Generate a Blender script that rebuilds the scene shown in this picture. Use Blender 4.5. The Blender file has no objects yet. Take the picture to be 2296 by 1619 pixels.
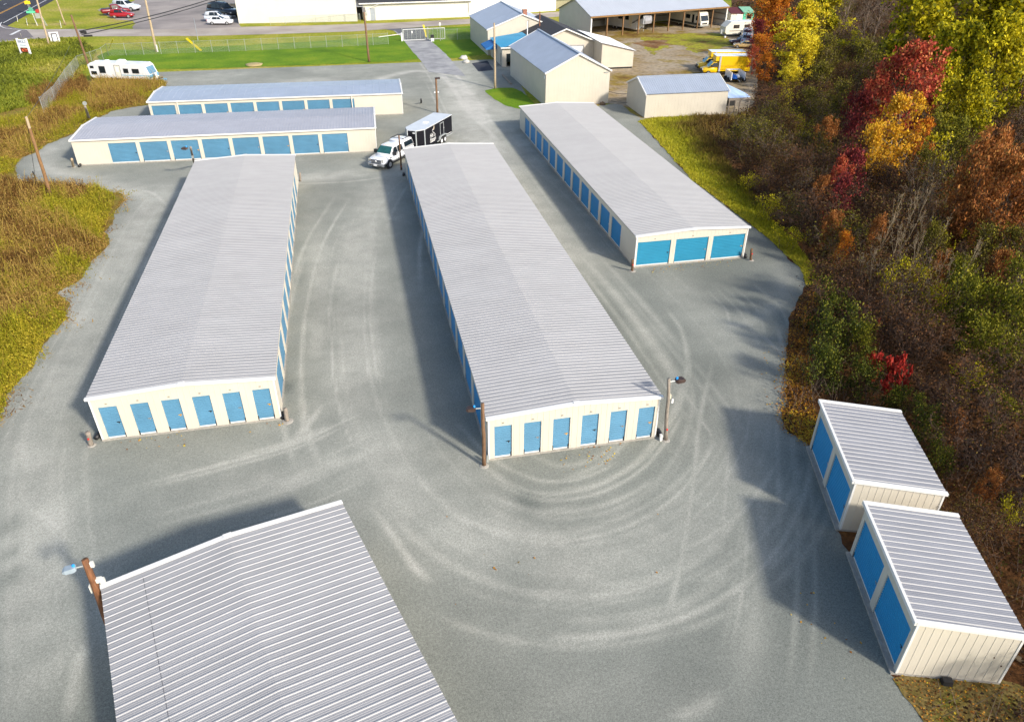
import bpy, math, random
import numpy as np
from mathutils import Vector, Matrix
from mathutils.geometry import tessellate_polygon

# ------------------------------------------------------------------ camera, sky, sun, exposure
scene = bpy.context.scene
COL = scene.collection
RAD = math.radians
PW, PH, FPX, CAMH = 2296.0, 1619.0, 1650.0, 24.6
PITCH, YAW, ROLL = RAD(32.4876), RAD(12.5959), RAD(0.2712)
_f = Vector((math.sin(YAW)*math.cos(PITCH), math.cos(YAW)*math.cos(PITCH), -math.sin(PITCH)))
_r = Vector((math.cos(YAW), -math.sin(YAW), 0)); _u = _r.cross(_f)
_R = _r*math.cos(ROLL) + _u*math.sin(ROLL); _U = -_r*math.sin(ROLL) + _u*math.cos(ROLL)
cam_data = bpy.data.cameras.new("camera"); cam = bpy.data.objects.new("camera", cam_data); COL.objects.link(cam)
cam_data.sensor_width = 36; cam_data.lens = 36*FPX/PW; cam_data.clip_end = 3000; cam_data.clip_start = 0.5
cam.matrix_world = Matrix(((_R.x, _U.x, -_f.x, 0), (_R.y, _U.y, -_f.y, 0), (_R.z, _U.z, -_f.z, CAMH), (0, 0, 0, 1)))
scene.camera = cam

SUN_TO = Vector((0.903, -1.379, 1.0)).normalized()
world = bpy.data.worlds.new("World"); scene.world = world; world.use_nodes = True
wn = world.node_tree.nodes; wn.clear()
sky = wn.new("ShaderNodeTexSky"); sky.sky_type = 'NISHITA'; sky.sun_disc = False
sky.sun_elevation = math.asin(SUN_TO.z); sky.sun_rotation = math.atan2(SUN_TO.x, SUN_TO.y)
sky.air_density = 1.0; sky.dust_density = 2.0
bgn = wn.new("ShaderNodeBackground"); bgn.inputs[1].default_value = 0.15
outn = wn.new("ShaderNodeOutputWorld")
world.node_tree.links.new(sky.outputs[0], bgn.inputs[0]); world.node_tree.links.new(bgn.outputs[0], outn.inputs[0])
sund = bpy.data.lights.new("sun", 'SUN'); sund.energy = 3.3; sund.angle = RAD(4.5); sund.color = (1.0, 0.93, 0.82)
sun = bpy.data.objects.new("sun", sund); COL.objects.link(sun)
sun.rotation_euler = SUN_TO.to_track_quat('Z', 'Y').to_euler()
scene.view_settings.view_transform = 'Standard'; scene.view_settings.look = 'None'
scene.view_settings.exposure = 0.62; scene.view_settings.gamma = 1.0

# ------------------------------------------------------------------ survey: where a sight line meets a level
def G(px, py, z=0.0):
    d = _f + _R*((px-PW/2)/FPX) - _U*((py-PH/2)/FPX)
    t = (z-CAMH)/d.z
    return Vector((d.x*t, d.y*t, z))
def GY(px, py, p, n):      # sight line meets the upright plane through p with normal n
    d = _f + _R*((px-PW/2)/FPX) - _U*((py-PH/2)/FPX)
    o = Vector((0, 0, CAMH)); n = Vector((n[0], n[1], 0)); p = Vector((p[0], p[1], 0))
    t = (p-o).dot(n)/d.dot(n)
    return o + d*t
def PX(p):
    d = Vector(p)-Vector((0, 0, CAMH)); w = d.dot(_f); return (PW/2+FPX*d.dot(_R)/w, PH/2-FPX*d.dot(_U)/w)
def depth(p): return (Vector(p)-Vector((0, 0, CAMH))).dot(_f)
def z1(x, y): return (x*.2572, y*.2572)
def z2(x, y): return (531.5+x*.2572, y*.2572)
def z3(x, y): return (1003.9+x*.2572, y*.2572)
def z4(x, y): return (1417.3+x*.2572, y*.2572)
def z6(x, y): return (x*.2572, 354.3+y*.2572)

# ------------------------------------------------------------------ materials
MATS = {}
def mat(name, color, rough=0.6, metal=0.0, var=0.12, scale=3.0, bump=0.0, bscale=40.0, spec=0.5, coat=0.0, detail=4, var2=0.0, scale2=0.3, stretch=None):
    if name in MATS: return MATS[name]
    m = bpy.data.materials.new(name); m.use_nodes = True; MATS[name] = m
    nt = m.node_tree; N = nt.nodes; L = nt.links; b = N["Principled BSDF"]
    b.inputs["Roughness"].default_value = rough; b.inputs["Metallic"].default_value = metal
    b.inputs["Specular IOR Level"].default_value = spec; b.inputs["Coat Weight"].default_value = coat
    tc = N.new("ShaderNodeTexCoord"); vec = tc.outputs["Object"]
    if stretch:
        mp = N.new("ShaderNodeMapping"); mp.inputs["Scale"].default_value = stretch; L.new(vec, mp.inputs[0]); vec = mp.outputs[0]
    nz = N.new("ShaderNodeTexNoise"); nz.inputs["Scale"].default_value = scale; nz.inputs["Detail"].default_value = detail
    L.new(vec, nz.inputs["Vector"])
    mr = N.new("ShaderNodeMapRange"); mr.inputs[1].default_value = .25; mr.inputs[2].default_value = .75
    mr.inputs[3].default_value = 1-var; mr.inputs[4].default_value = 1+var; L.new(nz.outputs[0], mr.inputs[0])
    fac = mr.outputs[0]
    if var2:
        nz2 = N.new("ShaderNodeTexNoise"); nz2.inputs["Scale"].default_value = scale2; nz2.inputs["Detail"].default_value = 3; L.new(vec, nz2.inputs["Vector"])
        m2 = N.new("ShaderNodeMapRange"); m2.inputs[1].default_value = .25; m2.inputs[2].default_value = .75; m2.inputs[3].default_value = 1-var2; m2.inputs[4].default_value = 1+var2
        L.new(nz2.outputs[0], m2.inputs[0]); mu = N.new("ShaderNodeMath"); mu.operation = 'MULTIPLY'; L.new(fac, mu.inputs[0]); L.new(m2.outputs[0], mu.inputs[1]); fac = mu.outputs[0]
    mx = N.new("ShaderNodeVectorMath"); mx.operation = 'SCALE'; mx.inputs[0].default_value = color[:3]; L.new(fac, mx.inputs["Scale"])
    L.new(mx.outputs[0], b.inputs["Base Color"])
    if bump:
        nb = N.new("ShaderNodeTexNoise"); nb.inputs["Scale"].default_value = bscale; L.new(tc.outputs["Object"], nb.inputs["Vector"])
        bp = N.new("ShaderNodeBump"); bp.inputs["Strength"].default_value = bump; bp.inputs["Distance"].default_value = .03
        L.new(nb.outputs[0], bp.inputs["Height"]); L.new(bp.outputs[0], b.inputs["Normal"])
    return m
def leafmat(name, stops, transl=0.25, rough=0.7):
    """foliage: every leaf has its own 'tint' (0..1) that picks its hue"""
    if name in MATS: return MATS[name]
    m = bpy.data.materials.new(name); m.use_nodes = True; MATS[name] = m
    nt = m.node_tree; N = nt.nodes; L = nt.links; b = N["Principled BSDF"]; o = N["Material Output"]
    b.inputs["Roughness"].default_value = rough; b.inputs["Specular IOR Level"].default_value = .25
    at = N.new("ShaderNodeAttribute"); at.attribute_name = "tint"
    cr = N.new("ShaderNodeValToRGB"); e = cr.color_ramp.elements
    for i, (p, c) in enumerate(stops):
        el = e[i] if i < 2 else e.new(p)
        el.position = p; el.color = (*c, 1)
    L.new(at.outputs["Fac"], cr.inputs[0]); L.new(cr.outputs[0], b.inputs["Base Color"])
    tr = N.new("ShaderNodeBsdfTranslucent"); L.new(cr.outputs[0], tr.inputs[0])
    mx = N.new("ShaderNodeMixShader"); mx.inputs[0].default_value = transl
    L.new(b.outputs[0], mx.inputs[1]); L.new(tr.outputs[0], mx.inputs[2]); L.new(mx.outputs[0], o.inputs[0])
    return m
def groundmat(name, stops, scale=0.15, fine=6.0, finevar=0.3, rough=0.95, detail=6, bump=0.4, bscale=8.0):
    """patchy ground: large noise picks from the ramp, fine noise speckles it"""
    m = bpy.data.materials.new(name); m.use_nodes = True; MATS[name] = m
    nt = m.node_tree; N = nt.nodes; L = nt.links; b = N["Principled BSDF"]
    b.inputs["Roughness"].default_value = rough; b.inputs["Specular IOR Level"].default_value = .2
    tc = N.new("ShaderNodeTexCoord")
    n1 = N.new("ShaderNodeTexNoise"); n1.inputs["Scale"].default_value = scale; n1.inputs["Detail"].default_value = detail; n1.inputs["Roughness"].default_value = .6
    L.new(tc.outputs["Object"], n1.inputs["Vector"])
    cr = N.new("ShaderNodeValToRGB"); e = cr.color_ramp.elements
    for i, (p, c) in enumerate(stops):
        el = e[i] if i < 2 else e.new(p)
        el.position = p; el.color = (*c, 1)
    L.new(n1.outputs[0], cr.inputs[0])
    n2 = N.new("ShaderNodeTexNoise"); n2.inputs["Scale"].default_value = fine; n2.inputs["Detail"].default_value = 5; L.new(tc.outputs["Object"], n2.inputs["Vector"])
    mr = N.new("ShaderNodeMapRange"); mr.inputs[1].default_value = .3; mr.inputs[2].default_value = .7; mr.inputs[3].default_value = 1-finevar; mr.inputs[4].default_value = 1+finevar
    L.new(n2.outputs[0], mr.inputs[0])
    mx = N.new("ShaderNodeVectorMath"); mx.operation = 'SCALE'; L.new(cr.outputs[0], mx.inputs[0]); L.new(mr.outputs[0], mx.inputs["Scale"])
    L.new(mx.outputs[0], b.inputs["Base Color"])
    if bump:
        nb = N.new("ShaderNodeTexNoise"); nb.inputs["Scale"].default_value = bscale; nb.inputs["Detail"].default_value = 4; L.new(tc.outputs["Object"], nb.inputs["Vector"])
        bp = N.new("ShaderNodeBump"); bp.inputs["Strength"].default_value = bump; bp.inputs["Distance"].default_value = .08
        L.new(nb.outputs[0], bp.inputs["Height"]); L.new(bp.outputs[0], b.inputs["Normal"])
    return m

WALL = mat("cream_steel_wall", (.565, .522, .435), .55, 0, .04, .8, var2=.04, scale2=.25)
WALL2 = mat("tan_steel_wall", (.53, .485, .40), .6, 0, .05, .8)
TRIM = mat("cream_trim", (.74, .70, .60), .5, 0, .05, 1.5)
WHITET = mat("white_trim", (.70, .69, .66), .5, 0, .05, 1.5)
ROOF = mat("galvanised_roof", (.318, .316, .320), .7, .05, .09, 1.6, var2=.09, scale2=.35, stretch=(.35, 1, 1))
RIB_SUNLIT = mat("sunlit_galvanised_rib", (.368, .366, .368), .6, .05, .05, 1.2)  # paler than the pans: sunlight on the rib sides is put into the colour
ROOFC = mat("pale_galvanised_roof", (.325, .322, .324), .7, .05, .05, 1.2, var2=.07, scale2=.3, stretch=(.35, 1, 1))
ROOFB = mat("blue_grey_steel_roof", (.36, .405, .48), .4, .2, .05, .8, var2=.06, scale2=.3)
ROOFW = mat("white_steel_roof", (.68, .68, .70), .45, 0, .03, .8)
BLUE = mat("blue_door_paint", (.085, .222, .342), .45, 0, .07, 1.2, var2=.07, scale2=.3)
BLUE_SHADED = mat("shaded_blue_door_paint", (.004, .20, .42), .45, 0, .05, 1.0)  # door blue for sides turned from the sun, their shade mixed into the colour
CONC = mat("concrete", (.31, .29, .255), .9, 0, .2, 5, .3, 30)
BLACKP = mat("black_plastic", (.018, .018, .02), .5, 0, .1)
STEEL = mat("bare_steel", (.55, .55, .55), .35, .7, .1)
GALV = mat("galvanised_pipe", (.40, .42, .40), .45, .4, .1)
WOOD = mat("weathered_pole_wood", (.17, .095, .05), .85, 0, .35, 2.5, .5, 30, stretch=(6, 6, 1))
WOODP = mat("pale_pole_wood", (.40, .31, .20), .85, 0, .25, 2.5, .4, 30, stretch=(6, 6, 1))
WOODO = mat("orange_pole_wood", (.22, .12, .05), .85, 0, .3, 2.0, .4, 30, stretch=(6, 6, 1))
WOODG = mat("grey_post_wood", (.26, .22, .18), .9, 0, .3, 3, .5, 30, stretch=(6, 6, 1))
GLASS = mat("dark_window_glass", (.012, .018, .022), .08, 0, .1)
GLASSG = mat("teal_windscreen_glass", (.02, .09, .09), .06, 0, .3)
RUBBER = mat("tyre_rubber", (.02, .02, .021), .8, 0, .2)
WHITEP = mat("white_paint", (.80, .80, .80), .3, 0, .03, coat=.4)
REDR = mat("red_reflector", (.62, .03, .03), .3, 0, .1)
SHINGLE = mat("dark_shingle", (.035, .035, .04), .9, 0, .3, 6, .4, 20)
WALLW = mat("bright_cream_wall", (.62, .605, .535), .6, 0, .03, .6, var2=.03, scale2=.15)
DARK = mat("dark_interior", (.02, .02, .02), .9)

# ------------------------------------------------------------------ mesh building
class MB:
    def __init__(s): s.v = []; s.f = []; s.m = []
    def add(s, vs, fs, m=0):
        o = len(s.v); s.v += [tuple(p) for p in vs]
        for f in fs: s.f.append(tuple(i+o for i in f)); s.m.append(m)
        return s
    def box(s, x0, x1, y0, y1, z0, z1, m=0, M=None):
        vs = [Vector(p) for p in ((x0,y0,z0),(x1,y0,z0),(x1,y1,z0),(x0,y1,z0),(x0,y0,z1),(x1,y0,z1),(x1,y1,z1),(x0,y1,z1))]
        if M is not None: vs = [M @ p for p in vs]
        return s.add(vs, ((0,3,2,1),(4,5,6,7),(0,1,5,4),(1,2,6,5),(2,3,7,6),(3,0,4,7)), m)
    def frustum(s, b, t, z0, z1, m=0):      # b, t = (x0,x1,y0,y1) at z0 / z1
        vs = [(b[0],b[2],z0),(b[1],b[2],z0),(b[1],b[3],z0),(b[0],b[3],z0),(t[0],t[2],z1),(t[1],t[2],z1),(t[1],t[3],z1),(t[0],t[3],z1)]
        return s.add(vs, ((0,3,2,1),(4,5,6,7),(0,1,5,4),(1,2,6,5),(2,3,7,6),(3,0,4,7)), m)
    def tube(s, pts, rs, n=8, m=0, caps=True):
        pts = [Vector(p) for p in pts]
        if not hasattr(rs, '__len__'): rs = [rs]*len(pts)
        o = len(s.v)
        for i, p in enumerate(pts):
            a = pts[min(i+1, len(pts)-1)] - pts[max(i-1, 0)]
            a.normalize(); q = a.orthogonal().normalized() if abs(a.z) < .9 else Vector((1,0,0)); q = (q-a*q.dot(a)).normalized(); w = a.cross(q)
            for k in range(n):
                t = 2*math.pi*k/n; s.v.append(tuple(p+(q*math.cos(t)+w*math.sin(t))*rs[i]))
        for i in range(len(pts)-1):
            for k in range(n):
                k2 = (k+1) % n; s.f.append((o+i*n+k, o+i*n+k2, o+(i+1)*n+k2, o+(i+1)*n+k)); s.m.append(m)
        if caps:
            s.f.append(tuple(o+k for k in reversed(range(n)))); s.m.append(m)
            e = o+(len(pts)-1)*n; s.f.append(tuple(e+k for k in range(n))); s.m.append(m)
        return s
    def beam(s, p0, p1, w, h, m=0, up=(0,0,1)):
        p0 = Vector(p0); p1 = Vector(p1); a = (p1-p0).normalized(); u = Vector(up)
        if abs(a.dot(u)) > .98: u = Vector((0,1,0))
        b = a.cross(u).normalized(); u = b.cross(a)
        vs = []
        for p in (p0, p1):
            for (i, j) in ((-1,-1),(1,-1),(1,1),(-1,1)): vs.append(p+b*(i*w/2)+u*(j*h/2))
        return s.add(vs, ((0,1,2,3),(7,6,5,4),(0,4,5,1),(1,5,6,2),(2,6,7,3),(3,7,4,0)), m)
    def prism(s, prof, y0, y1, m=0, inset=None):     # (x,z) outline swept along y; inset narrows nothing
        n = len(prof); vs = [(x, y0, z) for x, z in prof]+[(x, y1, z) for x, z in prof]
        fs = [tuple(range(n)), tuple(range(2*n-1, n-1, -1))]+[(i, i+n, (i+1) % n+n, (i+1) % n) for i in range(n)]
        return s.add(vs, fs, m)
    def loft(s, rings, m=0, closed=True, caps=True):
        n = len(rings[0]); o = len(s.v)
        for r in rings: s.v += [tuple(p) for p in r]
        for i in range(len(rings)-1):
            for k in range(n if closed else n-1):
                k2 = (k+1) % n; s.f.append((o+i*n+k, o+i*n+k2, o+(i+1)*n+k2, o+(i+1)*n+k)); s.m.append(m)
        if caps:
            s.f.append(tuple(o+k for k in reversed(range(n)))); s.m.append(m)
            e = o+(len(rings)-1)*n; s.f.append(tuple(e+k for k in range(n))); s.m.append(m)
        return s
    def build(s, name, mats, parent=None, smooth=False, bevel=0):
        if not isinstance(mats, (list, tuple)): mats = [mats]
        me = bpy.data.meshes.new(name); me.from_pydata(s.v, [], s.f); me.update()
        for k in mats: me.materials.append(k)
        if len(mats) > 1: me.polygons.foreach_set("material_index", s.m)
        if smooth: me.polygons.foreach_set("use_smooth", [True]*len(me.polygons))
        o = bpy.data.objects.new(name, me); COL.objects.link(o)
        if parent is not None: o.parent = parent
        if bevel:
            md = o.modifiers.new("bevel", 'BEVEL'); md.width = bevel; md.segments = 2; md.limit_method = 'ANGLE'
        return o
def tag(o, label=None, cat=None, group=None, kind=None):
    if label: o['label'] = label
    if cat: o['category'] = cat
    if group: o['group'] = group
    if kind: o['kind'] = kind
    return o
def thing(name, label, cat, loc=(0,0,0), rot=0.0, group=None):
    o = bpy.data.objects.new(name, None); COL.objects.link(o); o.empty_display_size = .3
    o.location = loc; o.rotation_euler = (0, 0, rot)
    return tag(o, label, cat, group)
def copy_tree(o, parent=None):
    c = o.copy(); COL.objects.link(c)
    if parent is not None: c.parent = parent
    for ch in list(o.children): copy_tree(ch, c)
    return c

# ------------------------------------------------------------------ numpy meshes (leaves, blades, twigs)
def np_mesh(name, V, F, tint=None, mats=()):
    me = bpy.data.meshes.new(name); n = len(V); k = F.shape[1]; nf = len(F)
    me.vertices.add(n); me.vertices.foreach_set("co", np.ascontiguousarray(V, dtype=np.float32).ravel())
    me.loops.add(nf*k); me.loops.foreach_set("vertex_index", np.ascontiguousarray(F, dtype=np.int32).ravel())
    me.polygons.add(nf); me.polygons.foreach_set("loop_start", np.arange(0, nf*k, k, dtype=np.int32))
    if tint is not None:
        a = me.attributes.new("tint", 'FLOAT', 'POINT'); a.data.foreach_set("value", np.ascontiguousarray(tint, dtype=np.float32))
    for m in mats: me.materials.append(m)
    me.update(calc_edges=True); me.validate()
    return me
def leaf_arrays(rng, P, size, tint, flat=0.35):
    n = len(P)
    nrm = rng.normal(size=(n, 3)); nrm[:, 2] += flat*2; nrm /= np.linalg.norm(nrm, axis=1)[:, None]
    t = rng.normal(size=(n, 3)); t -= nrm*(t*nrm).sum(1)[:, None]; t /= np.linalg.norm(t, axis=1)[:, None]+1e-9
    b = np.cross(nrm, t); s = np.asarray(size)[:, None] if hasattr(size, '__len__') else size
    V = np.stack([P-t*s*.6, P-b*s*.42+nrm*s*.1, P+t*s*.6, P+b*s*.42+nrm*s*.1], 1).reshape(-1, 3)
    F = np.arange(4*n).reshape(n, 4)
    return V, F, np.repeat(tint, 4)
def blade_arrays(rng, P, h, w, tint, lean=.35):
    n = len(P); a = rng.uniform(0, 2*np.pi, n); d = np.stack([np.cos(a), np.sin(a), 0*a], 1)
    l = rng.normal(scale=lean, size=(n, 2))*np.asarray(h)[:, None]
    tip = P+np.stack([l[:, 0], l[:, 1], h], 1); w = np.asarray(w)[:, None]
    V = np.stack([P-d*w/2, P+d*w/2, tip+d*w*.15, tip-d*w*.15], 1).reshape(-1, 3)
    return V, np.arange(4*n).reshape(n, 4), np.repeat(tint, 4)
def twig_arrays(A, B, ra, rb):
    A = np.asarray(A); B = np.asarray(B); n = len(A); d = B-A; d /= np.linalg.norm(d, axis=1)[:, None]+1e-9
    ref = np.where(np.abs(d[:, 2:3]) < .9, np.array([[0, 0, 1.]]), np.array([[1., 0, 0]]))
    u = np.cross(d, ref); u /= np.linalg.norm(u, axis=1)[:, None]+1e-9; w = np.cross(d, u)
    V = []
    for (p, r) in ((A, ra), (B, rb)):
        for k in range(3):
            t = 2*math.pi*k/3; V.append(p+(u*math.cos(t)+w*math.sin(t))*np.asarray(r)[:, None])
    V = np.stack(V, 1).reshape(-1, 3); o = np.arange(n)[:, None]*6
    F = np.concatenate([o+np.array([[k, (k+1) % 3, 3+(k+1) % 3, 3+k]]) for k in range(3)], 0)
    return V, F
def cat_arrays(parts):
    Vs, Fs, Ts = [], [], []; o = 0
    for V, F, T in parts:
        Vs.append(V); Fs.append(F+o); Ts.append(T); o += len(V)
    return np.concatenate(Vs), np.concatenate(Fs), np.concatenate(Ts)
def vnoise(x, y, sc, seed=0):
    r = np.random.default_rng(seed); T = r.random((64, 64)); x = np.asarray(x)/sc+500; y = np.asarray(y)/sc+500
    xi = np.floor(x).astype(int); yi = np.floor(y).astype(int); fx = x-xi; fy = y-yi; fx = fx*fx*(3-2*fx); fy = fy*fy*(3-2*fy)
    g = lambda a, b: T[a % 64, b % 64]
    return (g(xi, yi)*(1-fx)+g(xi+1, yi)*fx)*(1-fy)+(g(xi, yi+1)*(1-fx)+g(xi+1, yi+1)*fx)*fy
def fnoise(x, y, sc, seed=0): return (vnoise(x, y, sc, seed)+.5*vnoise(x, y, sc/2.1, seed+1)+.25*vnoise(x, y, sc/4.3, seed+2))/1.75
def inpoly(x, y, poly):
    x = np.asarray(x); y = np.asarray(y); c = np.zeros(x.shape, bool); n = len(poly)
    for i in range(n):
        x0, y0 = poly[i][:2]; x1, y1 = poly[(i+1) % n][:2]
        if y0 == y1: continue
        k = ((y0 > y) != (y1 > y)) & (x < (x1-x0)*(y-y0)/(y1-y0)+x0); c ^= k
    return c
def polydist(x, y, poly, closed=False):
    d = np.full(np.shape(x), 1e9); n = len(poly)
    for i in range(n if closed else n-1):
        ax, ay = poly[i][:2]; bx, by = poly[(i+1) % n][:2]; L2 = (bx-ax)**2+(by-ay)**2+1e-9
        t = np.clip(((x-ax)*(bx-ax)+(y-ay)*(by-ay))/L2, 0, 1); d = np.minimum(d, np.hypot(x-ax-t*(bx-ax), y-ay-t*(by-ay)))
    return d
def wpoly(pts, z=0): return [tuple(G(*p, z)[:2]) for p in pts]
def rough_edge(poly, step=.5, amp=.25, seed=1, sc=2.0):
    out = []
    n = len(poly)
    for i in range(n):
        a = Vector(poly[i]); b = Vector(poly[(i+1) % n]); L = (b-a).length; k = max(1, int(L/step)); nn = Vector((-(b-a).y, (b-a).x))/max(L, 1e-6)
        for j in range(k):
            p = a+(b-a)*(j/k)
            if amp:
                q = (fnoise(np.array([p.x]), np.array([p.y]), sc, seed)[0]-.5)*2*amp + (vnoise(np.array([p.x]), np.array([p.y]), sc*.22, seed+7)[0]-.5)*amp*.8
                p = p+nn*float(q)
            out.append((p.x, p.y))
    return out
def sheet(name, poly, z, m, kind='structure', amp=.25, step=.5, seed=1, sc=2.0, label=None, cat=None):
    pts = rough_edge(poly, step, amp, seed, sc) if amp or step else poly
    tri = tessellate_polygon([[Vector((x, y, 0)) for x, y in pts]])
    mb = MB(); mb.add([(x, y, z) for x, y in pts], [])
    for t in tri:
        a, b, c = [Vector((*pts[i], 0)) for i in t]
        mb.f.append(tuple(t) if (b-a).cross(c-a).z > 0 else tuple(reversed(t))); mb.m.append(0)
    o = mb.build(name, m); tag(o, label, cat, kind=kind); return o
def strip(name, line, w, z, m, kind='structure', parent=None):
    mb = MB(); L = [Vector((p[0], p[1], z)) for p in line]; vs = []
    for i, p in enumerate(L):
        d = (L[min(i+1, len(L)-1)]-L[max(i-1, 0)]); d.z = 0; d.normalize(); n = Vector((-d.y, d.x, 0))*w/2
        vs += [p-n, p+n]
    mb.add(vs, [(2*i, 2*i+2, 2*i+3, 2*i+1) for i in range(len(L)-1)])
    o = mb.build(name, m, parent)
    if kind and parent is None: tag(o, kind=kind)
    return o
def smooth_line(pts, n=12):
    P = [Vector(p[:2]) for p in pts]; out = []
    for i in range(len(P)-1):
        p0 = P[max(i-1, 0)]; p1 = P[i]; p2 = P[i+1]; p3 = P[min(i+2, len(P)-1)]
        for k in range(n):
            t = k/n; out.append(.5*((2*p1)+(p2-p0)*t+(2*p0-5*p1+4*p2-p3)*t*t+(3*p1-p0-3*p2+p3)*t**3))
    out.append(P[-1]); return out
# ------------------------------------------------------------------ ground, roads, yards
GROUND = groundmat("field_grass", [(.30, (.12, .16, .008)), (.45, (.23, .25, .012)), (.56, (.30, .28, .035)), (.66, (.36, .29, .09)), (.8, (.18, .19, .010))], .09, 2.2, .35, bump=.9, bscale=2.0)
LAWN = groundmat("mown_lawn", [(.3, (.070, .150, .004)), (.5, (.115, .21, .005)), (.7, (.19, .26, .010))], .16, 3.5, .25, bump=.5, bscale=5)
LAWN2 = groundmat("dry_verge_grass", [(.3, (.16, .19, .010)), (.5, (.27, .27, .02)), (.7, (.40, .34, .05))], .2, 3.0, .3, bump=.6, bscale=4)
DIRT = groundmat("dirt_yard_earth", [(.34, (.12, .055, .016)), (.41, (.23, .16, .03)), (.46, (.28, .21, .12)), (.55, (.34, .28, .20)), (.60, (.26, .19, .06)), (.66, (.25, .22, .02)), (.75, (.15, .07, .02))], .075, 1.6, .3, bump=.5)
MEADOWF = groundmat("meadow_soil", [(.35, (.13, .085, .02)), (.5, (.21, .15, .03)), (.65, (.17, .16, .018))], .5, 4, .35, bump=.6)
FORESTF = groundmat("forest_litter", [(.32, (.035, .018, .008)), (.46, (.085, .036, .012)), (.56, (.13, .055, .016)), (.68, (.045, .034, .010))], .4, 5, .4, bump=.9)
ASPHALT = groundmat("road_asphalt", [(.35, (.035, .036, .045)), (.65, (.055, .055, .065))], .1, 8, .15, bump=.1)
OLDASPH = groundmat("worn_asphalt", [(.35, (.29, .25, .22)), (.5, (.36, .315, .275)), (.65, (.42, .375, .33))], .12, 6, .12, bump=.1)
LOTASPH = groundmat("parking_asphalt", [(.35, (.20, .18, .17)), (.5, (.27, .24, .225)), (.65, (.33, .295, .27))], .09, 7, .13, bump=.1)
DRIVEA = groundmat("driveway_asphalt", [(.35, (.22, .22, .23)), (.5, (.30, .30, .305)), (.65, (.38, .38, .375))], .35, 8, .12, bump=.1)
FRESH = groundmat("fresh_asphalt", [(.35, (.035, .04, .055)), (.65, (.06, .065, .08))], .5, 9, .2, bump=.1)
YELLOWM = mat("yellow_road_paint", (.62, .30, .015), .7, 0, .2, 2)
WHITEM = mat("white_road_paint", (.62, .62, .62), .7, 0, .2, 2)

tag(sheet("ground", [(-700, -100), (700, -100), (700, 1200), (-700, 1200)], -.03, GROUND, amp=0, step=0), kind='structure')

# gravel yard: a dense sheet whose 'dust' value records where wheels have ground the stone pale
def gravel_mat():
    m = bpy.data.materials.new("crushed_gravel"); m.use_nodes = True
    nt = m.node_tree; N = nt.nodes; L = nt.links; b = N["Principled BSDF"]; b.inputs["Roughness"].default_value = .95; b.inputs["Specular IOR Level"].default_value = .15
    at = N.new("ShaderNodeAttribute"); at.attribute_name = "dust"; tc = N.new("ShaderNodeTexCoord")
    def noise(sc, det, lo, hi, a, c):
        n = N.new("ShaderNodeTexNoise"); n.inputs["Scale"].default_value = sc; n.inputs["Detail"].default_value = det; L.new(tc.outputs["Object"], n.inputs["Vector"])
        r = N.new("ShaderNodeMapRange"); r.inputs[1].default_value = a; r.inputs[2].default_value = c; r.inputs[3].default_value = lo; r.inputs[4].default_value = hi; L.new(n.outputs[0], r.inputs[0]); return r.outputs[0]
    def mth(op, a, c):
        n = N.new("ShaderNodeMath"); n.operation = op
        for i, q in enumerate((a, c)):
            if hasattr(q, 'links') or not isinstance(q, (int, float)): L.new(q, n.inputs[i])
            else: n.inputs[i].default_value = q
        return n.outputs[0]
    blot = noise(.7, 6, .78, 1.14, .3, .7)
    dust = mth('MULTIPLY', at.outputs["Fac"], blot)
    cr = N.new("ShaderNodeValToRGB"); e = cr.color_ramp.elements
    for i, (p, c) in enumerate([(0, (.166, .177, .157)), (.35, (.258, .264, .231)), (.65, (.352, .350, .307)), (1, (.47, .457, .41))]):
        el = e[i] if i < 2 else e.new(p)
        el.position = p; el.color = (*c, 1)
    L.new(dust, cr.inputs[0])
    sp = mth('MULTIPLY', noise(9, 3, .88, 1.12, .3, .7), noise(24, 2, .74, 1.26, .3, .7))
    sp = mth('MULTIPLY', sp, noise(.12, 4, .9, 1.1, .35, .65))
    mx = N.new("ShaderNodeVectorMath"); mx.operation = 'SCALE'; L.new(cr.outputs[0], mx.inputs[0]); L.new(sp, mx.inputs["Scale"]); L.new(mx.outputs[0], b.inputs["Base Color"])
    nb = N.new("ShaderNodeTexNoise"); nb.inputs["Scale"].default_value = 38; nb.inputs["Detail"].default_value = 3; L.new(tc.outputs["Object"], nb.inputs["Vector"])
    bp = N.new("ShaderNodeBump"); bp.inputs["Strength"].default_value = .16; bp.inputs["Distance"].default_value = .04; L.new(nb.outputs[0], bp.inputs["Height"]); L.new(bp.outputs[0], b.inputs["Normal"])
    return m
STEP = .16
gx = np.arange(-46, 46, STEP); gy = np.arange(2, 134, STEP); GXX, GYY = np.meshgrid(gx, gy); dust = np.zeros_like(GXX)
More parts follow.
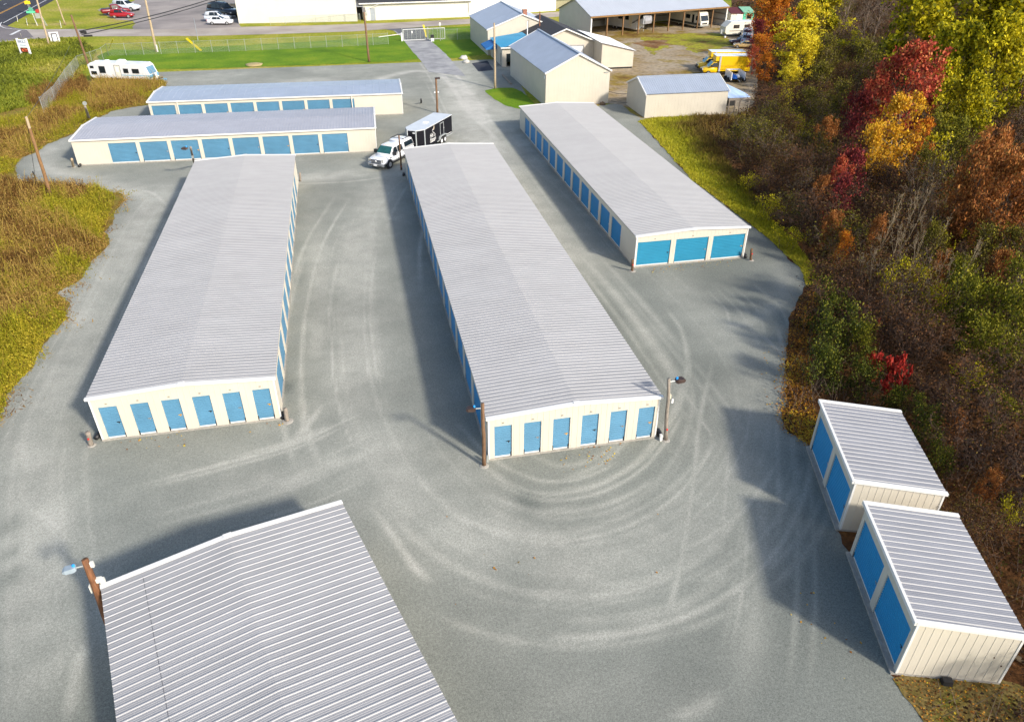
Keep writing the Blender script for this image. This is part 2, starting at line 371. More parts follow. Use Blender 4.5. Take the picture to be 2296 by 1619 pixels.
def wear(dpts, half, amp, off=0.0):
    P = smooth_line([G(*p) for p in dpts], 10)
    if off:
        Q = []
        for i, p in enumerate(P):
            d = (P[min(i+1, len(P)-1)]-P[max(i-1, 0)]).normalized(); Q.append(p+Vector((-d.y, d.x))*off)
        P = Q
    for i in range(len(P)-1):
        a, b = P[i], P[i+1]; pad = half*2.6
        i0 = max(0, int((min(a.x, b.x)-pad-gx[0])/STEP)); i1 = min(len(gx), int((max(a.x, b.x)+pad-gx[0])/STEP)+2)
        j0 = max(0, int((min(a.y, b.y)-pad-gy[0])/STEP)); j1 = min(len(gy), int((max(a.y, b.y)+pad-gy[0])/STEP)+2)
        if i0 >= i1 or j0 >= j1: continue
        X = GXX[j0:j1, i0:i1]; Y = GYY[j0:j1, i0:i1]; L2 = (b-a).length_squared+1e-9
        t = np.clip(((X-a.x)*(b.x-a.x)+(Y-a.y)*(b.y-a.y))/L2, 0, 1); d = np.hypot(X-a.x-t*(b.x-a.x), Y-a.y-t*(b.y-a.y))
        fade = min(1, min(i, len(P)-2-i)/8+.15)
        W = amp*fade*np.exp(-(d/half)**2); S = dust[j0:j1, i0:i1]; np.maximum(S, W, out=S)
def pair(dpts, amp, half=.3, gap=.85):
    for o_, a_ in ((gap, 1), (-gap, .9), (gap+.45, .6), (-gap-.5, .55), (gap-.5, .5)): wear(dpts, half*.7, amp*a_*.72, o_)
    wear(dpts, 1.9, amp*.62)
pair([(70, 1640), (78, 1450), (72, 1250), (70, 1080), (90, 960), (150, 830), (215, 690), (270, 580), (330, 470), (400, 400)], .75, .45)
wear([(150, 1619), (160, 1560), (175, 1490), (190, 1440)], .35, .8)
wear([(30, 1040), (60, 1130), (120, 1175), (135, 1200)], .3, .6); wear([(85, 1100), (50, 1000), (95, 900)], .5, .6)
wear([(60, 1500), (130, 1400), (190, 1330)], .5, .45)
pair([(1030, 215), (1000, 330), (900, 390), (820, 480), (790, 650), (800, 850), (850, 1000), (940, 1120), (1080, 1210), (1260, 1255), (1440, 1230), (1580, 1150), (1665, 1040), (1690, 930), (1660, 820), (1560, 690), (1420, 560), (1290, 440), (1190, 350), (1100, 260)], .6, .4)
JR = random.Random(4)
ARC = [(835, 960), (870, 1030), (930, 1110), (1010, 1180), (1080, 1215), (1150, 1240), (1230, 1252), (1300, 1250), (1380, 1237), (1450, 1215), (1510, 1185), (1560, 1150), (1605, 1105), (1640, 1050), (1665, 1000), (1680, 950), (1690, 860), (1660, 760), (1600, 690)]
for k in range(34):
    a_ = JR.randint(0, 9); b_ = JR.randint(a_+5, len(ARC)); o_ = JR.gauss(.6, 2.4); jx, jy = JR.gauss(0, 22), JR.gauss(0, 20); tx, ty = JR.gauss(0, 28), JR.gauss(0, 24)
    pts_ = [(x+jx+(tx-jx)*i/18, y+jy+(ty-jy)*i/18) for i, (x, y) in enumerate(ARC)][a_:b_]
    wear(pts_, JR.uniform(.11, .22), JR.uniform(.25, .65), o_)
wear(ARC, 2.6, .30)
LANES = [([(905, 372), (850, 440), (800, 540), (778, 660), (776, 800), (800, 930), (850, 1030)], 1.9, 16), ([(1110, 320), (1180, 420), (1270, 540), (1370, 670), (1470, 800), (1560, 930), (1620, 1040)], 1.6, 14), ([(105, 1640), (92, 1450), (84, 1250), (84, 1080), (110, 950), (165, 830), (225, 700), (285, 580), (345, 470), (420, 420)], 1.5, 16), ([(430, 420), (600, 405), (760, 400), (880, 385)], 1.3, 8), ([(330, 1150), (520, 1100), (690, 1050), (820, 990), (880, 960)], 1.8, 10), ([(1640, 640), (1700, 700), (1720, 800), (1700, 950), (1700, 1100), (1690, 1300), (1660, 1500)], 2.2, 14), ([(965, 120), (1005, 170), (1055, 250), (1100, 320)], 2.0, 10)]
for L_, sp_, n_ in LANES:
    for k in range(n_):
        a_ = JR.randint(0, max(0, len(L_)-3)); b_ = JR.randint(min(len(L_), a_+3), len(L_)); jx = JR.gauss(0, 5)
        wear([(x+jx, y) for x, y in L_][a_:b_], JR.uniform(.10, .22), JR.uniform(.28, .62), JR.gauss(0, sp_))
wear([(830, 1130), (880, 1200), (930, 1270), (970, 1305)], .22, .75); wear([(860, 1130), (960, 1230), (1120, 1310), (1300, 1340), (1480, 1300), (1600, 1220), (1690, 1100)], .3, .5)
wear([(950, 1120), (1080, 1180), (1200, 1200), (1330, 1205)], .25, .7)
wear([(1290, 1310), (1450, 1300), (1600, 1230), (1660, 1120)], .25, .5); wear([(1330, 1400), (1500, 1370), (1620, 1290), (1690, 1180)], .3, .35)
wear([(1500, 1610), (1560, 1590), (1620, 1550)], .3, .45); wear([(640, 1010), (690, 950), (725, 905)], .25, .6)
wear([(560, 1110), (700, 1060), (830, 1010), (870, 980)], .7, .45); wear([(380, 1150), (560, 1090), (700, 1030)], .8, .3)
wear([(725, 560), (720, 700), (690, 880)], .8, .35); wear([(700, 470), (715, 600), (700, 760)], 1.0, .35); wear([(860, 400), (830, 560), (840, 760), (860, 900)], .5, .4)
wear([(960, 130), (1010, 190), (1050, 250), (1090, 290), (1130, 330)], .7, 1.0); wear([(990, 130), (1040, 190), (1085, 250), (1110, 290)], .6, .9)
wear([(985, 135), (1040, 215), (1080, 300), (1150, 420), (1250, 540), (1330, 640)], 3.2, .7); wear([(1010, 150), (1065, 240), (1100, 320)], 1.6, 1.0); wear([(1120, 340), (1200, 450), (1290, 560), (1380, 660), (1470, 780), (1560, 920)], .5, .7)
wear([(1145, 330), (1230, 450), (1330, 560), (1440, 680), (1540, 800)], .35, .55); wear([(1560, 690), (1640, 730), (1720, 700), (1760, 640), (1740, 590)], .8, .4)
wear([(1640, 980), (1700, 1100), (1710, 1250), (1690, 1400), (1660, 1560)], .6, .4); wear([(840, 380), (700, 400), (560, 410), (420, 430), (330, 440), (200, 400), (110, 380), (100, 345), (150, 315)], 1.3, .55)
wear([(880, 180), (790, 190), (700, 180), (600, 190)], 2.0, .45); wear([(1000, 165), (930, 160), (860, 175), (840, 190)], 1.0, .8); wear([(300, 425), (345, 435), (380, 470)], .3, .9)
for sx_, sy_, sr_ in ((20, 1180, .5), (22, 1240, .35), (24, 1292, .45), (640, 870, .5), (1180, 1120, .6)):
    c_ = G(sx_, sy_); dust -= .55*np.exp(-((GXX-c_.x)**2+((GYY-c_.y)*.7)**2)/sr_**2)
base = .30+.32*(fnoise(GXX, GYY, 9, 11)-.5)+.22*(fnoise(GXX, GYY, 2.6, 5)-.5)
right_dark = np.clip((GXX-4)/14, 0, 1)*np.clip((75-GYY)/25, 0, 1)*.20+np.clip((28-GYY)/14, 0, 1)*.15     # gravel gets darker to the right and in the near foreground
dust = np.clip(base-right_dark+dust*(.62+.5*fnoise(GXX, GYY, 2.6, 21))*.8+np.clip((GYY-70)/60, 0, 1)*.12, 0, 1)
ny, nx = GXX.shape; idx = np.arange(nx*ny).reshape(ny, nx)
F = np.stack([idx[:-1, :-1], idx[:-1, 1:], idx[1:, 1:], idx[1:, :-1]], -1).reshape(-1, 4)
cx = (GXX[:-1, :-1]+STEP/2).ravel(); cy = (GYY[:-1, :-1]+STEP/2).ravel()
GRAVELP = wpoly([(-420, 2300), (-300, 1500), (-150, 1150), (-45, 960), (-40, 420), (30, 345), (110, 290), (170, 262), (250, 240), (330, 228), (372, 188), (345, 160), (352, 152), (411, 152), (514, 151), (590, 149), (711, 144), (827, 139), (946, 133), (960, 118), (1010, 118), (1060, 112), (1130, 122), (1200, 250), (1395, 232), (1440, 262), (1500, 330), (1560, 395), (1620, 445), (1700, 505), (1760, 550), (1815, 612), (1815, 670), (1800, 900), (2080, 1140), (2160, 1500), (2150, 1700), (2200, 2300)])
keep = inpoly(cx, cy, GRAVELP); F = F[keep]
used, inv = np.unique(F, return_inverse=True); F = inv.reshape(F.shape)
V = np.stack([GXX.ravel()[used], GYY.ravel()[used], np.full(len(used), -.012)], 1)
me = np_mesh("gravel_yard", V, F, None, [gravel_mat()])
at_ = me.attributes.new("dust", 'FLOAT', 'POINT'); at_.data.foreach_set("value", dust.ravel()[used].astype(np.float32))
go = bpy.data.objects.new("gravel_yard", me); COL.objects.link(go); tag(go, kind='structure')

# dirt yard behind the office, lawns, meadow soil, forest floor
DIRTP = wpoly([(1290, 262), (1360, 232), (1395, 236), (1440, 266), (1660, 262), (1720, 240), (1740, 60), (1640, 40), (1300, 62), (1240, 90), (1180, 120), (1160, 180)])
sheet("dirt_yard", DIRTP, -.006, DIRT, amp=.5, step=1)
LAWNP = wpoly([(215, 128), (250, 112), (340, 112), (590, 100), (711, 93), (827, 85), (905, 80), (915, 94), (932, 115), (947, 132), (900, 138), (827, 140.5), (711, 146), (590, 150), (514, 153), (411, 155), (352, 155), (300, 148), (230, 140)])
sheet("lawn", LAWNP, -.002, LAWN, amp=.35, step=1, seed=4)
sheet("lawn", wpoly([(965, 66), (1062, 58), (1066, 96), (1112, 116), (1090, 122), (1018, 131), (1003, 130), (985, 112), (966, 95), (962, 82)]), -.002, LAWN, amp=.25, step=.8, seed=5)
sheet("lawn", wpoly([z3(322, 792), z3(410, 770), z3(560, 768), z3(640, 798), z3(760, 905), z3(700, 960), z3(610, 950), z3(500, 922), z3(400, 862), z3(345, 815)]), 0.0, LAWN, amp=.2, step=.6, seed=6)
sheet("grass_verge", wpoly([(536, 54), (650, 52), (804, 50), (900, 45), (1056, 37.5), (1190, 24), (1290, 14), (1300, 20), (1190, 31), (1058, 43), (900, 51), (700, 58), (540, 61)]), -.001, LAWN2, amp=.1, step=1, seed=8)
MEADOW_NEAR = wpoly([(-420, 2200), (-300, 1450), (-150, 1130), (-50, 990), (0, 943), (18, 885), (60, 835), (84, 800), (96, 772), (128, 737), (150, 714), (144, 697), (150, 674), (124, 660), (172, 632), (202, 588), (222, 573), (246, 548), (236, 521), (250, 495), (270, 462), (284, 446), (270, 434), (240, 429), (205, 418), (176, 417), (140, 414), (110, 409), (76, 411), (40, 407), (34, 390), (37, 372), (52, 353), (88, 340), (110, 323), (150, 307), (185, 290), (215, 268), (250, 251), (296, 241), (332, 236), (366, 205), (375, 186), (352, 172), (250, 172), (150, 190), (60, 240), (-60, 260), (-400, 300), (-700, 500), (-900, 1200)])
sheet("meadow", MEADOW_NEAR, 0.0, MEADOWF, amp=.35, step=.4, seed=9, sc=1.6)
FOREST_EDGE = [(2600, 2300), (2190, 1700), (2120, 1619), (2050, 1560), (2000, 1512), (1990, 1440), (1890, 1200), (1880, 1180), (1815, 1000), (1790, 985), (1762, 970), (1752, 945), (1757, 900), (1762, 850), (1756, 810), (1762, 760), (1772, 715), (1795, 672), (1806, 640), (1800, 605), (1772, 580), (1735, 545), (1680, 500), (1620, 455), (1560, 410), (1500, 345), (1455, 295), (1432, 272), (1470, 266), (1560, 264), (1640, 262), (1690, 240), (1700, 180), (1690, 100), (1660, 55), (1640, 20), (1640, -40)]
FOREST = wpoly(FOREST_EDGE+[(2600, -60), (3300, 300)])
sheet("forest_floor", FOREST, .002, FORESTF, amp=.35, step=.5, seed=12, sc=1.8)
GRASSP = wpoly([(1432, 272), (1455, 296), (1500, 346), (1560, 411), (1620, 456), (1680, 501), (1735, 546), (1772, 581), (1800, 606), (1806, 640), (1840, 640), (1825, 600), (1780, 540), (1735, 500), (1690, 440), (1640, 380), (1600, 320), (1585, 285), (1640, 264), (1560, 262), (1470, 264)])
sheet("grass_strip", GRASSP, .006, LAWN2, amp=.3, step=.5, seed=13, sc=1.5)
sheet("patchy_turf", wpoly([(2000, 1520), (2060, 1500), (2296, 1540), (2330, 1680), (2200, 1760), (2110, 1690), (2060, 1600)]), .006, groundmat("leafy_turf", [(.35, (.10, .075, .015)), (.5, (.17, .12, .04)), (.65, (.13, .12, .015))], .8, 9, .4), amp=.3, step=.3, seed=14, sc=1.2)

# roads
ea, eb = G(410*.2572, 0), G(5*.2572, 215*.2572); rd = (eb-ea).normalized(); rn = Vector((rd.y, -rd.x, 0))   # right-hand edge line, heading towards the camera
if rn.x > 0: rn = -rn
def roadline(off, s0, s1): return [ea+rn*off+rd*s0, ea+rn*off+rd*s1]
LE = (eb-ea).length
strip("main_road", roadline(4.6, -120, LE+60), 13.2, -.010, ASPHALT)
ya = G(0, 31); yoff = (ya-ea).dot(rn)
SIDE = [(-40, 103), (0, 95), (51, 90), (134, 84), (180, 82.5), (437, 81.5), (590, 78), (789, 71.5), (902, 64), (1058, 54), (1266, 37), (1420, 24), (1420, 10), (1266, 26), (1056, 42.5), (900, 51), (788, 55), (530, 60), (300, 66), (231, 66.5), (147, 66), (77, 67), (42, 66), (20, 62), (-40, 62)]
sheet("side_road", wpoly(SIDE), -.006, OLDASPH, amp=.12, step=1.5, seed=15)
sheet("road_junction", wpoly([(-30, 97), (45, 89), (75, 84), (60, 68), (28, 62), (5, 56), (-30, 70)]), -.003, groundmat("junction_asphalt", [(.35, (.14, .125, .13)), (.65, (.20, .18, .18))], .1, 7, .13), amp=0, step=0)
for o in (-.18, .18): strip("centre_line", roadline(yoff+o, -120, LE+60), .17, -.004, YELLOWM)
strip("edge_line", roadline(0, -120, LE-2), .22, -.004, WHITEM)
strip("edge_line", smooth_line([G(3.2, 51), G(0.6, 57), G(4, 61), G(20, 65), G(77, 68.2), G(160, 68)], 8), .2, .001, WHITEM)
strip("edge_line", smooth_line([G(-20, 98), G(0, 94.5), G(51, 89.5), G(134, 83.5), G(180, 82)], 4), .2, .001, WHITEM)
strip("stop_line", [G(24, 79), G(45, 68.5)], .6, .001, WHITEM)
for k in range(9): strip("lane_dash", roadline(yoff+3.4, -90+k*12, -87+k*12), .15, -.004, WHITEM)
sheet("parking_lot", wpoly([(310, -70), (302, 2), (282, 10), (257, 13), (219, 23), (232, 32), (240, 37), (262, 45), (296, 47), (304, 54), (296, 62), (300, 67), (420, 66), (540, 61), (527, -2), (520, -70)]), -.004, LOTASPH, amp=.1, step=1.5, seed=16)
sheet("driveway", wpoly([(880, 68), (898, 82), (908, 95), (940, 134), (962, 162), (1045, 172), (1008, 131), (989, 112), (965, 92), (957, 80), (945, 64)]), .001, DRIVEA, amp=.15, step=.8, seed=17)
YG = groundmat("yard_grass_green", [(.35, (.17, .09, .02)), (.45, (.24, .21, .03)), (.55, (.30, .29, .02)), (.65, (.22, .15, .04))], .25, 2.0, .3, bump=.6)
sheet("yard_grass", wpoly([z4(60, 335), z4(250, 305), (z4(500, 292)), z4(760, 300), z4(840, 330), z4(880, 400), z4(720, 440), z4(560, 470), z4(400, 400), z4(260, 415), z4(190, 485), z4(130, 440)]), -.003, YG, amp=1.6, step=.7, seed=31, sc=4)
sheet("bare_earth", wpoly([z4(-20, 375), z4(120, 352), z4(300, 352), z4(330, 385), z4(210, 425), z4(90, 405)]), -.001, groundmat("rusty_earth", [(.35, (.11, .05, .02)), (.5, (.20, .10, .035)), (.65, (.28, .20, .12))], .3, 2.0, .3), amp=1.3, step=.7, seed=32, sc=3)
sheet("driveway_apron", wpoly([(862, 66.5), (886, 70), (896, 78), (912, 92), (960, 91), (955, 78), (948, 62)]), .004, FRESH if False else groundmat("apron_asphalt", [(.35, (.10, .10, .12)), (.65, (.15, .15, .165))], .3, 8, .15), amp=.1, step=1)
sheet("asphalt_pad", wpoly([z3(210, 555), z3(345, 532), z3(400, 612), z3(270, 628)]), .004, FRESH, amp=.08, step=.5)
sheet("concrete_stoop", wpoly([z3(345, 535), z3(440, 528), z3(470, 560), z3(400, 580)]), .06, CONC, amp=0, step=0)
# ------------------------------------------------------------------ buildings
def wall_run(mb, a, b, ztop, openings=(), z0=.1, rib=.305, thick=.12, rib_d=.010, rib_w=.035, m=0, base=True):
    """one outer wall from a to b (outward = right of a->b); ztop(s) gives its top; openings (s0,s1,zhead)"""
    a = Vector((a[0], a[1], 0)); b = Vector((b[0], b[1], 0)); L = (b-a).length; d = (b-a)/L; n = Vector((d.y, -d.x, 0))
    P = lambda s, z, o=0.0: a+d*s+n*o+Vector((0, 0, z))
    cuts = sorted(set([0, L]+[o[0] for o in openings]+[o[1] for o in openings]+([L/2] if ztop(L/2) != ztop(0) else [])))
    for s0, s1 in zip(cuts[:-1], cuts[1:]):
        op = [o for o in openings if o[0]-1e-6 <= s0 and s1 <= o[1]+1e-6]
        zb = op[0][2] if op else z0
        mb.add([P(s0, zb), P(s1, zb), P(s1, ztop(s1)), P(s0, ztop(s0))], [(0, 1, 2, 3)], m)
    for o in openings:                                        # reveals
        s0, s1, zh = o[:3]
        mb.add([P(s0, z0), P(s0, zh), P(s0, zh, -thick), P(s0, z0, -thick)], [(0, 1, 2, 3)], m)
        mb.add([P(s1, zh), P(s1, z0), P(s1, z0, -thick), P(s1, zh, -thick)], [(0, 1, 2, 3)], m)
        mb.add([P(s0, zh), P(s1, zh), P(s1, zh, -thick), P(s0, zh, -thick)], [(0, 1, 2, 3)], m)
    if rib:
        k = int(L/rib); off = (L-k*rib)/2
        for i in range(k+1):
            s = off+i*rib
            if s < .05 or s > L-.05: continue
            zb = z0
            for o in openings:
                if o[0]-.05 < s < o[1]+.05: zb = o[2]+.06
            vs = []
            for z, q in ((zb, 0), (ztop(s), 0)):
                vs += [P(s-rib_w/2, z, .001), P(s-rib_w/4, z, rib_d), P(s+rib_w/4, z, rib_d), P(s+rib_w/2, z, .001)]
            mb.add(vs, [(0, 1, 5, 4), (1, 2, 6, 5), (2, 3, 7, 6)], m)
def roof_slope(mb, e0, e1, r0, r1, pitch=.305, rh=.035, rb=.11, rt=.045, m=0, minor=True, ribm=False):
    """ribbed sheet between eave e0->e1 and ridge r0->r1 (ribs run up the slope); normal = up"""
    e0, e1, r0, r1 = map(Vector, (e0, e1, r0, r1)); L = (e1-e0).length; d = (e1-e0)/L; up = (r0-e0).normalized(); n = d.cross(up).normalized()
    if n.z < 0: n = -n
    prof = []; k = max(1, int(L/pitch)); off = (L-k*pitch)/2; s = off
    prof.append((0, 0))
    for i in range(k+1):
        c = off+i*pitch
        if c-rb/2 > .01 and c+rb/2 < L-.01: prof += [(c-rb/2, 0), (c-rt/2, rh), (c+rt/2, rh), (c+rb/2, 0)]
        if minor and c+pitch < L:
            for q in (.38, .62):
                cc = c+pitch*q; prof += [(cc-.02, 0), (cc, .008), (cc+.02, 0)]
    prof.append((L, 0))
    vs = []
    for s, h in prof:
        f = s/L; vs.append(e0+(e1-e0)*f+n*h); vs.append(r0+(r1-r0)*f+n*h)
    flip = (d.cross(up)).z < 0; o_ = len(mb.v); mb.v += [tuple(v) for v in vs]
    for i in range(len(prof)-1):
        f = (2*i, 2*i+2, 2*i+3, 2*i+1) if not flip else (2*i, 2*i+1, 2*i+3, 2*i+2)
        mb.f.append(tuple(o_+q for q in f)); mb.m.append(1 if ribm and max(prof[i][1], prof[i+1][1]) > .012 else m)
def door_part(parent, a, b, z0, z1, inset, paint, slats=15, latch=True, guards=True, seed=0):
    """corrugated roll-up door between ground points a->b (outward = right of a->b)"""
    a = Vector((a[0], a[1], 0)); b = Vector((b[0], b[1], 0)); d = (b-a).normalized(); W = (b-a).length; n = Vector((d.y, -d.x, 0))
    P = lambda s, z, o=0.0: a+d*s+n*(o-inset)+Vector((0, 0, z))
    zb = z0+.08; mb = MB(); prof = []; k = slats
    for i in range(k):
        h = (z1-zb)/k; zz = zb+i*h
        prof += [(zz, 0), (zz+h*.14, .048), (zz+h*.56, .044), (zz+h*.80, .0)]
    prof.append((z1, 0)); vs = []
    for z, o in prof: vs += [P(.0, z, o), P(W, z, o)]
    mb.add(vs, [(2*i, 2*i+1, 2*i+3, 2*i+2) for i in range(len(prof)-1)])
    dr = mb.build("roll_up_door", paint, parent)
    bb = MB(); vs = [P(.01, z0, 0), P(W-.01, z0, 0), P(W-.01, z0, .03), P(.01, z0, .03), P(.01, zb, 0), P(W-.01, zb, 0), P(W-.01, zb, .03), P(.01, zb, .03)]
    bb.add(vs, ((0, 3, 2, 1), (4, 5, 6, 7), (0, 1, 5, 4), (1, 2, 6, 5), (2, 3, 7, 6), (3, 0, 4, 7))); bb.build("bottom_bar", WHITET, dr)
    if latch:
        lm = MB(); s = W-.16; z = z0+(z1-z0)*.47
        for (q0, q1, w0, w1) in ((s-.10, s+.08, z, z+.035), (s-.02, s+.03, z-.07, z+.06)):
            lm.add([P(q0, w0, .03), P(q1, w0, .03), P(q1, w1, .03), P(q0, w1, .03), P(q0, w0, .05), P(q1, w0, .05), P(q1, w1, .05), P(q0, w1, .05)], ((4, 5, 6, 7), (0, 1, 5, 4), (1, 2, 6, 5), (2, 3, 7, 6), (3, 0, 4, 7)))
        lm.build("latch", [BLACKP, STEEL, YELLOWM][seed % 3], dr)
    if guards:
        for s in (.0, W-.055):
            if s == 0 and seed % 3 == 0: continue
            g = MB(); g.add([P(s, z0, .03), P(s+.055, z0, .03), P(s+.055, z0+.28, .03), P(s, z0+.28, .03), P(s, z0, .055), P(s+.055, z0, .055), P(s+.055, z0+.28, .055), P(s, z0+.28, .055)], ((4, 5, 6, 7), (0, 1, 5, 4), (1, 2, 6, 5), (2, 3, 7, 6), (3, 0, 4, 7))); g.build("guide_block", BLACKP, dr)
    return dr
def storage(name, label, o, rot, w, l, h, rise, front=(), left=(), right=(), dh=2.12, roof=ROOF, wallm=WALL, trim=WHITET, paint=BLUE, paintL=None, cat="storage building",
            rib=.305, rpitch=.305, oh=.10, group=None, slab=True, numbers=False, back_trim=True, minor=True, mono=False, rib_h=.024, eave_trim=(False, False)):
    t = thing(name, label, cat, (o[0], o[1], 0), rot, group)
    zf = (lambda s, L: h+rise*(1-abs(2*s/L-1))) if not mono else (lambda s, L: h+rise*(s/L))
    wm = MB(); z0 = .1 if slab else 0.0
    wall_run(wm, (0, 0), (w, 0), lambda s: zf(s, w), [(a, b, dh) for a, b in front], z0, rib)
    wall_run(wm, (w, 0), (w, l), lambda s: zf(w, w), [(a, b, dh) for a, b in right], z0, rib)
    wall_run(wm, (w, l), (0, l), lambda s: zf(w-s, w), [], z0, rib)
    wall_run(wm, (0, l), (0, 0), lambda s: zf(0, w), [(l-b, l-a, dh) for a, b in left], z0, rib)
    wm.build("wall", wallm, t)
    if slab:
        MB().box(-.02, w+.02, -.02, l+.02, -.05, .1).build("foundation", CONC, t)
    k = 0
    for a, b in front: door_part(t, (a, 0), (b, 0), .1, dh-.002, .09, paint, seed=k); k += 1
    for a, b in left: door_part(t, (0, b), (0, a), .1, dh-.002, .09, paintL or paint, seed=k); k += 1
    for a, b in right: door_part(t, (w, a), (w, b), .1, dh-.002, .09, paint, seed=k); k += 1
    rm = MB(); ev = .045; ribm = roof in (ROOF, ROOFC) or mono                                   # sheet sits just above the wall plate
    if not mono:
        roof_slope(rm, (-oh, -oh, h+ev-rise*oh/(w/2)), (-oh, l+oh, h+ev-rise*oh/(w/2)), (w/2, -oh, h+rise+ev), (w/2, l+oh, h+rise+ev), rpitch, rib_h, .08, .038, minor=minor, ribm=ribm)
        roof_slope(rm, (w+oh, -oh, h+ev-rise*oh/(w/2)), (w+oh, l+oh, h+ev-rise*oh/(w/2)), (w/2, -oh, h+rise+ev), (w/2, l+oh, h+rise+ev), rpitch, rib_h, .08, .038, minor=minor, ribm=ribm)
        for y0, y1 in ((-oh, -oh+.06), (l+oh-.06, l+oh)):    # soffit edge under the sheet so that the eave has depth
            pass
    else:
        sl = rise/w
        roof_slope(rm, (w+oh, -oh, h+rise+ev+sl*oh), (w+oh, l+oh, h+rise+ev+sl*oh), (-oh, -oh, h+ev-sl*oh), (-oh, l+oh, h+ev-sl*oh), rpitch, rib_h, .08, .038, minor=minor, ribm=ribm)
    # underside, 4 cm below the sheet
    if not mono:
        for xa, xb, za, zb in ((-oh, w/2, h-rise*oh/(w/2), h+rise), (w/2, w+oh, h+rise, h-rise*oh/(w/2))):
            rm.add([(xa, -oh, za+.01), (xb, -oh, zb+.01), (xb, l+oh, zb+.01), (xa, l+oh, za+.01)], [(0, 3, 2, 1)])
    rm.build("roof", [roof, RIB_SUNLIT] if ribm else roof, t)
    tw = .13
    for yy, sgn in ((-oh, -1), (l+oh, 1)):
        if sgn == 1 and not back_trim: continue
        if not mono:
            for xa, xb in ((-oh-.02, w/2), (w/2, w+oh+.02)):
                za = h+ev+rise*(1-abs(2*xa/w-1))+.05; zb = h+ev+rise*(1-abs(2*xb/w-1))+.05; m_ = MB()
                y0, y1 = (yy-.04, yy+.15) if sgn < 0 else (yy-.15, yy+.04)
                m_.add([(xa, y0, za-tw), (xb, y0, zb-tw), (xb, y1, zb-tw), (xa, y1, za-tw), (xa, y0, za), (xb, y0, zb), (xb, y1, zb), (xa, y1, za)], ((0, 3, 2, 1), (4, 5, 6, 7), (0, 1, 5, 4), (1, 2, 6, 5), (2, 3, 7, 6), (3, 0, 4, 7)))
                m_.build("rake_trim", trim, t)
            yc = (yy-.055, yy+.17) if sgn < 0 else (yy-.17, yy+.055)
            MB().box(w/2-.17, w/2+.17, yc[0], yc[1], h+rise+ev-.10, h+rise+ev+.062).build("peak_cap", trim, t)
        else:
            xa, xb = -oh-.02, w+oh+.02; za = h+ev+rise*xa/w+.05; zb = h+ev+rise*xb/w+.05; m_ = MB()
            y0, y1 = (yy-.04, yy+.15) if sgn < 0 else (yy-.15, yy+.04)
            m_.add([(xa, y0, za-tw), (xb, y0, zb-tw), (xb, y1, zb-tw), (xa, y1, za-tw), (xa, y0, za), (xb, y0, zb), (xb, y1, zb), (xa, y1, za)], ((0, 3, 2, 1), (4, 5, 6, 7), (0, 1, 5, 4), (1, 2, 6, 5), (2, 3, 7, 6), (3, 0, 4, 7)))
            m_.build("rake_trim", trim, t)
    for i, side in enumerate(eave_trim):
        if not side: continue
        xa = (-oh-.10, -oh+.0) if i == 0 else (w+oh, w+oh+.10); zz = zf(0 if i == 0 else w, w)+ev-rise*oh/(w/2)
        MB().box(xa[0], xa[1], -oh-.031, l+oh+.031, zz-.11, zz+.03).build("gutter", trim, t)
    for xa, xb in ((-.012, .07), (w-.07, w+.012)):           # corner trims
        MB().box(xa, xb, -.022, .04, z0, zf(0 if xa < 1 else w, w)-.02).build("corner_trim", trim, t)
    if numbers:
        for a, b in front:
            c = (a+b)/2; MB().box(c-.05, c+.05, -.034, -.024, dh+.16, dh+.23).build("unit_number", mat("number_plate", (.30, .27, .22), .5, 0, .5, 60), t)
    return t
D6 = [(.32+1.525*i, 1.215+1.525*i) for i in range(6)]
A = storage("storage_building", "long grey roofed storage building with six narrow blue doors, nearest the weedy meadow", (-14.46, 34.53), 0, 9.16, 40.1, 2.72, .27,
            front=D6, right=[(1.4+3.0*i, 3.8+3.0*i) for i in range(12)], numbers=True)
B = storage("storage_building", "longest storage building, its six narrow end doors standing between two lamp posts", (5.2, 28.67), RAD(-.32), 9.06, 46.0, 2.68, .27,
            front=D6, left=[(2.2+3.02*i, 4.6+3.02*i) for i in range(14)], numbers=True, paintL=BLUE_SHADED)
C = storage("storage_building", "long cream storage building with pale roof and three wide blue end doors, nearest the trees", (20.58, 48.87), RAD(-.4), 9.23, 40.7, 2.60, .25,
            front=[(.15, 2.86), (3.27, 5.97), (6.36, 9.06)], left=[(3.4+2.93*i, 5.75+2.93*i) for i in range(12)], roof=ROOFC, paint=BLUE_SHADED if False else mat("bright_blue_door_paint", (.020, .215, .35), .42, 0, .06, 1.0), paintL=BLUE_SHADED, numbers=True, dh=2.1)
Dd = storage("storage_building", "closest building, seen as an angled ribbed grey roof in the foreground", (-10.75, 21.4), RAD(17.0-90+0), 9.1, 26, 2.64, .31, rib_h=.026)
# the foreground roof runs towards the camera: its far gable end is the origin end
Dd.rotation_euler = (0, 0, RAD(17.0+180)); Dd.location = (-10.83+9.15*math.cos(RAD(16.9)), 21.48+9.15*math.sin(RAD(16.9)), 0)
lp = MB(); lp.beam((9.1-1.35, .3, 2.64+.31*(1-abs(2*7.75/9.1-1))+.05), (9.1-1.35, 16, 2.64+.31*(1-abs(2*7.75/9.1-1))+.05), .022, .006); lp.build("sheet_lap", mat("lap_seam", (.12, .12, .13), .7), Dd)
E_ = storage("storage_building", "crosswise row of eight blue doors under a grey roof, beside the white pickup", (3.06, 83.46), RAD(87.55), 9.14, 31.24, 2.66, .30,
             left=[(31.24-b, 31.24-a) for a, b in [(3.47+3.135*i, 6.22+3.135*i) for i in range(8)]], rpitch=.32, minor=False, dh=2.2, eave_trim=(True, False), roof=mat("lavender_steel_roof", (.37, .375, .415), .55, .1, .05, 1.0, var2=.06, scale2=.3))
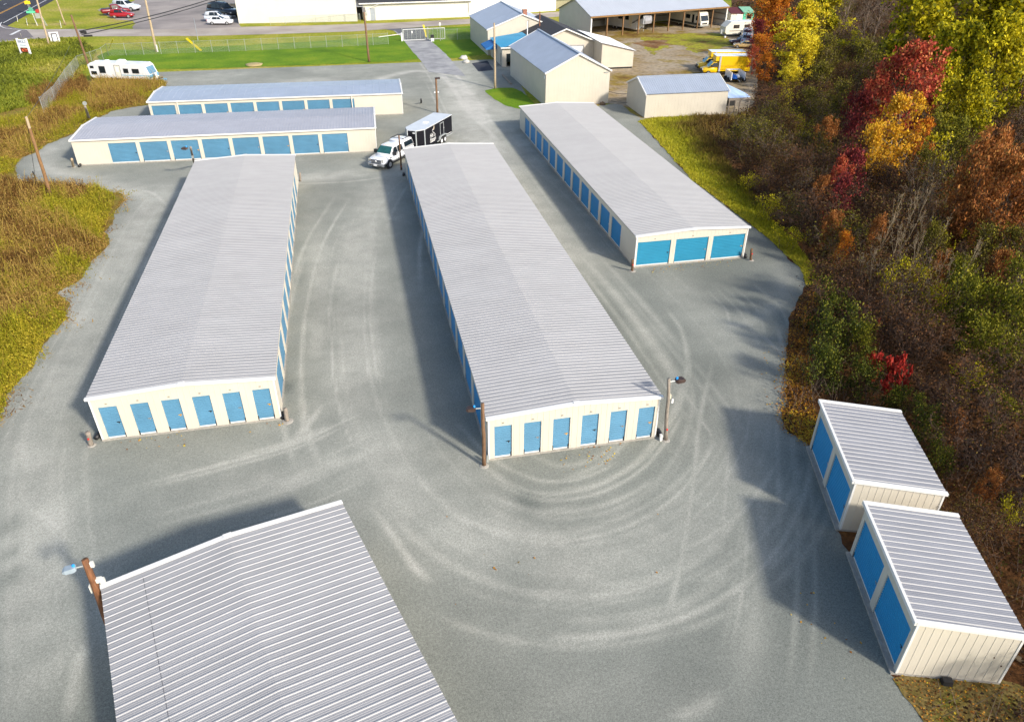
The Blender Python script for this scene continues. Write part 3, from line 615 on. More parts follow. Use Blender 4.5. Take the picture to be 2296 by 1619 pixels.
F_ = storage("storage_building", "farthest crosswise row of blue doors, with the pale blue roof", (7.45, 99.35), RAD(87.37), 8.4, 31.0, 2.66, .28,
             left=[(31.0-b, 31.0-a) for a, b in [(.3+3.12*i, 3.05+3.12*i) for i in range(8)]], rpitch=.85, minor=False, roof=ROOFB, dh=2.2, eave_trim=(True, False), cat="storage building")
for bld, xs in ((F_, (6.4, 27.6)),):
    for x in xs: MB().box(-.12, -.02, x-.05, x+.05, .1, 2.6).build("downspout", TRIM, bld)

# two small drive-up sheds by the wood, one-way roof
def shed(label, o, rot, w, l):
    t = storage("storage_shed", label, o, rot, w, l, 2.95, -.32, left=[(.22, 2.78), (3.2, 5.76)], mono=True, paint=BLUE_SHADED, paintL=mat("cobalt_door_paint", (.003, .235, .47), .45, 0, .05, 1.5), cat="storage shed", dh=2.3, oh=.06, group=None, roof=mat("shed_steel_roof", (.25, .255, .28), .6, .1, .09, 1.6, var2=.09, scale2=.4, stretch=(.35, 1, 1)), rib_h=.022)
    for y0, y1 in ((-.09, l+.09),):
        MB().box(-.17, -.06, y0, y1, 2.90, 3.06).build("fascia", WHITET, t)
    MB().box(-.17, -.02, -.02, l+.02, -.05, .085).build("sill_slab", CONC, t)
    return t
S2 = shed("nearer of the two small cream sheds with cobalt doors, bottom right corner", (17.72, 13.42), RAD(-18.4), 3.70, 6.0)
S1 = shed("farther of the two small cream sheds with cobalt doors, at the wood's edge", (19.97, 20.45), RAD(-18.7), 3.85, 6.0)

# ------------------------------------------------------------------ office cluster and sheds behind
def gable(name, label, o, rot, w, l, h, rise, roof, wallm=WALL2, cat="building", oh=.2, rpitch=.9, rib=.45, trim=WHITET, ribh=.03, front=(), dh=3.0, group=None, minor=False):
    t = thing(name, label, cat, (o[0], o[1], 0), rot, group); wm = MB(); zf = lambda s: h+rise*(1-abs(2*s/w-1))
    wall_run(wm, (0, 0), (w, 0), zf, [(a, b, dh) for a, b in front], 0, rib, rib_w=.05, rib_d=.012); wall_run(wm, (w, 0), (w, l), lambda s: h, [], 0, rib, rib_w=.05, rib_d=.012)
    wall_run(wm, (w, l), (0, l), zf, [], 0, rib, rib_w=.05, rib_d=.012); wall_run(wm, (0, l), (0, 0), lambda s: h, [], 0, rib, rib_w=.05, rib_d=.012)
    wm.build("wall", wallm, t); rm = MB(); ev = .06; ez = h+ev-rise*oh/(w/2)
    for sx in (-oh, w+oh):
        roof_slope(rm, (sx, -oh, ez), (sx, l+oh, ez), (w/2, -oh, h+rise+ev), (w/2, l+oh, h+rise+ev), rpitch, ribh, .12, .05, minor=minor)
    for xa, xb, za, zb in ((-oh, w/2, ez-.05, h+rise), (w/2, w+oh, h+rise, ez-.05)):
        rm.add([(xa, -oh, za), (xb, -oh, zb), (xb, l+oh, zb), (xa, l+oh, za)], [(0, 3, 2, 1)])
    rm.build("roof", roof, t)
    MB().box(w/2-.15, w/2+.15, -oh-.03, l+oh+.03, h+rise+ev-.02, h+rise+ev+.06).build("ridge_cap", roof, t)
    for yy in (-oh-.04, l+oh-.06):
        for xa, xb in ((-oh-.02, w/2), (w/2, w+oh+.02)):
            za = ez if xa < 0 else h+rise+ev; zb = h+rise+ev if xa < 0 else ez; m_ = MB()
            m_.add([(xa, yy, za-.16), (xb, yy, zb-.16), (xb, yy+.1, zb-.16), (xa, yy+.1, za-.16), (xa, yy, za+.04), (xb, yy, zb+.04), (xb, yy+.1, zb+.04), (xa, yy+.1, za+.04)], ((0, 3, 2, 1), (4, 5, 6, 7), (0, 1, 5, 4), (1, 2, 6, 5), (2, 3, 7, 6), (3, 0, 4, 7)))
            m_.build("rake_trim", trim, t)
    return t
o3l = G(*z3(813, 926)); o3r = G(*z3(1385, 905))
O3 = gable("barn", "tall cream steel barn with grey gable roof beyond the pale roofed row", (26.75, 99.7), RAD(1.0), 9.0, 20.6, 4.35, 2.2, ROOFB, rpitch=.3, ribh=.02)
MB().box(8.2, 8.75, -.10, -.03, 4.0, 4.12).build("gutter_stub", GALV, O3)
MB().box(-.10, -.03, .35, .6, 3.5, 3.85).build("wall_lamp", WHITEP, O3)
O1 = gable("garage", "cream gable garage behind the blue awning, nearest the sliding gate", (26.1, 137.6), RAD(.5), 12.4, 17.6, 4.25, 2.3, ROOFB, rpitch=.45, ribh=.02)
MB().box(7.0, 8.3, -.06, .02, 0, 3.0).build("wall_panel", TRIM, O1)
# office: shingled gable with a lower blue-roofed front
O2 = thing("office_building", "office with dark shingle roof, blue metal entrance roof and brick chimney", "office", (31.9, 126.4, 0), 0)
wm = MB(); zf = lambda s: 3.5+2.0*(1-abs(2*s/10.3-1))
wall_run(wm, (0, 0), (10.3, 0), zf, [(5.1, 8.3, 3.0)], 0, 0); wall_run(wm, (10.3, 0), (10.3, 17), lambda s: 3.5, [], 0, 0); wall_run(wm, (10.3, 17), (0, 17), zf, [], 0, 0); wall_run(wm, (0, 17), (0, 0), lambda s: 3.5, [], 0, 0)
wm.build("wall", WALL2, O2)
MB().box(5.1, 8.3, .06, .11, 0, 2.98).build("overhead_door", WHITEP, O2)
fr = MB(); fr.box(4.95, 5.1, -.05, .02, 0, 3.0).box(8.3, 8.45, -.05, .02, 0, 3.0).box(4.95, 8.45, -.05, .02, 3.0, 3.15); fr.build("door_frame", mat("grey_frame", (.33, .33, .34), .5), O2)
rm = MB()
for sx in (-.35, 10.65):
    q = [(sx, -.35, 3.5-.05), (5.15, -.35, 5.56), (5.15, 17.3, 5.56), (sx, 17.3, 3.45)]
    rm.add(q+[(x, y, z+.12) for x, y, z in q], ((0, 1, 2, 3), (4, 5, 6, 7), (0, 1, 5, 4), (1, 2, 6, 5), (2, 3, 7, 6), (3, 0, 4, 7)))
rm.build("roof", SHINGLE, O2)
fs = MB()
for xa, xb, za, zb in ((-.45, 5.15, 3.40, 5.58), (5.15, 10.75, 5.58, 3.40)):
    fs.add([(xa, -.48, za), (xb, -.48, zb), (xb, -.35, zb), (xa, -.35, za), (xa, -.48, za+.2), (xb, -.48, zb+.2), (xb, -.35, zb+.2), (xa, -.35, za+.2)], ((0, 3, 2, 1), (4, 5, 6, 7), (0, 1, 5, 4), (1, 2, 6, 5), (2, 3, 7, 6), (3, 0, 4, 7)))
fs.build("fascia", WHITET, O2)
BRICK = mat("chimney_brick", (.30, .13, .09), .9, 0, .35, 8)
ch = MB(); ch.box(.75, 1.45, 12.0, 12.7, 3.2, 7.0).box(.69, 1.51, 11.94, 12.76, 7.0, 7.15); ch.build("chimney", BRICK, O2)
MB().tube([(.1, 6.0, 3.3), (.1, 6.0, 6.1)], .09, 10).build("vent_pipe", WHITEP, O2)
MB().tube([(3.0, 9.0, 4.4), (3.0, 9.0, 7.2)], .1, 8).build("vent_pipe", mat("rusty_pipe", (.22, .09, .04), .8, 0, .3), O2)
# front wing with blue roof (local to the office)
fw = MB(); X0, Y0 = -5.4, .8
wall_run(fw, (X0, Y0), (0, Y0), lambda s: 2.95+s*.13, [(.72, 1.45, 2.0)], 0, .4, rib_w=.06); wall_run(fw, (X0, 10.6), (X0, Y0), lambda s: 2.95, [(2.2, 3.2, 2.1), (8.4, 9.1, 2.0)], 0, .4, rib_w=.06)
wall_run(fw, (0, 10.6), (X0, 10.6), lambda s: 3.65-s*.13, [], 0, 0)
fw.build("front_wing", WALL2, O2)
MB().box(X0+.72, X0+1.45, Y0+.05, Y0+.08, .7, 1.98).build("window", GLASS, O2); MB().box(X0+.05, X0+.08, 10.6-9.1, 10.6-8.4, .6, 1.98).build("window", GLASS, O2)
MB().box(X0+.05, X0+.09, 10.6-3.2, 10.6-2.2, 0, 2.08).build("entrance_door", mat("dark_door", (.05, .02, .02), .5), O2)
bl = MB(); roof_slope(bl, (X0-.25, Y0-.3, 3.02), (X0-.25, 10.5, 3.02), (.4, Y0-.3, 3.80), (.4, 10.5, 3.80), .5, .03, minor=False); bl.build("blue_roof", mat("blue_steel_roof", (.03, .24, .42), .4, 0, .06, .5), O2)
MB().box(X0-.3, .4, Y0-.42, Y0-.3, 2.86, 3.06).build("fascia", WHITET, O2)
aw = MB(); AWN = mat("blue_awning_canvas", (.012, .14, .40), .7, 0, .1)
aw.loft([[(X0-.02, 5.2, 2.9), (X0-.02, 5.2, 2.0), (X0-1.9, 5.2, 1.95), (X0-1.9, 5.2, 2.2)], [(X0-.02, 9.9, 2.9), (X0-.02, 9.9, 2.0), (X0-1.9, 9.9, 1.95), (X0-1.9, 9.9, 2.2)]]); aw.build("awning", AWN, O2)
# white-roofed lean-to on the right of the office
W4 = thing("workshop_wing", "cream workshop wing with white one way roof, right of the shingled office", "workshop", (42.0, 121.9, 0), 0)
wm = MB(); wall_run(wm, (0, 0), (5.5, 0), lambda s: 4.0-.23*s, [], .25, .35, rib_w=.06); wall_run(wm, (5.5, 0), (5.5, 13), lambda s: 2.74, [], .25, .35); wall_run(wm, (5.5, 13), (0, 13), lambda s: 2.74+.23*s, [], .25, 0); wall_run(wm, (0, 13), (0, 0), lambda s: 4.0, [], .25, 0)
wm.build("wall", WALL2, W4); rm = MB(); roof_slope(rm, (5.85, -.3, 2.72), (5.85, 13.3, 2.72), (-.3, -.3, 4.13), (-.3, 13.3, 4.13), .6, .02, minor=False); rm.build("roof", ROOFW, W4)
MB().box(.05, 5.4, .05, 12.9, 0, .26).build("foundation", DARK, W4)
# small garage right
O5 = gable("small_barn", "small cream barn with grey gable roof, standing apart beside the blue tarp shelter", (49.05, 91.1), RAD(90-1.0), 7.2, 11.25, 2.95, 1.35, ROOFB, rpitch=.3, ribh=.02, oh=.12)
# open-front carport
cang = RAD(15)
CP = thing("carport_barn", "long open fronted pole barn with grey roof sheltering parked campers", "pole barn", (49.7, 152.0, 0), cang)
wm = MB(); CW, CD, CH, CR = 34.8, 12.4, 4.0, 2.4
zg = lambda s: CH+CR*(1-abs(2*s/CD-1))
wall_run(wm, (0, CD), (0, 0), zg, [], 0, .45, rib_w=.05); wall_run(wm, (CW, 0), (CW, CD), zg, [], 0, .45); wall_run(wm, (CW, CD), (0, CD), lambda s: CH, [], 0, .45)
for (a, b) in (((.06, 0), (.06, CD)), ((CW-.06, CD), (CW-.06, 0))): wall_run(wm, a, b, zg, [], 0, 0)
wall_run(wm, (.05, CD-.06), (CW-.05, CD-.06), lambda s: CH, [], 0, 0)
wm.build("wall", mat("grey_steel_wall", (.50, .48, .44), .55, 0, .05, .8), CP)
rm = MB(); ro = .35; cz = CH+.1-CR*ro/(CD/2)
roof_slope(rm, (-ro, -ro, cz), (CW+ro, -ro, cz), (-ro, CD/2, CH+CR+.1), (CW+ro, CD/2, CH+CR+.1), .6, .02, minor=False)
roof_slope(rm, (-ro, CD+ro, cz), (CW+ro, CD+ro, cz), (-ro, CD/2, CH+CR+.1), (CW+ro, CD/2, CH+CR+.1), .6, .02, minor=False)
for ya, yb, za, zb in ((-ro, CD/2, cz-.06, CH+CR), (CD/2, CD+ro, CH+CR, cz-.06)): rm.add([(-ro, ya, za), (CW+ro, ya, za), (CW+ro, yb, zb), (-ro, yb, zb)], [(0, 3, 2, 1)])
rm.build("roof", mat("carport_roof", (.44, .47, .52), .45, .15, .04, .5), CP)
MB().box(-ro, CW+ro, -ro-.06, -ro+.02, cz-.30, cz-.02).build("fascia_board", mat("brown_fascia", (.24, .13, .045), .8, 0, .2, 1), CP)
MB().box(0, CW, -.1, .1, CH-.40, CH-.12).build("header_beam", WOODO, CP)
for i in range(1, 9):
    x = CW*i/9; MB().box(x-.11, x+.11, -.11, .11, 0, CH-.4).build("post", WOODO, CP)
for x0 in (0.02, CW-.02): MB().box(x0-.14, x0+.14, -.16, -.02, 0, CH-.3).build("corner_post", WHITET, CP)
gb = MB()
for z in (1.2, 2.4, 3.6):
    gb.box(CW-.22, CW-.08, .2, CD-.2, z-.08, z+.08); gb.box(.1, CW-.3, CD-.24, CD-.1, z-.08, z+.08)
gb.build("girt", WOODG, CP)
# two garden sheds beyond the carport
def small_hut(label, px, w, d, h, wallc, roofc, doorside, rot):
    p = G(*px); t = thing("garden_shed", label, "shed", p, rot); MB().box(0, w, 0, d, 0, h).build("wall", wallc, t)
    r = MB(); r.add([(-.15, -.2, h+.02), (w+.15, -.2, h+.02), (w+.15, d+.2, h+.75), (-.15, d+.2, h+.75), (-.15, -.2, h+.12), (w+.15, -.2, h+.12), (w+.15, d+.2, h+.85), (-.15, d+.2, h+.85)], ((0, 3, 2, 1), (4, 5, 6, 7), (0, 1, 5, 4), (1, 2, 6, 5), (2, 3, 7, 6), (3, 0, 4, 7))); r.build("roof", roofc, t)
    if doorside: MB().box(w*.45, w*.45+1.0, -.05, .0, .1, 2.3).build("door", WHITEP, t)
    else:
        f = MB().box(w*.28, w*.28+1.3, -.05, 0, 1.2, 2.3).build("window", mat("tan_frame", (.35, .28, .17), .6), t); MB().box(w*.28+.15, w*.28+1.15, -.07, -.05, 1.35, 2.15).build("pane", GLASS, f)
    return t
small_hut("small cream shed with dark red roof and white door, right of the pole barn", z4(850, 226), 2.7, 3.5, 2.35, TRIM, mat("maroon_roof", (.10, .015, .015), .6, 0, .2, 2), True, RAD(-6))
small_hut("small mint green shed with one window, right of the cream shed", z4(958, 224), 2.3, 3, 2.5, mat("mint_green_wall", (.09, .52, .32), .6, 0, .06, 2), mat("mint_roof", (.2, .42, .28), .6), False, RAD(-6))
# tarp shelter beside the small barn
TS = thing("tarp_shelter", "low open lean-to with a blue and white tarp roof, against the small barn", "shelter", (49.4, 91.6, 0), RAD(2))
r = MB(); r.add([(-.05, -.3, 1.95), (3.2, -.3, 1.85), (3.3, 1.2, 2.05), (2.2, 4.6, 2.6), (-.05, 5.0, 2.65)], [(0, 1, 2, 3, 4)])
r.add([(-.05, -.3, 1.88), (3.2, -.3, 1.78), (3.3, 1.2, 1.98), (2.2, 4.6, 2.53), (-.05, 5.0, 2.58)], [(4, 3, 2, 1, 0)]); r.build("roof", mat("pale_blue_tarp", (.42, .55, .78), .45, 0, .18, .9, var2=.15, scale2=.6, stretch=(2.5, .5, 1)), TS)
MB().box(-.05, 3.2, -.36, -.28, 1.62, 1.9).build("front_beam", WOODG, TS)
for x in (.12, 1.0, 1.7, 3.0): MB().box(x-.06, x+.06, -.3, -.18, 0, 1.7).build("post", WOODG, TS)
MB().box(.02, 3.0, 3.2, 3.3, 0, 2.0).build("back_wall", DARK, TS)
bt = MB(); bt.add([(.0, 3.2, 2.42), (1.4, 3.3, 2.42), (1.7, 4.7, 2.68), (.1, 5.05, 2.70)], [(0, 1, 2, 3)]); bt.add([(.0, 3.2, 2.40), (1.4, 3.3, 2.40), (1.7, 4.7, 2.66), (.1, 5.05, 2.68)], [(3, 2, 1, 0)]); bt.build("blue_tarp", mat("blue_tarp", (.01, .13, .55), .4, 0, .15, 2), TS)

# big white buildings across the road
H1 = thing("warehouse", "large bright cream warehouse across the side road beside the parking lot", "warehouse", (-20.5, 184.9, 0), RAD(-4.0))
wm = MB(); wall_run(wm, (0, 0), (25.6, 0), lambda s: 6.4, [], 0, .6, rib_w=.06); wall_run(wm, (0, 24), (0, 0), lambda s: 6.4, [], 0, .6); wall_run(wm, (25.6, 0), (25.6, 24), lambda s: 6.4, [], 0, 0); wall_run(wm, (25.6, 24), (0, 24), lambda s: 6.4, [], 0, 0); wm.build("wall", WALLW, H1)
MB().box(-.3, 25.8, -.3, 24.3, 6.42, 6.65).build("roof", ROOFW, H1); MB().box(17.7, 25.7, -.25, -.04, 5.0, 5.25).build("eave_trim", WHITET, H1)
MB().box(4.2, 5.8, -.1, -.03, 5.0, 5.12).build("wall_bracket", TRIM, H1); MB().box(24.4, 25.3, -.08, -.02, 5.3, 5.8).build("wall_plate", TRIM, H1)
H2 = thing("annex_building", "low cream annex with dark shingle roof and grey door, between the warehouse and the garage", "annex", (6.6, 183.8, 0), RAD(4.0))
wm = MB(); wall_run(wm, (0, 0), (24.9, 0), lambda s: 3.5, [(1.5, 2.6, 2.5)], 0, 0); wall_run(wm, (0, 12), (0, 0), lambda s: 3.5, [], 0, 0); wall_run(wm, (24.9, 0), (24.9, 12), lambda s: 3.5, [], 0, 0); wm.build("wall", WALLW, H2)
MB().box(1.5, 2.6, .05, .1, 0, 2.5).build("door", mat("grey_door", (.30, .33, .37), .5), H2)
for x in (8.8, 16.6): MB().box(x-.04, x+.04, -.03, .01, .1, 3.4).build("seam_trim", TRIM, H2)
r = MB(); r.add([(-.9, -.6, 3.45), (25, -.6, 3.45), (25, 6, 5.4), (-.9, 6, 5.4), (-.9, -.6, 3.62), (25, -.6, 3.62), (25, 6, 5.55), (-.9, 6, 5.55)], ((0, 3, 2, 1), (4, 5, 6, 7), (0, 1, 5, 4), (1, 2, 6, 5), (2, 3, 7, 6), (3, 0, 4, 7))); r.build("roof", SHINGLE, H2)
MB().box(-.95, 25.05, -.75, -.6, 3.42, 3.65).build("gutter", WHITET, H2); MB().tube([(3.4, -.7, 3.4), (.6, -.15, 2.2), (.6, -.12, 0)], .07, 6).build("downspout", WHITET, H2)
MB().box(24.2, 24.35, -.2, -.05, 1.0, 3.5).build("downspout", WHITET, H2); MB().box(.5, .8, -.16, -.02, 1.1, 1.7).build("meter_box", GALV, H2)
GP = thing("covered_passage", "dark covered passage with small grey roof between the warehouse and the annex", "passage", (5.0, 184.6, 0), 0)
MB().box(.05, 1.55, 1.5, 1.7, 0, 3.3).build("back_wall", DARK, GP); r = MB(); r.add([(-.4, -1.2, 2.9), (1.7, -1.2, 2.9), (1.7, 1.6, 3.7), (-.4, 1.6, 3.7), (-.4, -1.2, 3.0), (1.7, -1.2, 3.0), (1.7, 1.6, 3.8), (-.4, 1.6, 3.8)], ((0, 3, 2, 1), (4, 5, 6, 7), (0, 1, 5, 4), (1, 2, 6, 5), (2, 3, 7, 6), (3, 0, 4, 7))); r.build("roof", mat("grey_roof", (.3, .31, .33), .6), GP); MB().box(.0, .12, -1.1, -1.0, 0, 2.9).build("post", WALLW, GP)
H3 = thing("stained_building", "weathered white building with a shaded alcove holding two cooling units", "building", (31.6, 186.6, 0), RAD(14))
STAIN = mat("stained_white_wall", (.74, .71, .64), .7, 0, .10, .9, stretch=(1.2, 1.2, .25)); wm = MB(); wall_run(wm, (0, 0), (60, 0), lambda s: 7.5, [(22.6, 29.2, 3.4)], 0, 0, thick=2.5); wall_run(wm, (0, 14), (0, 0), lambda s: 7.5, [], 0, 0); wm.build("wall", STAIN, H3)
MB().box(22.6, 29.2, 2.45, 2.6, 0, 3.4).build("alcove_wall", mat("olive_wall", (.30, .28, .18), .8), H3); MB().box(0, 60, 0, 14, 7.5, 7.7).build("roof", ROOFW, H3)
# ------------------------------------------------------------------ yard fittings: lamp posts, bollards, drains
def post_lean(name, label, base, top, r0, r1, wood, cat, extras=None, group=None, dome=None):
    base = Vector(base); top = Vector(top); t = thing(name, label, cat, base, 0, group)
    d = top-base; mb = MB(); k = 6; rng = random.Random(int(base.x*100)); pts = []
    for i in range(k+1):
        f = i/k; pts.append(d*f+Vector((rng.uniform(-1, 1)*.02*(0 < i < k), rng.uniform(-1, 1)*.02*(0 < i < k), 0)))
    mb.tube(pts, [r0+(r1-r0)*i/k for i in range(k+1)], 10); mb.build("post" if d.length < 6 else "pole", wood, t, smooth=True)
    if dome:
        m = MB(); m.tube([(0, 0, -.02), (0, 0, .025), (0, 0, .05)], [dome, dome*.8, dome*.25], 12); m.build("concrete_collar", CONC, t)
    return t, d
SENS = mat("blue_sensor_cap", (.03, .30, .75), .2, 0, .1)
def floodlight(t, at, dirv, shell, sz=1.0):
    at = Vector(at); dv = Vector((dirv[0], dirv[1], 0)).normalized(); n = Vector((-dv.y, dv.x, 0)); h = Vector((0, 0, 1))
    arm = MB().tube([at, at+dv*.35*sz], .04*sz, 6).build("lamp_arm", GALV, t)
    c = at+dv*.55*sz; m = MB(); R = []
    for s, w, q in ((-.22, .12, .10), (-.12, .2, .13), (.25, .22, .10), (.36, .16, .03)):
        p = c+dv*s*sz; R.append([p-n*w*sz-h*q*sz*.8, p+n*w*sz-h*q*sz*.8, p+n*w*sz*.8+h*q*sz, p-n*w*sz*.8+h*q*sz])
    m.loft(R); hd = m.build("lamp_head", shell, t)
    MB().tube([c-dv*.14*sz+h*.1*sz, c-dv*.14*sz+h*.22*sz, c-dv*.14*sz+h*.25*sz], [.07*sz, .07*sz, .03*sz], 8).build("sensor_cap", SENS, hd)
def reflector(t, d, f, r, z=None):
    p = d*f; m = MB(); toward = Vector((-p.x*0, -1, 0)); 
    m.tube([p+Vector((0, -r-.01, 0)), p+Vector((0, -r-.035, 0))], .055, 12); m.build("reflector", REDR, t)
BRN = mat("bronze_housing", (.05, .03, .025), .45, .2, .1)
zb = lambda x, y: (1003.9+x*.2572, 797.2+y*.2572)
# lamp posts at the near end of the middle building
t, d = post_lean("lamp_post", "brown wooden lamp post at the shaded near corner of the middle building", G(*zb(317, 958)), G(*zb(304, 418), 3.95), .105, .085, WOOD, "lamp post", dome=.26)
floodlight(t, d*.93+Vector((-.08, 0, 0)), (-1, .1), BRN, .8)
MB().box(.14, .26, .02, .12, .15, .55).build("switch_box", GALV, t)
t, d = post_lean("lamp_post", "grey wooden lamp post with red reflector at the sunny corner of the middle building", G(*zb(1900, 735)), G(*zb(1928, 203), 4.05), .11, .085, WOODG, "lamp post", dome=.24)
floodlight(t, d*.95+Vector((.08, 0, 0)), (1, .1), BRN, .9); reflector(t, d, .2, .1)
m = MB().box(-.24, -.08, -.08, .06, 2.75, 3.0).build("junction_box", mat("beige_box", (.6, .55, .42), .5), t); MB().tube([(-.14, 0, .6), (-.14, 0, 3.9)], .02, 6).build("conduit", GALV, t); MB().box(-.05, .05, -.13, -.10, 2.5, 2.75).build("notice", WHITEP, t)
MB().box(-.35, -.22, -.05, .1, 0, .38).build("junction_box", WHITET, t)
# foreground lamp post beside the angled roof
bD = G(258, 1432); tD = G(190, 1254, 4.0)
t, d = post_lean("lamp_post", "reddish lamp post with pale blue floodlight and white boxes, beside the foreground roof", bD, tD, .16, .12, mat("red_cedar_wood", (.17, .072, .030), .8, 0, .45, 2.5, .6, 25, stretch=(6, 6, 1)), "lamp post")
floodlight(t, d*.93+Vector((-.1, 0, 0)), (-1, -.15), mat("pale_blue_housing", (.27, .33, .38), .5), .78)
for f, o, s in ((.94, (.19, -.03), (.06, .05, .12)), (.74, (.2, .02), (.09, .08, .09)), (.72, (.3, .04), (.07, .07, .12)), (.62, (.24, -.02), (.07, .06, .1)), (.66, (-.16, 0), (.02, .08, .18))):
    c = d*f; MB().box(c.x+o[0]-s[0], c.x+o[0]+s[0], c.y+o[1]-s[1], c.y+o[1]+s[1], c.z-s[2], c.z+s[2]).build("switch_box", mat("pale_box", (.66, .66, .60), .5, 0, .1), t)
# short guard posts with reflectors
def bollard(label, base, top, r, wood, refl=True, dome=.3):
    t, d = post_lean("guard_post", label, base, top, r, r*.92, wood, "guard post", group=None, dome=dome)
    if refl: reflector(t, d, .62, r)
    return t
z7 = lambda x, y: (x*.30864, 767.7+y*.30864)
zc = lambda x, y: (1358.2+x*.20576, 413.4+y*.20576)
bollard("leaning grey guard post with red reflector left of the meadow side building", G(*z7(665, 745)), G(*z7(636, 655), 1.0), .13, WOODG, dome=.25)
bollard("short weathered guard post at the near right corner of the meadow side building", G(*z7(2088, 572)), G(*z7(2070, 480), .85), .12, WOODG, False, .34)
bollard("reddish guard post with reflector at the shaded corner of the three door end", G(*zc(290, 945)), G(*zc(292, 825), 1.1), .1, WOOD, True, .28)
bollard("brown guard post with reflector standing in gravel right of the three door end", G(*zc(1582, 828)), G(*zc(1592, 705), 1.1), .1, WOOD, True, .25)
bollard("pale wooden guard post at the left end of the row beside the meadow", G(*z1(640, 1455)), G(*z1(625, 1388), 1.3), .13, WOODP, False, .3)
bollard("small dark guard post standing alone in gravel near the far lamp post", G(*z2(1606, 900)), G(*z2(1604, 868), .8), .12, BLACKP, False, None)
bollard("dark short post at the far right corner of the meadow side building", G(648.5+25, 407), G(672, 388, .95), .1, WOODG, False, None)
# other lamp poles
t, d = post_lean("lamp_post", "dark slim lamp post in front of the white pickup", G(900, 381), G(894.5, 305, 4.2), .1, .08, WOOD, "lamp post"); reflector(t, d, .12, .1)
t, d = post_lean("lamp_post", "grey lamp post with dark floodlight behind the far end of the meadow side building", G(437, 372), G(427.5, 331, 3.6), .12, .1, WOODG, "lamp post"); floodlight(t, d*.95, (-1, .2), BRN, 1.0); MB().box(-.1+d.x*.6, .1+d.x*.6, d.y*.6-.2, d.y*.6-.1, 1.9, 2.3).build("meter_box", GALV, t)
t, d = post_lean("lamp_post", "short grey lamp post with round meter behind the row's left end, by the weeds", G(200, 268), G(191, 240, 3.0), .16, .13, WOODG, "lamp post"); MB().tube([(.1, -.2, 2.0), (.1, -.32, 2.0)], .25, 12).build("meter", GALV, t)
t, d = post_lean("lamp_post", "dark brown lamp post standing just behind the black trailer", G(*z2(1747, 988)), G(*z2(1734, 682), 4.4), .14, .12, WOOD, "lamp post"); MB().box(-.15+d.x, .5+d.x, d.y-.12, d.y+.12, 4.25, 4.45).build("lamp_head", BRN, t)
for s in (-.25, .2): MB().box(d.x*.6+s-.07, d.x*.6+s+.07, d.y*.6-.2, d.y*.6-.08, 2.6, 2.75).build("insulator", WHITEP, t)
# utility poles
def upole(label, b, tp, h, wood, r=.16, arm=False):
    bb = G(*b); return post_lean("utility_pole", label, bb, G(*tp, h), r*1.15, r*.8, wood, "utility pole")
u1, d1 = upole("brown leaning utility pole beside the old travel trailer, carrying black cables", z1(812, 692), z1(620, 135), 9.1, WOOD)
u2, d2 = upole("tall pale utility pole with white foot on the lawn fence line", z1(1366, 455), z1(1262, -20), 8.8, WOODP, .2)
MB().box(.14, .34, -.3, -.1, 0, 1.2).build("guy_guard", WHITEP, u2)
u3, d3 = upole("pale utility pole between the two roadside signs", z1(430, 402), z1(318, -6), 7.8, WOODP, .17)
u4, d4 = upole("slender pale utility pole on the grass near the parked red car", z1(570, 222), z1(488, -6), 5.2, WOODP, .15)
u5, d5 = upole("reddish utility pole at the edge of the bright lawn, dark cap on top", z2(1152, 542), z2(1103, 75), 8.2, WOOD, .17)
MB().box(d5.x-.25, d5.x+.25, d5.y-.2, d5.y+.2, 7.6, 8.3).build("transformer", mat("grey_can", (.16, .15, .15), .5), u5)
u6, d6 = upole("pale grey utility pole at the tip of the small grass island by the office", z3(414, 775), z3(405, 203), 8.8, WOODP, .15)
u7, d7 = upole("orange brown utility pole with bleached top standing in the goldenrod", z6(452, 348), (225*.2572, 1018*.2572), 7.4, WOODO, .15)
MB().tube([d7*.86, d7*1.0], [.125, .12], 10).build("bleached_tip", WOODP, u7)
u8, d8 = upole("dark brown utility pole beside the black parked car", z1(1897, 75), z1(1884, -20), 3.5, mat("dark_pole_wood", (.06, .02, .02), .8, 0, .2, 2), .16)
# cables
def cable(label, p0, p1, sag, r=.03):
    p0 = Vector(p0); p1 = Vector(p1); m = MB(); pts = []
    for i in range(15):
        f = i/14; p = p0.lerp(p1, f); p.z -= sag*4*f*(1-f); pts.append(p)
    m.tube(pts, r, 5); o = m.build("overhead_cable", BLACKP); return tag(o, label, "cable")
u1b = Vector(u1.location)
kp = u1b+d1*.70
cable("upper black cable rising from the leaning pole across the parking lot", kp+Vector((.3, 0, .5)), G(500, -10, 8.5), .4, .07)
cable("lower black cable rising from the leaning pole across the parking lot", kp+Vector((.5, 0, 0)), G(520, -10, 8.0), .4, .06)
m = MB().box(.1, .9, -.15, .15, d1.z*.71, d1.z*.71+.35).build("cable_closure", BLACKP, u1); m = MB().box(.4, 1.6, -.1, .1, d1.z*.66, d1.z*.66+.25).build("cable_bracket", BLACKP, u1)
cable("thin pale wire running from the goldenrod pole up towards the roadside", Vector(u7.location)+d7*.98, G(*z1(610, 400), 3.0), .3, .02)
gw = G(*z6(312, 195)); cable("thin guy wire beside the goldenrod pole", gw, Vector(u7.location)+d7*.9+Vector((-.1, 0, 0)), 0, .02)
tag(MB().tube([gw, gw+Vector((0, 0, .9))], .06, 6).build("guy_guard", BLACKP), "small dark guy wire anchor in the gravel left of the goldenrod pole", "guy anchor")

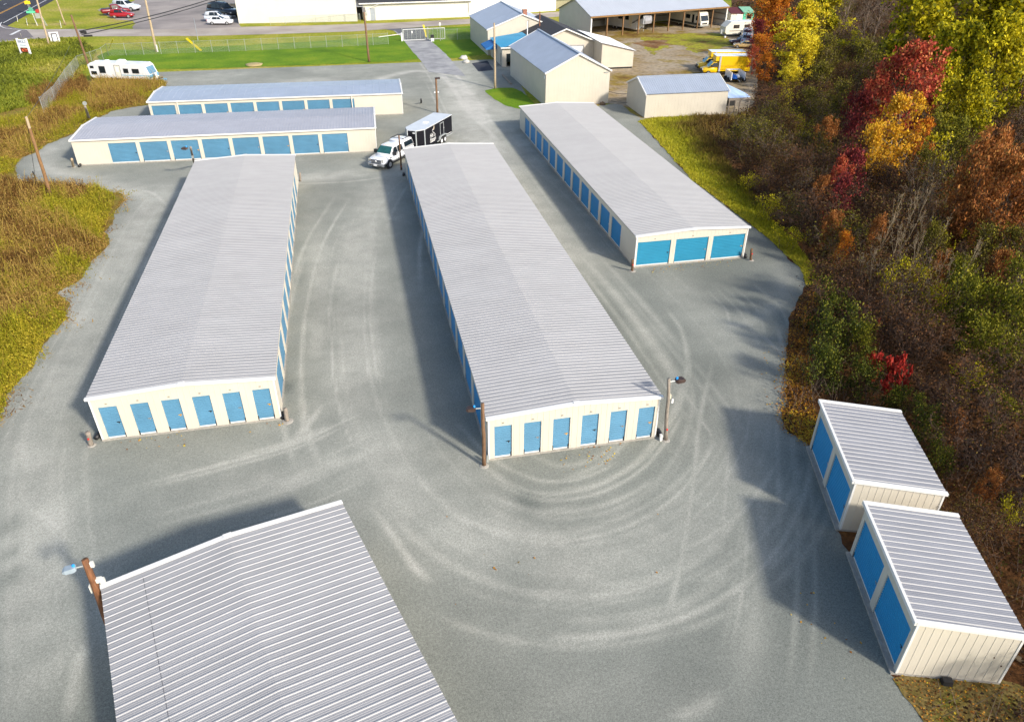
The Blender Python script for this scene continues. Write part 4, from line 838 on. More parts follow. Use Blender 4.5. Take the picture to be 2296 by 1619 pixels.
# ------------------------------------------------------------------ chain-link fence and gate
def chain_mat(name, dens, col=(.42, .46, .42)):
    m = bpy.data.materials.new(name); m.use_nodes = True; nt = m.node_tree; N = nt.nodes; L = nt.links; b = N["Principled BSDF"]; o = N["Material Output"]
    b.inputs["Base Color"].default_value = (*col, 1); b.inputs["Metallic"].default_value = .3; b.inputs["Roughness"].default_value = .5
    t = N.new("ShaderNodeBsdfTransparent"); mx = N.new("ShaderNodeMixShader")
    tc = N.new("ShaderNodeTexCoord"); uv = N.new("ShaderNodeAttribute"); uv.attribute_name = "weave"
    sep = N.new("ShaderNodeSeparateXYZ"); L.new(uv.outputs["Vector"], sep.inputs[0])
    def m2(op, a, c):
        n = N.new("ShaderNodeMath"); n.operation = op
        for i, q in enumerate((a, c)):
            if isinstance(q, (int, float)): n.inputs[i].default_value = q
            else: L.new(q, n.inputs[i])
        return n.outputs[0]
    out = None
    for op in ('ADD', 'SUBTRACT'):
        s = m2(op, sep.outputs[0], sep.outputs[1]); f = m2('FRACT', m2('MULTIPLY', m2('ADD', s, 500.0), 14.0), 0); w = m2('LESS_THAN', f, dens)
        out = w if out is None else m2('MAXIMUM', out, w)
    L.new(out, mx.inputs[0]); L.new(t.outputs[0], mx.inputs[1]); L.new(b.outputs[0], mx.inputs[2]); L.new(mx.outputs[0], o.inputs[0]); return m
CHAIN = chain_mat("chain_link_mesh", .09, (.30, .34, .26)); CHAIN2 = chain_mat("chain_link_dense", .3, (.5, .5, .47))
def fence(label, pts, h, n_posts, m=CHAIN, rail=True, name="chain_link_fence"):
    pts = [Vector((p[0], p[1], 0)) for p in pts]; o = pts[0].copy(); t = thing(name, label, "fence", o); s = 0; me = MB(); W = []
    for a, b in zip(pts[:-1], pts[1:]):
        L = (b-a).length; me.add([a-o+Vector((0, 0, .03)), b-o+Vector((0, 0, .03)), b-o+Vector((0, 0, h)), a-o+Vector((0, 0, h))], [(0, 1, 2, 3)]); W += [(s, .03, 0), (s+L, .03, 0), (s+L, h, 0), (s, h, 0)]; s += L
    mo = me.build("mesh_fabric", m, t); at = mo.data.attributes.new("weave", 'FLOAT_VECTOR', 'POINT'); at.data.foreach_set("vector", np.array(W, dtype=np.float32).ravel())
    if rail: MB().tube([p-o+Vector((0, 0, h)) for p in pts], .022, 6).build("top_rail", GALV, t)
    tot = s; acc = 0; k = 0; step = tot/max(1, n_posts-1)
    for i in range(n_posts):
        q = i*step; c = 0
        for a, b in zip(pts[:-1], pts[1:]):
            L = (b-a).length
            if q <= c+L+1e-6: p = a+(b-a)*((q-c)/L)-o; break
            c += L
        MB().tube([p, p+Vector((0, 0, h+.12))], .035, 6).build("post", GALV, t)
    return t
fL = [G(*z1(948, 492)), G(*z1(1300, 478)), G(*z1(1945, 455)), G(*z2(20, 450)), G(*z2(480, 430)), G(*z2(910, 412)), G(*z2(1320, 390))]
fence("long chain link fence across the bright green lawn, left of the sliding gate", fL, 1.95, 18)
fence("short chain link run turning from the lawn corner towards the old travel trailer", [G(*z1(948, 492)), G(*z1(895, 535)), G(*z1(697, 605))], 1.95, 4)
fence("dull grey slatted chain link fence running down the meadow edge, seen nearly end on", [G(*z1(697, 605)), G(*z1(610, 712)), G(*z1(505, 880)), G(*z1(385, 990))], 1.95, 6, CHAIN2)
fence("chain link run right of the sliding gate, ending at the garage", [G(*z2(1660, 352)), G(*z2(1870, 352)), G(*z2(2050, 345))], 1.95, 4)
fence("low pipe fence with sparse mesh along the warehouse wall", [G(*z2(292, 225)), G(*z2(545, 210)), G(*z2(800, 198)), G(*z2(1075, 190))], 1.5, 7)
GT = thing("sliding_gate", "white framed sliding gate of chain link closing the asphalt drive", "gate", G(*z2(1452, 362)), math.atan2(.75, 8.2))
gf = MB()
for a, b in (((0, 0, .12), (8.25, 0, .12)), ((0, 0, 2.05), (8.25, 0, 2.05)), ((0, 0, .12), (0, 0, 2.05)), ((8.25, 0, .12), (8.25, 0, 2.05))): gf.tube([a, b], .075, 6)
gf.build("frame", mat("pale_gate_paint", (.56, .57, .56), .5), GT); gm = MB().add([(0, .02, .12), (8.25, .02, .12), (8.25, .02, 2.05), (0, .02, 2.05)], [(0, 1, 2, 3)]); mo = gm.build("mesh_fabric", CHAIN, GT)
at = mo.data.attributes.new("weave", 'FLOAT_VECTOR', 'POINT'); at.data.foreach_set("vector", np.array([(0, .1, 0), (8.25, .1, 0), (8.25, 2, 0), (0, 2, 0)], dtype=np.float32).ravel())
for x in (.85, 1.65, 2.55, 3.4, 4.3, 5.9, 6.8): MB().tube([(x, 0, .12), (x, 0, 2.05)], .03, 6).build("upright", GALV, GT)
MB().box(1.65, 1.85, -.08, -.03, 1.35, 1.75).build("notice", WHITEP, GT)
for x in (-.15, 4.95, 7.4): MB().tube([(x, .18, 0), (x, .18, 2.3)], .07, 8).build("post", GALV, GT)
kb = thing("keypad_box", "black gate motor on white base beside the sliding gate", "gate opener", G(*z2(1703, 362))); MB().box(-.32, .32, -.2, .2, .55, 1.15).build("motor_cover", BLACKP, kb); MB().box(-.3, .3, -.28, .22, 0, .55).build("base", WHITEP, kb)
yb = G(*z2(1650, 330)); yt = thing("gate_arm_guard", "bright yellow guard plate behind the gate mesh", "guard plate", yb); MB().add([(-.1, 0, 0), (.1, 0, 0), (-.25, .1, 2.3), (-.6, .1, 2.3), (-.1, .08, 0), (.1, .08, 0), (-.25, .18, 2.3), (-.6, .18, 2.3)], ((0, 1, 2, 3), (7, 6, 5, 4), (0, 4, 5, 1), (1, 5, 6, 2), (2, 6, 7, 3), (3, 7, 4, 0))).build("plate", mat("safety_yellow", (.75, .58, .02), .5), yt)
sp = G(*z2(1775, 360)); st = thing("sign_post", "thin galvanised post with small cream sign above the gate's right end", "sign post", sp); MB().tube([(0, 0, 0), (0, 0, 3.2)], .05, 6).build("post", GALV, st); MB().box(-.18, .18, -.06, -.02, 2.75, 3.3).build("sign_panel", TRIM, st)
ba = thing("barrier_arm", "slim white barrier arm left of the sliding gate", "barrier", G(*z2(1440, 362))); MB().tube([(0, 0, 1.3), (-4.5, -.2, .9)], .06, 6).build("arm", WHITEP, ba); MB().box(-.15, .1, -.12, .12, 0, 1.5).build("pedestal", WHITEP, ba)
yg = MB().beam(G(*z1(1755, 445)), G(*z1(1625, 338), 2.6), .35, .08, up=(0, -1, .2)).build("guy_guard", mat("safety_yellow", (.75, .62, .02), .5)); tag(yg, "bright yellow slanting guy wire guard leaning over the lawn fence", "guy guard")
yg = MB().beam(G(*z1(955, 420)), G(*z1(985, 345), 2.0), .15, .05, up=(0, -1, .2)).build("guy_guard", mat("safety_yellow", (.75, .62, .02), .5)); tag(yg, "thin yellow guy wire guard at the left corner of the lawn fence", "guy guard")
t, d = post_lean("marker_post", "thin grey marker post at the side road edge in front of the silver car", G(*z1(1727, 355)), G(*z1(1690, 165), 3.0), .05, .05, GALV, "marker post")
for i, (b_, t_) in enumerate((((155, 195), (146, 138)), ((240, 225), (226, 160)), ((535, 245), (520, 182)), ((188, 335), (180, 300)), ((330, 225), (262, 62)))):
    lab = ["thin marker post at the road corner, leftmost on the grass", "thin marker post second from the road corner", "thin pale marker post on the grass by the stop sign", "short pale marker stake in front of the large roadside sign", "tall thin sign post carrying the yellow road sign"][i]
    post_lean("marker_post", lab, G(*z1(*b_)), G(*z1(*t_), 1.1 if i < 4 else 3.0), .045, .045, GALV if i == 4 else TRIM, "marker post")
# rope between the barns, log, beam, boulders, small things
cable("upper pale rope strung between the tall barn and the small barn", Vector((36.2, 101.5, 1.2)), Vector((38.6, 99.5, 1.2)), .15, .03)
cable("lower pale chain strung between the tall barn and the small barn", Vector((36.0, 99.4, .4)), Vector((38.0, 98.0, .4)), .1, .03)
def tag1(mb, name, m, label, cat, smooth=False): return tag(mb.build(name, m, None, smooth), label, cat)
tag1(MB().beam(G(*z3(478, 662))+Vector((0, 0, .12)), G(*z3(552, 740))+Vector((0, 0, .12)), .25, .24), "timber_beam", WOODG, "old grey timber beam lying on gravel left of the tall barn", "timber")
def rock(label, p, s, m):
    rng = np.random.default_rng(abs(int(p.x*10))); mb = MB(); n = 9; rings = []
    for j, (zz, rr) in enumerate(((-.1, .9), (.25, 1.0), (.6, .75), (.8, .3))):
        rings.append([(p.x+s*rr*(1+rng.normal()*.12)*math.cos(6.283*k/n), p.y+s*rr*(1+rng.normal()*.12)*math.sin(6.283*k/n), s*zz*(1+rng.normal()*.08)) for k in range(n)])
    mb.loft(rings); return tag1(mb, "boulder", m, label, "boulder", True)
ROCK = mat("pale_boulder", (.52, .50, .46), .9, 0, .2, 4, .4, 12)
rock("pale flat boulder on the gravel patch by the driveway, farther one", G(*z3(140, 518)), .75, ROCK); rock("pale rounded boulder on the gravel patch by the driveway, nearer one", G(*z3(162, 548)), .6, ROCK)
rock("low tan dirt mound on the bright lawn", G(*z2(152, 570)), 1.5, mat("tan_dirt", (.36, .28, .13), .95, 0, .25, 3)).scale = (1, 1, .25)
rock("small brown rock at the right foot of the tall barn", G(*z3(1350, 915)), .45, mat("brown_rock", (.12, .08, .05), .9))
bx = thing("bait_box", "black plastic bait box at the foot of the near shed's sunny wall", "bait box", G(*(1705.5+1355*.30676, 1122+1335*.30676)), RAD(-18)); MB().frustum((-.19, .19, -.13, .13), (-.16, .16, -.1, .13), 0, .2).build("body", BLACKP, bx); MB().box(-.17, .17, -.12, .12, .2, .225).build("lid", BLACKP, bx)
tag1(MB().tube([(22.6, 13.0, .15), (24.5, 10.2, .18), (26.5, 8.4, .2)], [.10, .09, .08], 8), "fallen_log", WOODP, "pale fallen log on the litter right of the near shed", "log", True)
BP = [("black drain stub at the meadow side building's near left corner", G(*z7(712, 700))+Vector((0, .1, 0))), ("black drain stub at the near right corner of the meadow side building", G(*z7(2062, 545))), ("black drain stub at the sunny near corner of the middle building", G(*zb(1842, 690))), ("black drain stub at the far shaded corner of the middle building", G(767.7+895*.15432, 236.2+1022*.15432)),
      ("black drain stub by the pale guard post at the row's left end", G(*z1(700, 1455))), ("black drain stub right of the three door end", G(*zc(1520, 795)))]
for lab, p in BP:
    m = MB(); m.tube([p+Vector((0, .25, .16)), p+Vector((0, 0, .13)), p+Vector((-.06, -.2, .10))], [.13, .14, .12], 10); tag1(m, "drain_stub", BLACKP, lab, "drain pipe", True)
# ------------------------------------------------------------------ signs
def text_part(s, size, m, parent, M, name="lettering", ext=.004, shear=0.0):
    c = bpy.data.curves.new(name, 'FONT'); c.body = s; c.size = size; c.align_x = 'CENTER'; c.align_y = 'CENTER'; c.extrude = ext; c.shear = shear
    o = bpy.data.objects.new(name, c); COL.objects.link(o); bpy.context.view_layer.update()
    me = bpy.data.meshes.new_from_object(o.evaluated_get(bpy.context.evaluated_depsgraph_get())); bpy.data.objects.remove(o)
    me.materials.clear(); me.materials.append(m); q = bpy.data.objects.new(name, me); COL.objects.link(q); q.parent = parent; q.matrix_local = M; return q
UPR = Matrix(((1, 0, 0, 0), (0, 0, -1, 0), (0, 1, 0, 0), (0, 0, 0, 1)))
NAVY = mat("navy_letters", (.03, .05, .16), .5)
p0, p1 = G(*z1(192, 485)), G(*z1(270, 488)); w = (p1-p0).length
sg = thing("roadside_sign", "white two post roadside sign with a dark red lower panel, left of the pale pole", "sign", p0, math.atan2(p1.y-p0.y, p1.x-p0.x)); hs = 3.6; sg.scale = (1, 1, .74)
for x in (0, w): MB().box(x-.14, x+.14, -.12, .12, 0, hs+.15).build("post", WHITEP, sg)
MB().box(.15, w-.15, -.08, .0, 1.75, hs-.05).build("upper_panel", mat("sign_white", (.72, .77, .82), .5), sg); MB().box(.15, w-.15, -.08, 0, .8, 1.65).build("lower_panel", mat("sign_maroon", (.12, .02, .02), .5), sg)
text_part("BKL7", .75, NAVY, sg, Matrix.Translation((w/2, -.1, 3.05))@UPR); MB().box(.35, w-.3, -.1, -.085, 2.2, 2.35).build("underline", mat("sign_teal", (.30, .42, .48), .5), sg)
sw = MB(); sw.tube([(.6, -.1, 1.0), (.5, -.1, 1.3), (.8, -.1, 1.45), (w-.3, -.1, 1.3)], .09, 6); sw.tube([(.5, -.1, .95), (w-.3, -.1, 1.0)], .06, 6); sw.build("swoosh", mat("orange_red", (.75, .15, .04), .5), sg)
p0, p1 = G(*z1(458, 385)), G(*z1(526, 382)); w = (p1-p0).length
sg = thing("roadside_sign", "white framed roadside sign with a plain pale panel, right of the pale pole", "sign", p0, math.atan2(p1.y-p0.y, p1.x-p0.x))
sg.scale = (1, 1, .62)
for x in (0, w): MB().box(x-.12, x+.12, -.12, .12, 0, 3.0).build("post", WHITEP, sg)
MB().box(-.12, w+.12, -.12, .12, 3.0, 3.25).build("top_board", WHITEP, sg); MB().box(.35, w-.3, -.08, 0, .25, 2.6).build("panel", mat("sign_pale", (.70, .76, .80), .5), sg)
fr = MB().box(.22, .35, -.1, .02, .1, 2.75).box(w-.3, w-.17, -.1, .02, .1, 2.75).box(.35, w-.3, -.1, .02, 2.6, 2.75).box(.35, w-.3, -.1, .02, .1, .25); fr.build("panel_frame", mat("dark_frame", (.1, .1, .13), .5), sg)
text_part("34", .5, mat("grey_letters", (.4, .44, .48), .5), sg, Matrix.Translation((w*.55, -.1, .75))@UPR)
zz = lambda x, y: ((80+x*140/2267)/1.69338, (y*100/1619)/1.69338)
p = G(*zz(1620, 1619)); ss = thing("stop_sign", "small red stop sign seen from behind its edge on twin green posts", "stop sign", p)
for x in (-.2, .0): MB().tube([(x, 0, 0), (x-.75, .15, 2.6)], .05, 6).build("post", GALV, ss)
MB().tube([(-1.0, .05, 2.9), (-1.0, .0, 2.95)], .5, 8).build("sign_panel", mat("stop_red", (.35, .03, .02), .5), ss)
p = G(*zz(1000, 1600)); gs = thing("street_name_sign", "green street name sign on a thin pale post at the road corner", "street sign", p); MB().tube([(0, 0, 0), (-.3, .1, 2.6)], .05, 6).build("post", TRIM, gs)
MB().box(-1.3, 1.2, -.04, .04, 2.45, 2.85).build("name_panel", mat("street_green", (.10, .55, .30), .5), gs); MB().tube([(-.3, -.02, 3.1), (-.3, .02, 3.1)], .5, 12).build("round_panel", mat("dull_green", (.08, .30, .20), .5), gs)
p = G(*zz(1080, 1150), 0); gp = thing("utility_cabinet", "small grey utility cabinet on the grass by the green sign", "cabinet", p); MB().box(-.5, .5, -.25, .25, 0, 1.1).build("body", GALV, gp); MB().box(-.55, .55, -.3, .3, 1.1, 1.2).build("lid", GALV, gp)
p = G(*z1(275, 130)); ys = thing("warning_sign", "yellow diamond warning sign with a black side arrow above a yellow speed plate", "road sign", p)
for x in (-.12, .12): MB().tube([(x, 0, 0), (x-.1, 0, 3.6)], .05, 6).build("post", GALV, ys)
YS = mat("sign_yellow", (.85, .55, .01), .5); dm = MB(); dm.add([(-.1, -.06, 2.9), (1.1, -.06, 4.1), (-.1, -.06, 5.3), (-1.3, -.06, 4.1), (-.1, 0, 2.9), (1.1, 0, 4.1), (-.1, 0, 5.3), (-1.3, 0, 4.1)], ((0, 1, 2, 3), (7, 6, 5, 4), (0, 4, 5, 1), (1, 5, 6, 2), (2, 6, 7, 3), (3, 7, 4, 0))); dm.build("diamond_panel", YS, ys); MB().box(-.7, .5, -.06, 0, 2.2, 2.85).build("speed_panel", YS, ys)
ar = MB().box(-.18, -.02, -.08, -.065, 3.5, 4.7).box(-.02, .42, -.08, -.065, 4.2, 4.35); ar.build("arrow", BLACKP, ys)
# cooling units, meter things in the alcove
for i, (q, lab) in enumerate(((785, "left pale cooling unit in the alcove of the stained building"), (836, "right pale cooling unit in the alcove of the stained building"))):
    p = G(*z3(q, 76)); ac = thing("cooling_unit", lab, "cooling unit", p, RAD(14)); MB().box(-.8, .8, -.5, .5, 0, 1.6).build("cabinet", TRIM, ac); MB().tube([(.0, -.52, .8), (.0, -.56, .8)], .55, 14).build("fan_grille", BLACKP, ac)
p = G(*z1(2030, 108)); db = thing("dumpster", "tan slanted bin beside the black parked car at the warehouse corner", "bin", p); MB().frustum((-1.2, 1.2, -.8, .8), (-1.0, 1.3, -.7, .9), 0, 1.7).build("body", mat("tan_bin", (.45, .37, .25), .7), db); MB().box(-1.05, 1.35, -.75, .95, 1.72, 1.8).build("lid", mat("tan_bin", (.45, .37, .25), .7), db)
# ------------------------------------------------------------------ vehicles (x forward, y left)
def paint(name, c, r=.25): return mat(name, c, r, 0, .03, coat=.6)
def wheel(parent, x, y, r, w=.22, rim=None):
    sgn = 1 if y > 0 else -1
    t = MB(); t.tube([(x, y-w/2, r), (x, y-w*.42, r), (x, y+w*.42, r), (x, y+w/2, r)], [r*.9, r, r, r*.9], 18); wo = t.build("wheel", RUBBER, parent)
    MB().tube([(x, y+sgn*w*.3, r), (x, y+sgn*(w/2+.012), r)], [r*.62, r*.58], 14).build("rim", rim or STEEL, wo); return wo
def body_loft(st):
    """st: (x, half width, z bottom, z shoulder, z top)"""
    R = []
    for x, w, zb, zs, zt in st: R.append([(x, -w*.92, zb), (x, -w, zb+(zs-zb)*.35), (x, -w, zs), (x, -w*.86, zt), (x, w*.86, zt), (x, w, zs), (x, w, zb+(zs-zb)*.35), (x, w*.92, zb)])
    return MB().loft(R)
def cabin_loft(st):
    """st: (x, z low, half low, z top, half top)"""
    return MB().loft([[(x, -wl, zl), (x, -wt, zt-.05), (x, -wt*.9, zt), (x, wt*.9, zt), (x, wt, zt-.05), (x, wl, zl)] for x, zl, wl, zt, wt in st])
def quad_part(parent, name, pts, m, th=.012):
    P = [Vector(p) for p in pts]; n = (P[1]-P[0]).cross(P[2]-P[0]).normalized()
    mb = MB(); mb.add(P+[p+n*th for p in P], ((3, 2, 1, 0), (4, 5, 6, 7), (0, 1, 5, 4), (1, 2, 6, 5), (2, 3, 7, 6), (3, 0, 4, 7))); return mb.build(name, m, parent)
def car(label, wheel_r, wheel_f, color, kind="sedan", cat="car", name="parked_car", sc=None):
    """wheel_r, wheel_f: ground contacts of the near-side rear and front wheels (near side = right-hand side of the car)"""
    wr, wf = Vector((*wheel_r[:2], 0)), Vector((*wheel_f[:2], 0)); d = wf-wr; ang = math.atan2(d.y, d.x); WB = 2.75
    s = sc or d.length/WB; t = thing(name, label, cat, (0, 0, 0), ang); hw = .9
    c = wr+Vector((math.cos(ang+math.pi/2), math.sin(ang+math.pi/2), 0))*(hw-.12)*s
    t.location = c; t.scale = (s, s, s)
    P = paint("car_paint_%02x%02x%02x" % tuple(int(255*v) for v in color), color)
    if kind == "sedan":
        body_loft([(-.98, .74, .36, .72, .88), (-.85, .86, .28, .80, .98), (0, .90, .24, .80, .93), (1.5, .90, .24, .80, .92), (2.5, .88, .24, .78, .92), (3.3, .84, .26, .70, .80), (3.62, .70, .34, .60, .66)]).build("body", P, t, True)
        cab = [(-.55, .93, .72, .98, .66), (.05, .92, .76, 1.38, .60), (.55, .92, .78, 1.46, .60), (1.2, .92, .78, 1.44, .60), (2.1, .90, .76, .98, .68)]
    elif kind == "suv":
        body_loft([(-.95, .80, .42, .86, 1.0), (-.8, .90, .34, .90, 1.05), (0, .93, .30, .90, 1.02), (1.6, .93, .30, .90, 1.02), (2.4, .91, .30, .88, 1.02), (3.2, .87, .32, .80, .93), (3.55, .74, .42, .68, .74)]).build("body", P, t, True)
        cab = [(-.85, 1.02, .80, 1.12, .72), (-.55, 1.02, .84, 1.60, .66), (.3, 1.02, .84, 1.72, .66), (1.1, 1.02, .84, 1.68, .66), (1.45, 1.02, .83, 1.55, .66), (2.1, 1.0, .80, 1.08, .72)]
    else:   # pickup
        body_loft([(-1.2, .88, .45, .95, 1.05), (-1.0, .92, .4, .95, 1.08), (1.0, .93, .36, .95, 1.06), (2.3, .92, .36, .92, 1.06), (3.2, .88, .36, .85, .98), (3.55, .78, .44, .72, .8)]).build("body", P, t, True)
        MB().box(-1.1, .35, -.75, .75, 1.082, 1.10).build("bed_cover", BLACKP, t)
        cab = [(.35, 1.05, .83, 1.1, .76), (.5, 1.05, .83, 1.72, .68), (1.5, 1.05, .83, 1.74, .68), (2.35, 1.04, .80, 1.1, .74)]
    cabin_loft(cab).build("cabin", P, t, True)
    F = cab[-1]; E = cab[-2]; e = .022
    quad_part(t, "windscreen", [(F[0]-.06, -F[2]*.86, F[1]+.10), (F[0]-.06, F[2]*.86, F[1]+.10), (E[0]+.08, E[4]*.82, E[3]-.02), (E[0]+.08, -E[4]*.82, E[3]-.02)], GLASS, .03)
    R0, R1 = cab[0], cab[1]
    quad_part(t, "rear_window", [(R0[0]+.05, R0[2]*.82, R0[1]+.12), (R0[0]+.05, -R0[2]*.82, R0[1]+.12), (R1[0]-.05, -R1[4]*.82, R1[3]-.05), (R1[0]-.05, R1[4]*.82, R1[3]-.05)], GLASS, .03)
    for sg in (-1, 1):
        xs = [(.06 if kind != "pickup" else .6), (.98 if kind != "pickup" else 1.25), 1.04 if kind != "pickup" else 1.3, 1.78]
        for a, b in ((xs[0], xs[1]), (xs[2], xs[3])):
            zl = F[1]+.06; zt = (1.34 if kind == "sedan" else 1.58); wl = F[2]+.035; wt = (.635 if kind == "sedan" else .70)
            bt = b-(.36 if b > 1.5 else 0); at_ = a+(.12 if a < .3 else 0)
            q = [(a, sg*wl, zl), (b, sg*wl, zl), (bt, sg*wt, zt), (at_, sg*wt, zt)]
            quad_part(t, "side_window", q if sg < 0 else q[::-1], GLASS, .012)
        MB().box(1.85, 2.05, sg*.93 if sg < 0 else .86, sg*.86 if sg < 0 else .93+.1, 1.0, 1.12).build("wing_mirror", P, t)
        MB().box(3.28, 3.52, min(sg*.80, sg*.55), max(sg*.80, sg*.55), .66, .76).build("headlight", WHITEP, t); MB().box(-.99, -.9, min(sg*.76, sg*.6), max(sg*.76, sg*.6), .74, .92).build("tail_light", REDR, t)
    r = .33 if kind == "sedan" else .37
    for x in (0, WB):
        for y in (-.80, .80): wheel(t, x, y, r)
    if kind == "suv":
        for y in (-.5, .5): MB().beam((-.4, y, 1.76), (1.2, y, 1.74), .04, .05).build("roof_rail", BLACKP, t)
    return t
RED, DRED, SILV, WSIL, BLK, TAN, BSIL = (.30, .006, .012), (.17, .005, .012), (.55, .58, .63), (.72, .73, .76), (.012, .016, .022), (.55, .38, .16), (.42, .48, .58)
car("silver sedan nearest the side road in front of the warehouse", G(*z1(1853, 222)), G(*z1(1982, 222)), WSIL)
car("pale silver crossover between the silver sedan and the black car", G(*z1(1830, 195)), G(*z1(1965, 195)), SILV, "suv")
car("black estate car, farthest of the three by the warehouse corner", G(*z1(1855, 150)), G(*z1(1985, 165)), BLK, "suv")
car("bright red crossover nearest the grass in the parking lot", G(*z1(1003, 164)), G(*z1(1125, 163)), RED, "suv")
car("dark red pickup parked just behind the red crossover", G(*z1(960, 140)), G(*z1(1130, 128)), DRED, "pickup", sc=1.3, cat="pickup")
car("silver crossover, farthest of the three beside the grass", G(*z1(1025, 100)), G(*z1(1150, 105)), SILV, "suv")
# right-hand yard: cars under the maples (they face left)
def car_left(label, wf, wr, color, kind, sc=None):
    t = car(label, wr, wf, color, kind, sc=sc); d = Vector((*wf[:2], 0))-Vector((*wr[:2], 0)); u = Vector((math.cos(t.rotation_euler.z-math.pi/2), math.sin(t.rotation_euler.z-math.pi/2), 0)); t.location = Vector((*wr[:2], 0))+u*(.78*t.scale[0]); return t
car_left("tan old saloon half hidden under the orange maple", G(*z4(915, 424)), G(*z4(1030, 428)), TAN, "sedan")
car_left("maroon car behind the tan saloon, only its bonnet showing", G(*z4(892, 396)), G(*z4(1010, 396)), (.05, .008, .015), "sedan")
sv = car("pale blue silver estate with roof bars, parked rear on behind the tan saloon", G(*z4(1030, 395)), G(*z4(1020, 330)), BSIL, "suv", sc=1.15)
car("light grey van seen behind the silver estate, under the dark red leaves", G(*z4(1040, 350)), G(*z4(1034, 292)), (.35, .38, .44), "suv", sc=1.2)

# box trucks
YEL = paint("rental_yellow", (.80, .50, .004), .35)
def box_truck(label, fx, rot):
    t = thing("box_truck", label, "truck", fx, rot)     # origin under the front bumper, x forward
    body_loft([(-.02, .82, .55, .85, .95), (-.15, .92, .45, 1.0, 1.12), (-1.0, .98, .45, 1.1, 1.3), (-1.3, 1.0, .45, 1.15, 1.36), (-2.6, 1.0, .45, 1.2, 1.4)]).build("bonnet", YEL, t, True)
    cabin_loft([(-.95, 1.28, .92, 1.34, .86), (-1.75, 1.3, .98, 2.15, .80), (-2.1, 1.3, .98, 2.22, .80), (-2.75, 1.3, .98, 2.22, .82)]).build("cab", YEL, t, True)
    quad_part(t, "windscreen", [(-1.02, -.80, 1.38), (-1.02, .80, 1.38), (-1.68, .70, 2.08), (-1.68, -.70, 2.08)], mat("sky_blue_windscreen", (.05, .22, .30), .08, 0, .2), .03)
    for sg in (-1, 1):
        q = [(-2.45, sg*1.0, 1.42), (-1.35, sg*1.0, 1.42), (-1.75, sg*.86, 2.0), (-2.45, sg*.86, 2.05)]; quad_part(t, "side_window", q if sg < 0 else q[::-1], GLASS, .02)
        MB().box(-1.45, -1.25, min(sg*1.05, sg*1.3), max(sg*1.05, sg*1.3), 1.45, 1.75).build("wing_mirror", BLACKP, t); MB().box(-.12, .0, min(sg*.5, sg*.8), max(sg*.5, sg*.8), .85, 1.05).build("headlight", WHITEP, t)
    MB().box(-.1, .12, -.95, .95, .42, .72).build("bumper", BLACKP, t); MB().box(-.05, .01, -.55, .55, .74, 1.0).build("grille", BLACKP, t)
    b = MB(); b.box(-8.0, -2.75, -1.15, 1.15, .75, 3.15).box(-2.75, -2.0, -1.1, 1.1, 2.35, 3.1); b.build("cargo_box", YEL, t)
    MB().box(-8.02, -1.95, -1.17, 1.17, 3.15, 3.2).build("roof", WHITEP, t); MB().box(-2.9, -2.62, -1.18, 1.18, .7, 3.16).build("corner_post", mat("grey_strip", (.45, .45, .48), .4), t)
    MB().box(-8.01, -2.9, -1.17, 1.17, 1.55, 1.60).build("rub_rail", mat("dark_yellow", (.35, .20, .01), .5), t); MB().box(-8.01, -2.9, -1.165, 1.165, .98, 1.03).build("rub_rail", mat("dark_yellow", (.35, .20, .01), .5), t)
    MB().box(-7.8, -.4, -.5, .5, .4, .72).build("chassis", BLACKP, t)
    for x in (-1.0, -6.4):
        for y in (-.9, .9): wheel(t, x, y, .4, .25)
    return t
br = RAD(180-11)
bt1 = box_truck("yellow box truck with white roof, nearer of the pair beside the small barn", G(*z4(598, 652)), br)
bt1.scale = (.93, .93, .93)
bt2 = box_truck("yellow box truck mostly hidden behind its nearer twin", G(*z4(580, 622))+Vector((0, .9, 0)), br); bt2.scale = (.93, .93, .93)
# open trailer with tarp
up = G(*z4(850, 722)); ut = thing("utility_trailer", "open white framed trailer with blue tarp, in front of the yellow trucks", "trailer", up, RAD(-8))
MB().box(.1, 2.2, -.3, 2.6, .45, .55).build("deck", DARK, ut)
for x in (0, 2.1): MB().prism([(0, .4), (.0, 1.5), (.12, 1.5), (.12, .4)], -.4, 2.6).build("side_panel", WHITEP, ut).location = (x, 0, 0)
MB().box(0, 2.2, 2.5, 2.62, .45, .75).build("head_rail", WHITEP, ut); MB().box(0, 2.2, 2.5, 2.62, 1.3, 1.5).build("head_rail", WHITEP, ut)
for y in (.4, 1.6):
    wheel(ut, -.15, y, .35); wheel(ut, 2.35, y, .35)
MB().tube([(1.1, -.3, .5), (1.0, -1.6, .45)], .05, 6).build("drawbar", GALV, ut)
def lump(name, m, label, cat, c, s, seed):
    rng = np.random.default_rng(seed); rings = []; n = 10
    for zz, rr in ((0, 1), (.35, 1.0), (.7, .8), (1, .35)): rings.append([(c[0]+s[0]*rr*(1+rng.normal()*.15)*math.cos(6.283*k/n), c[1]+s[1]*rr*(1+rng.normal()*.15)*math.sin(6.283*k/n), c[2]+s[2]*zz*(1+rng.normal()*.06)) for k in range(n)])
    return tag(MB().loft(rings).build(name, m, None, True), label, cat)
q = lambda x, y, z: (up.x+x*math.cos(RAD(-8))-y*math.sin(RAD(-8)), up.y+x*math.sin(RAD(-8))+y*math.cos(RAD(-8)), z)
lump("tarp_bundle", MATS["blue_tarp"], "crumpled blue tarp on the open trailer's left side", "tarp", q(.65, .5, .56), (.55, 1.0, .55), 3)
lump("junk_bag", WHITEP, "small white sack on the open trailer beside the blue tarp", "sack", q(1.35, .7, .56), (.4, .5, .5), 4)
lump("junk_pile", DARK, "dark junk heap at the right of the open trailer", "junk", q(1.6, 1.5, .56), (.4, .6, .35), 5)

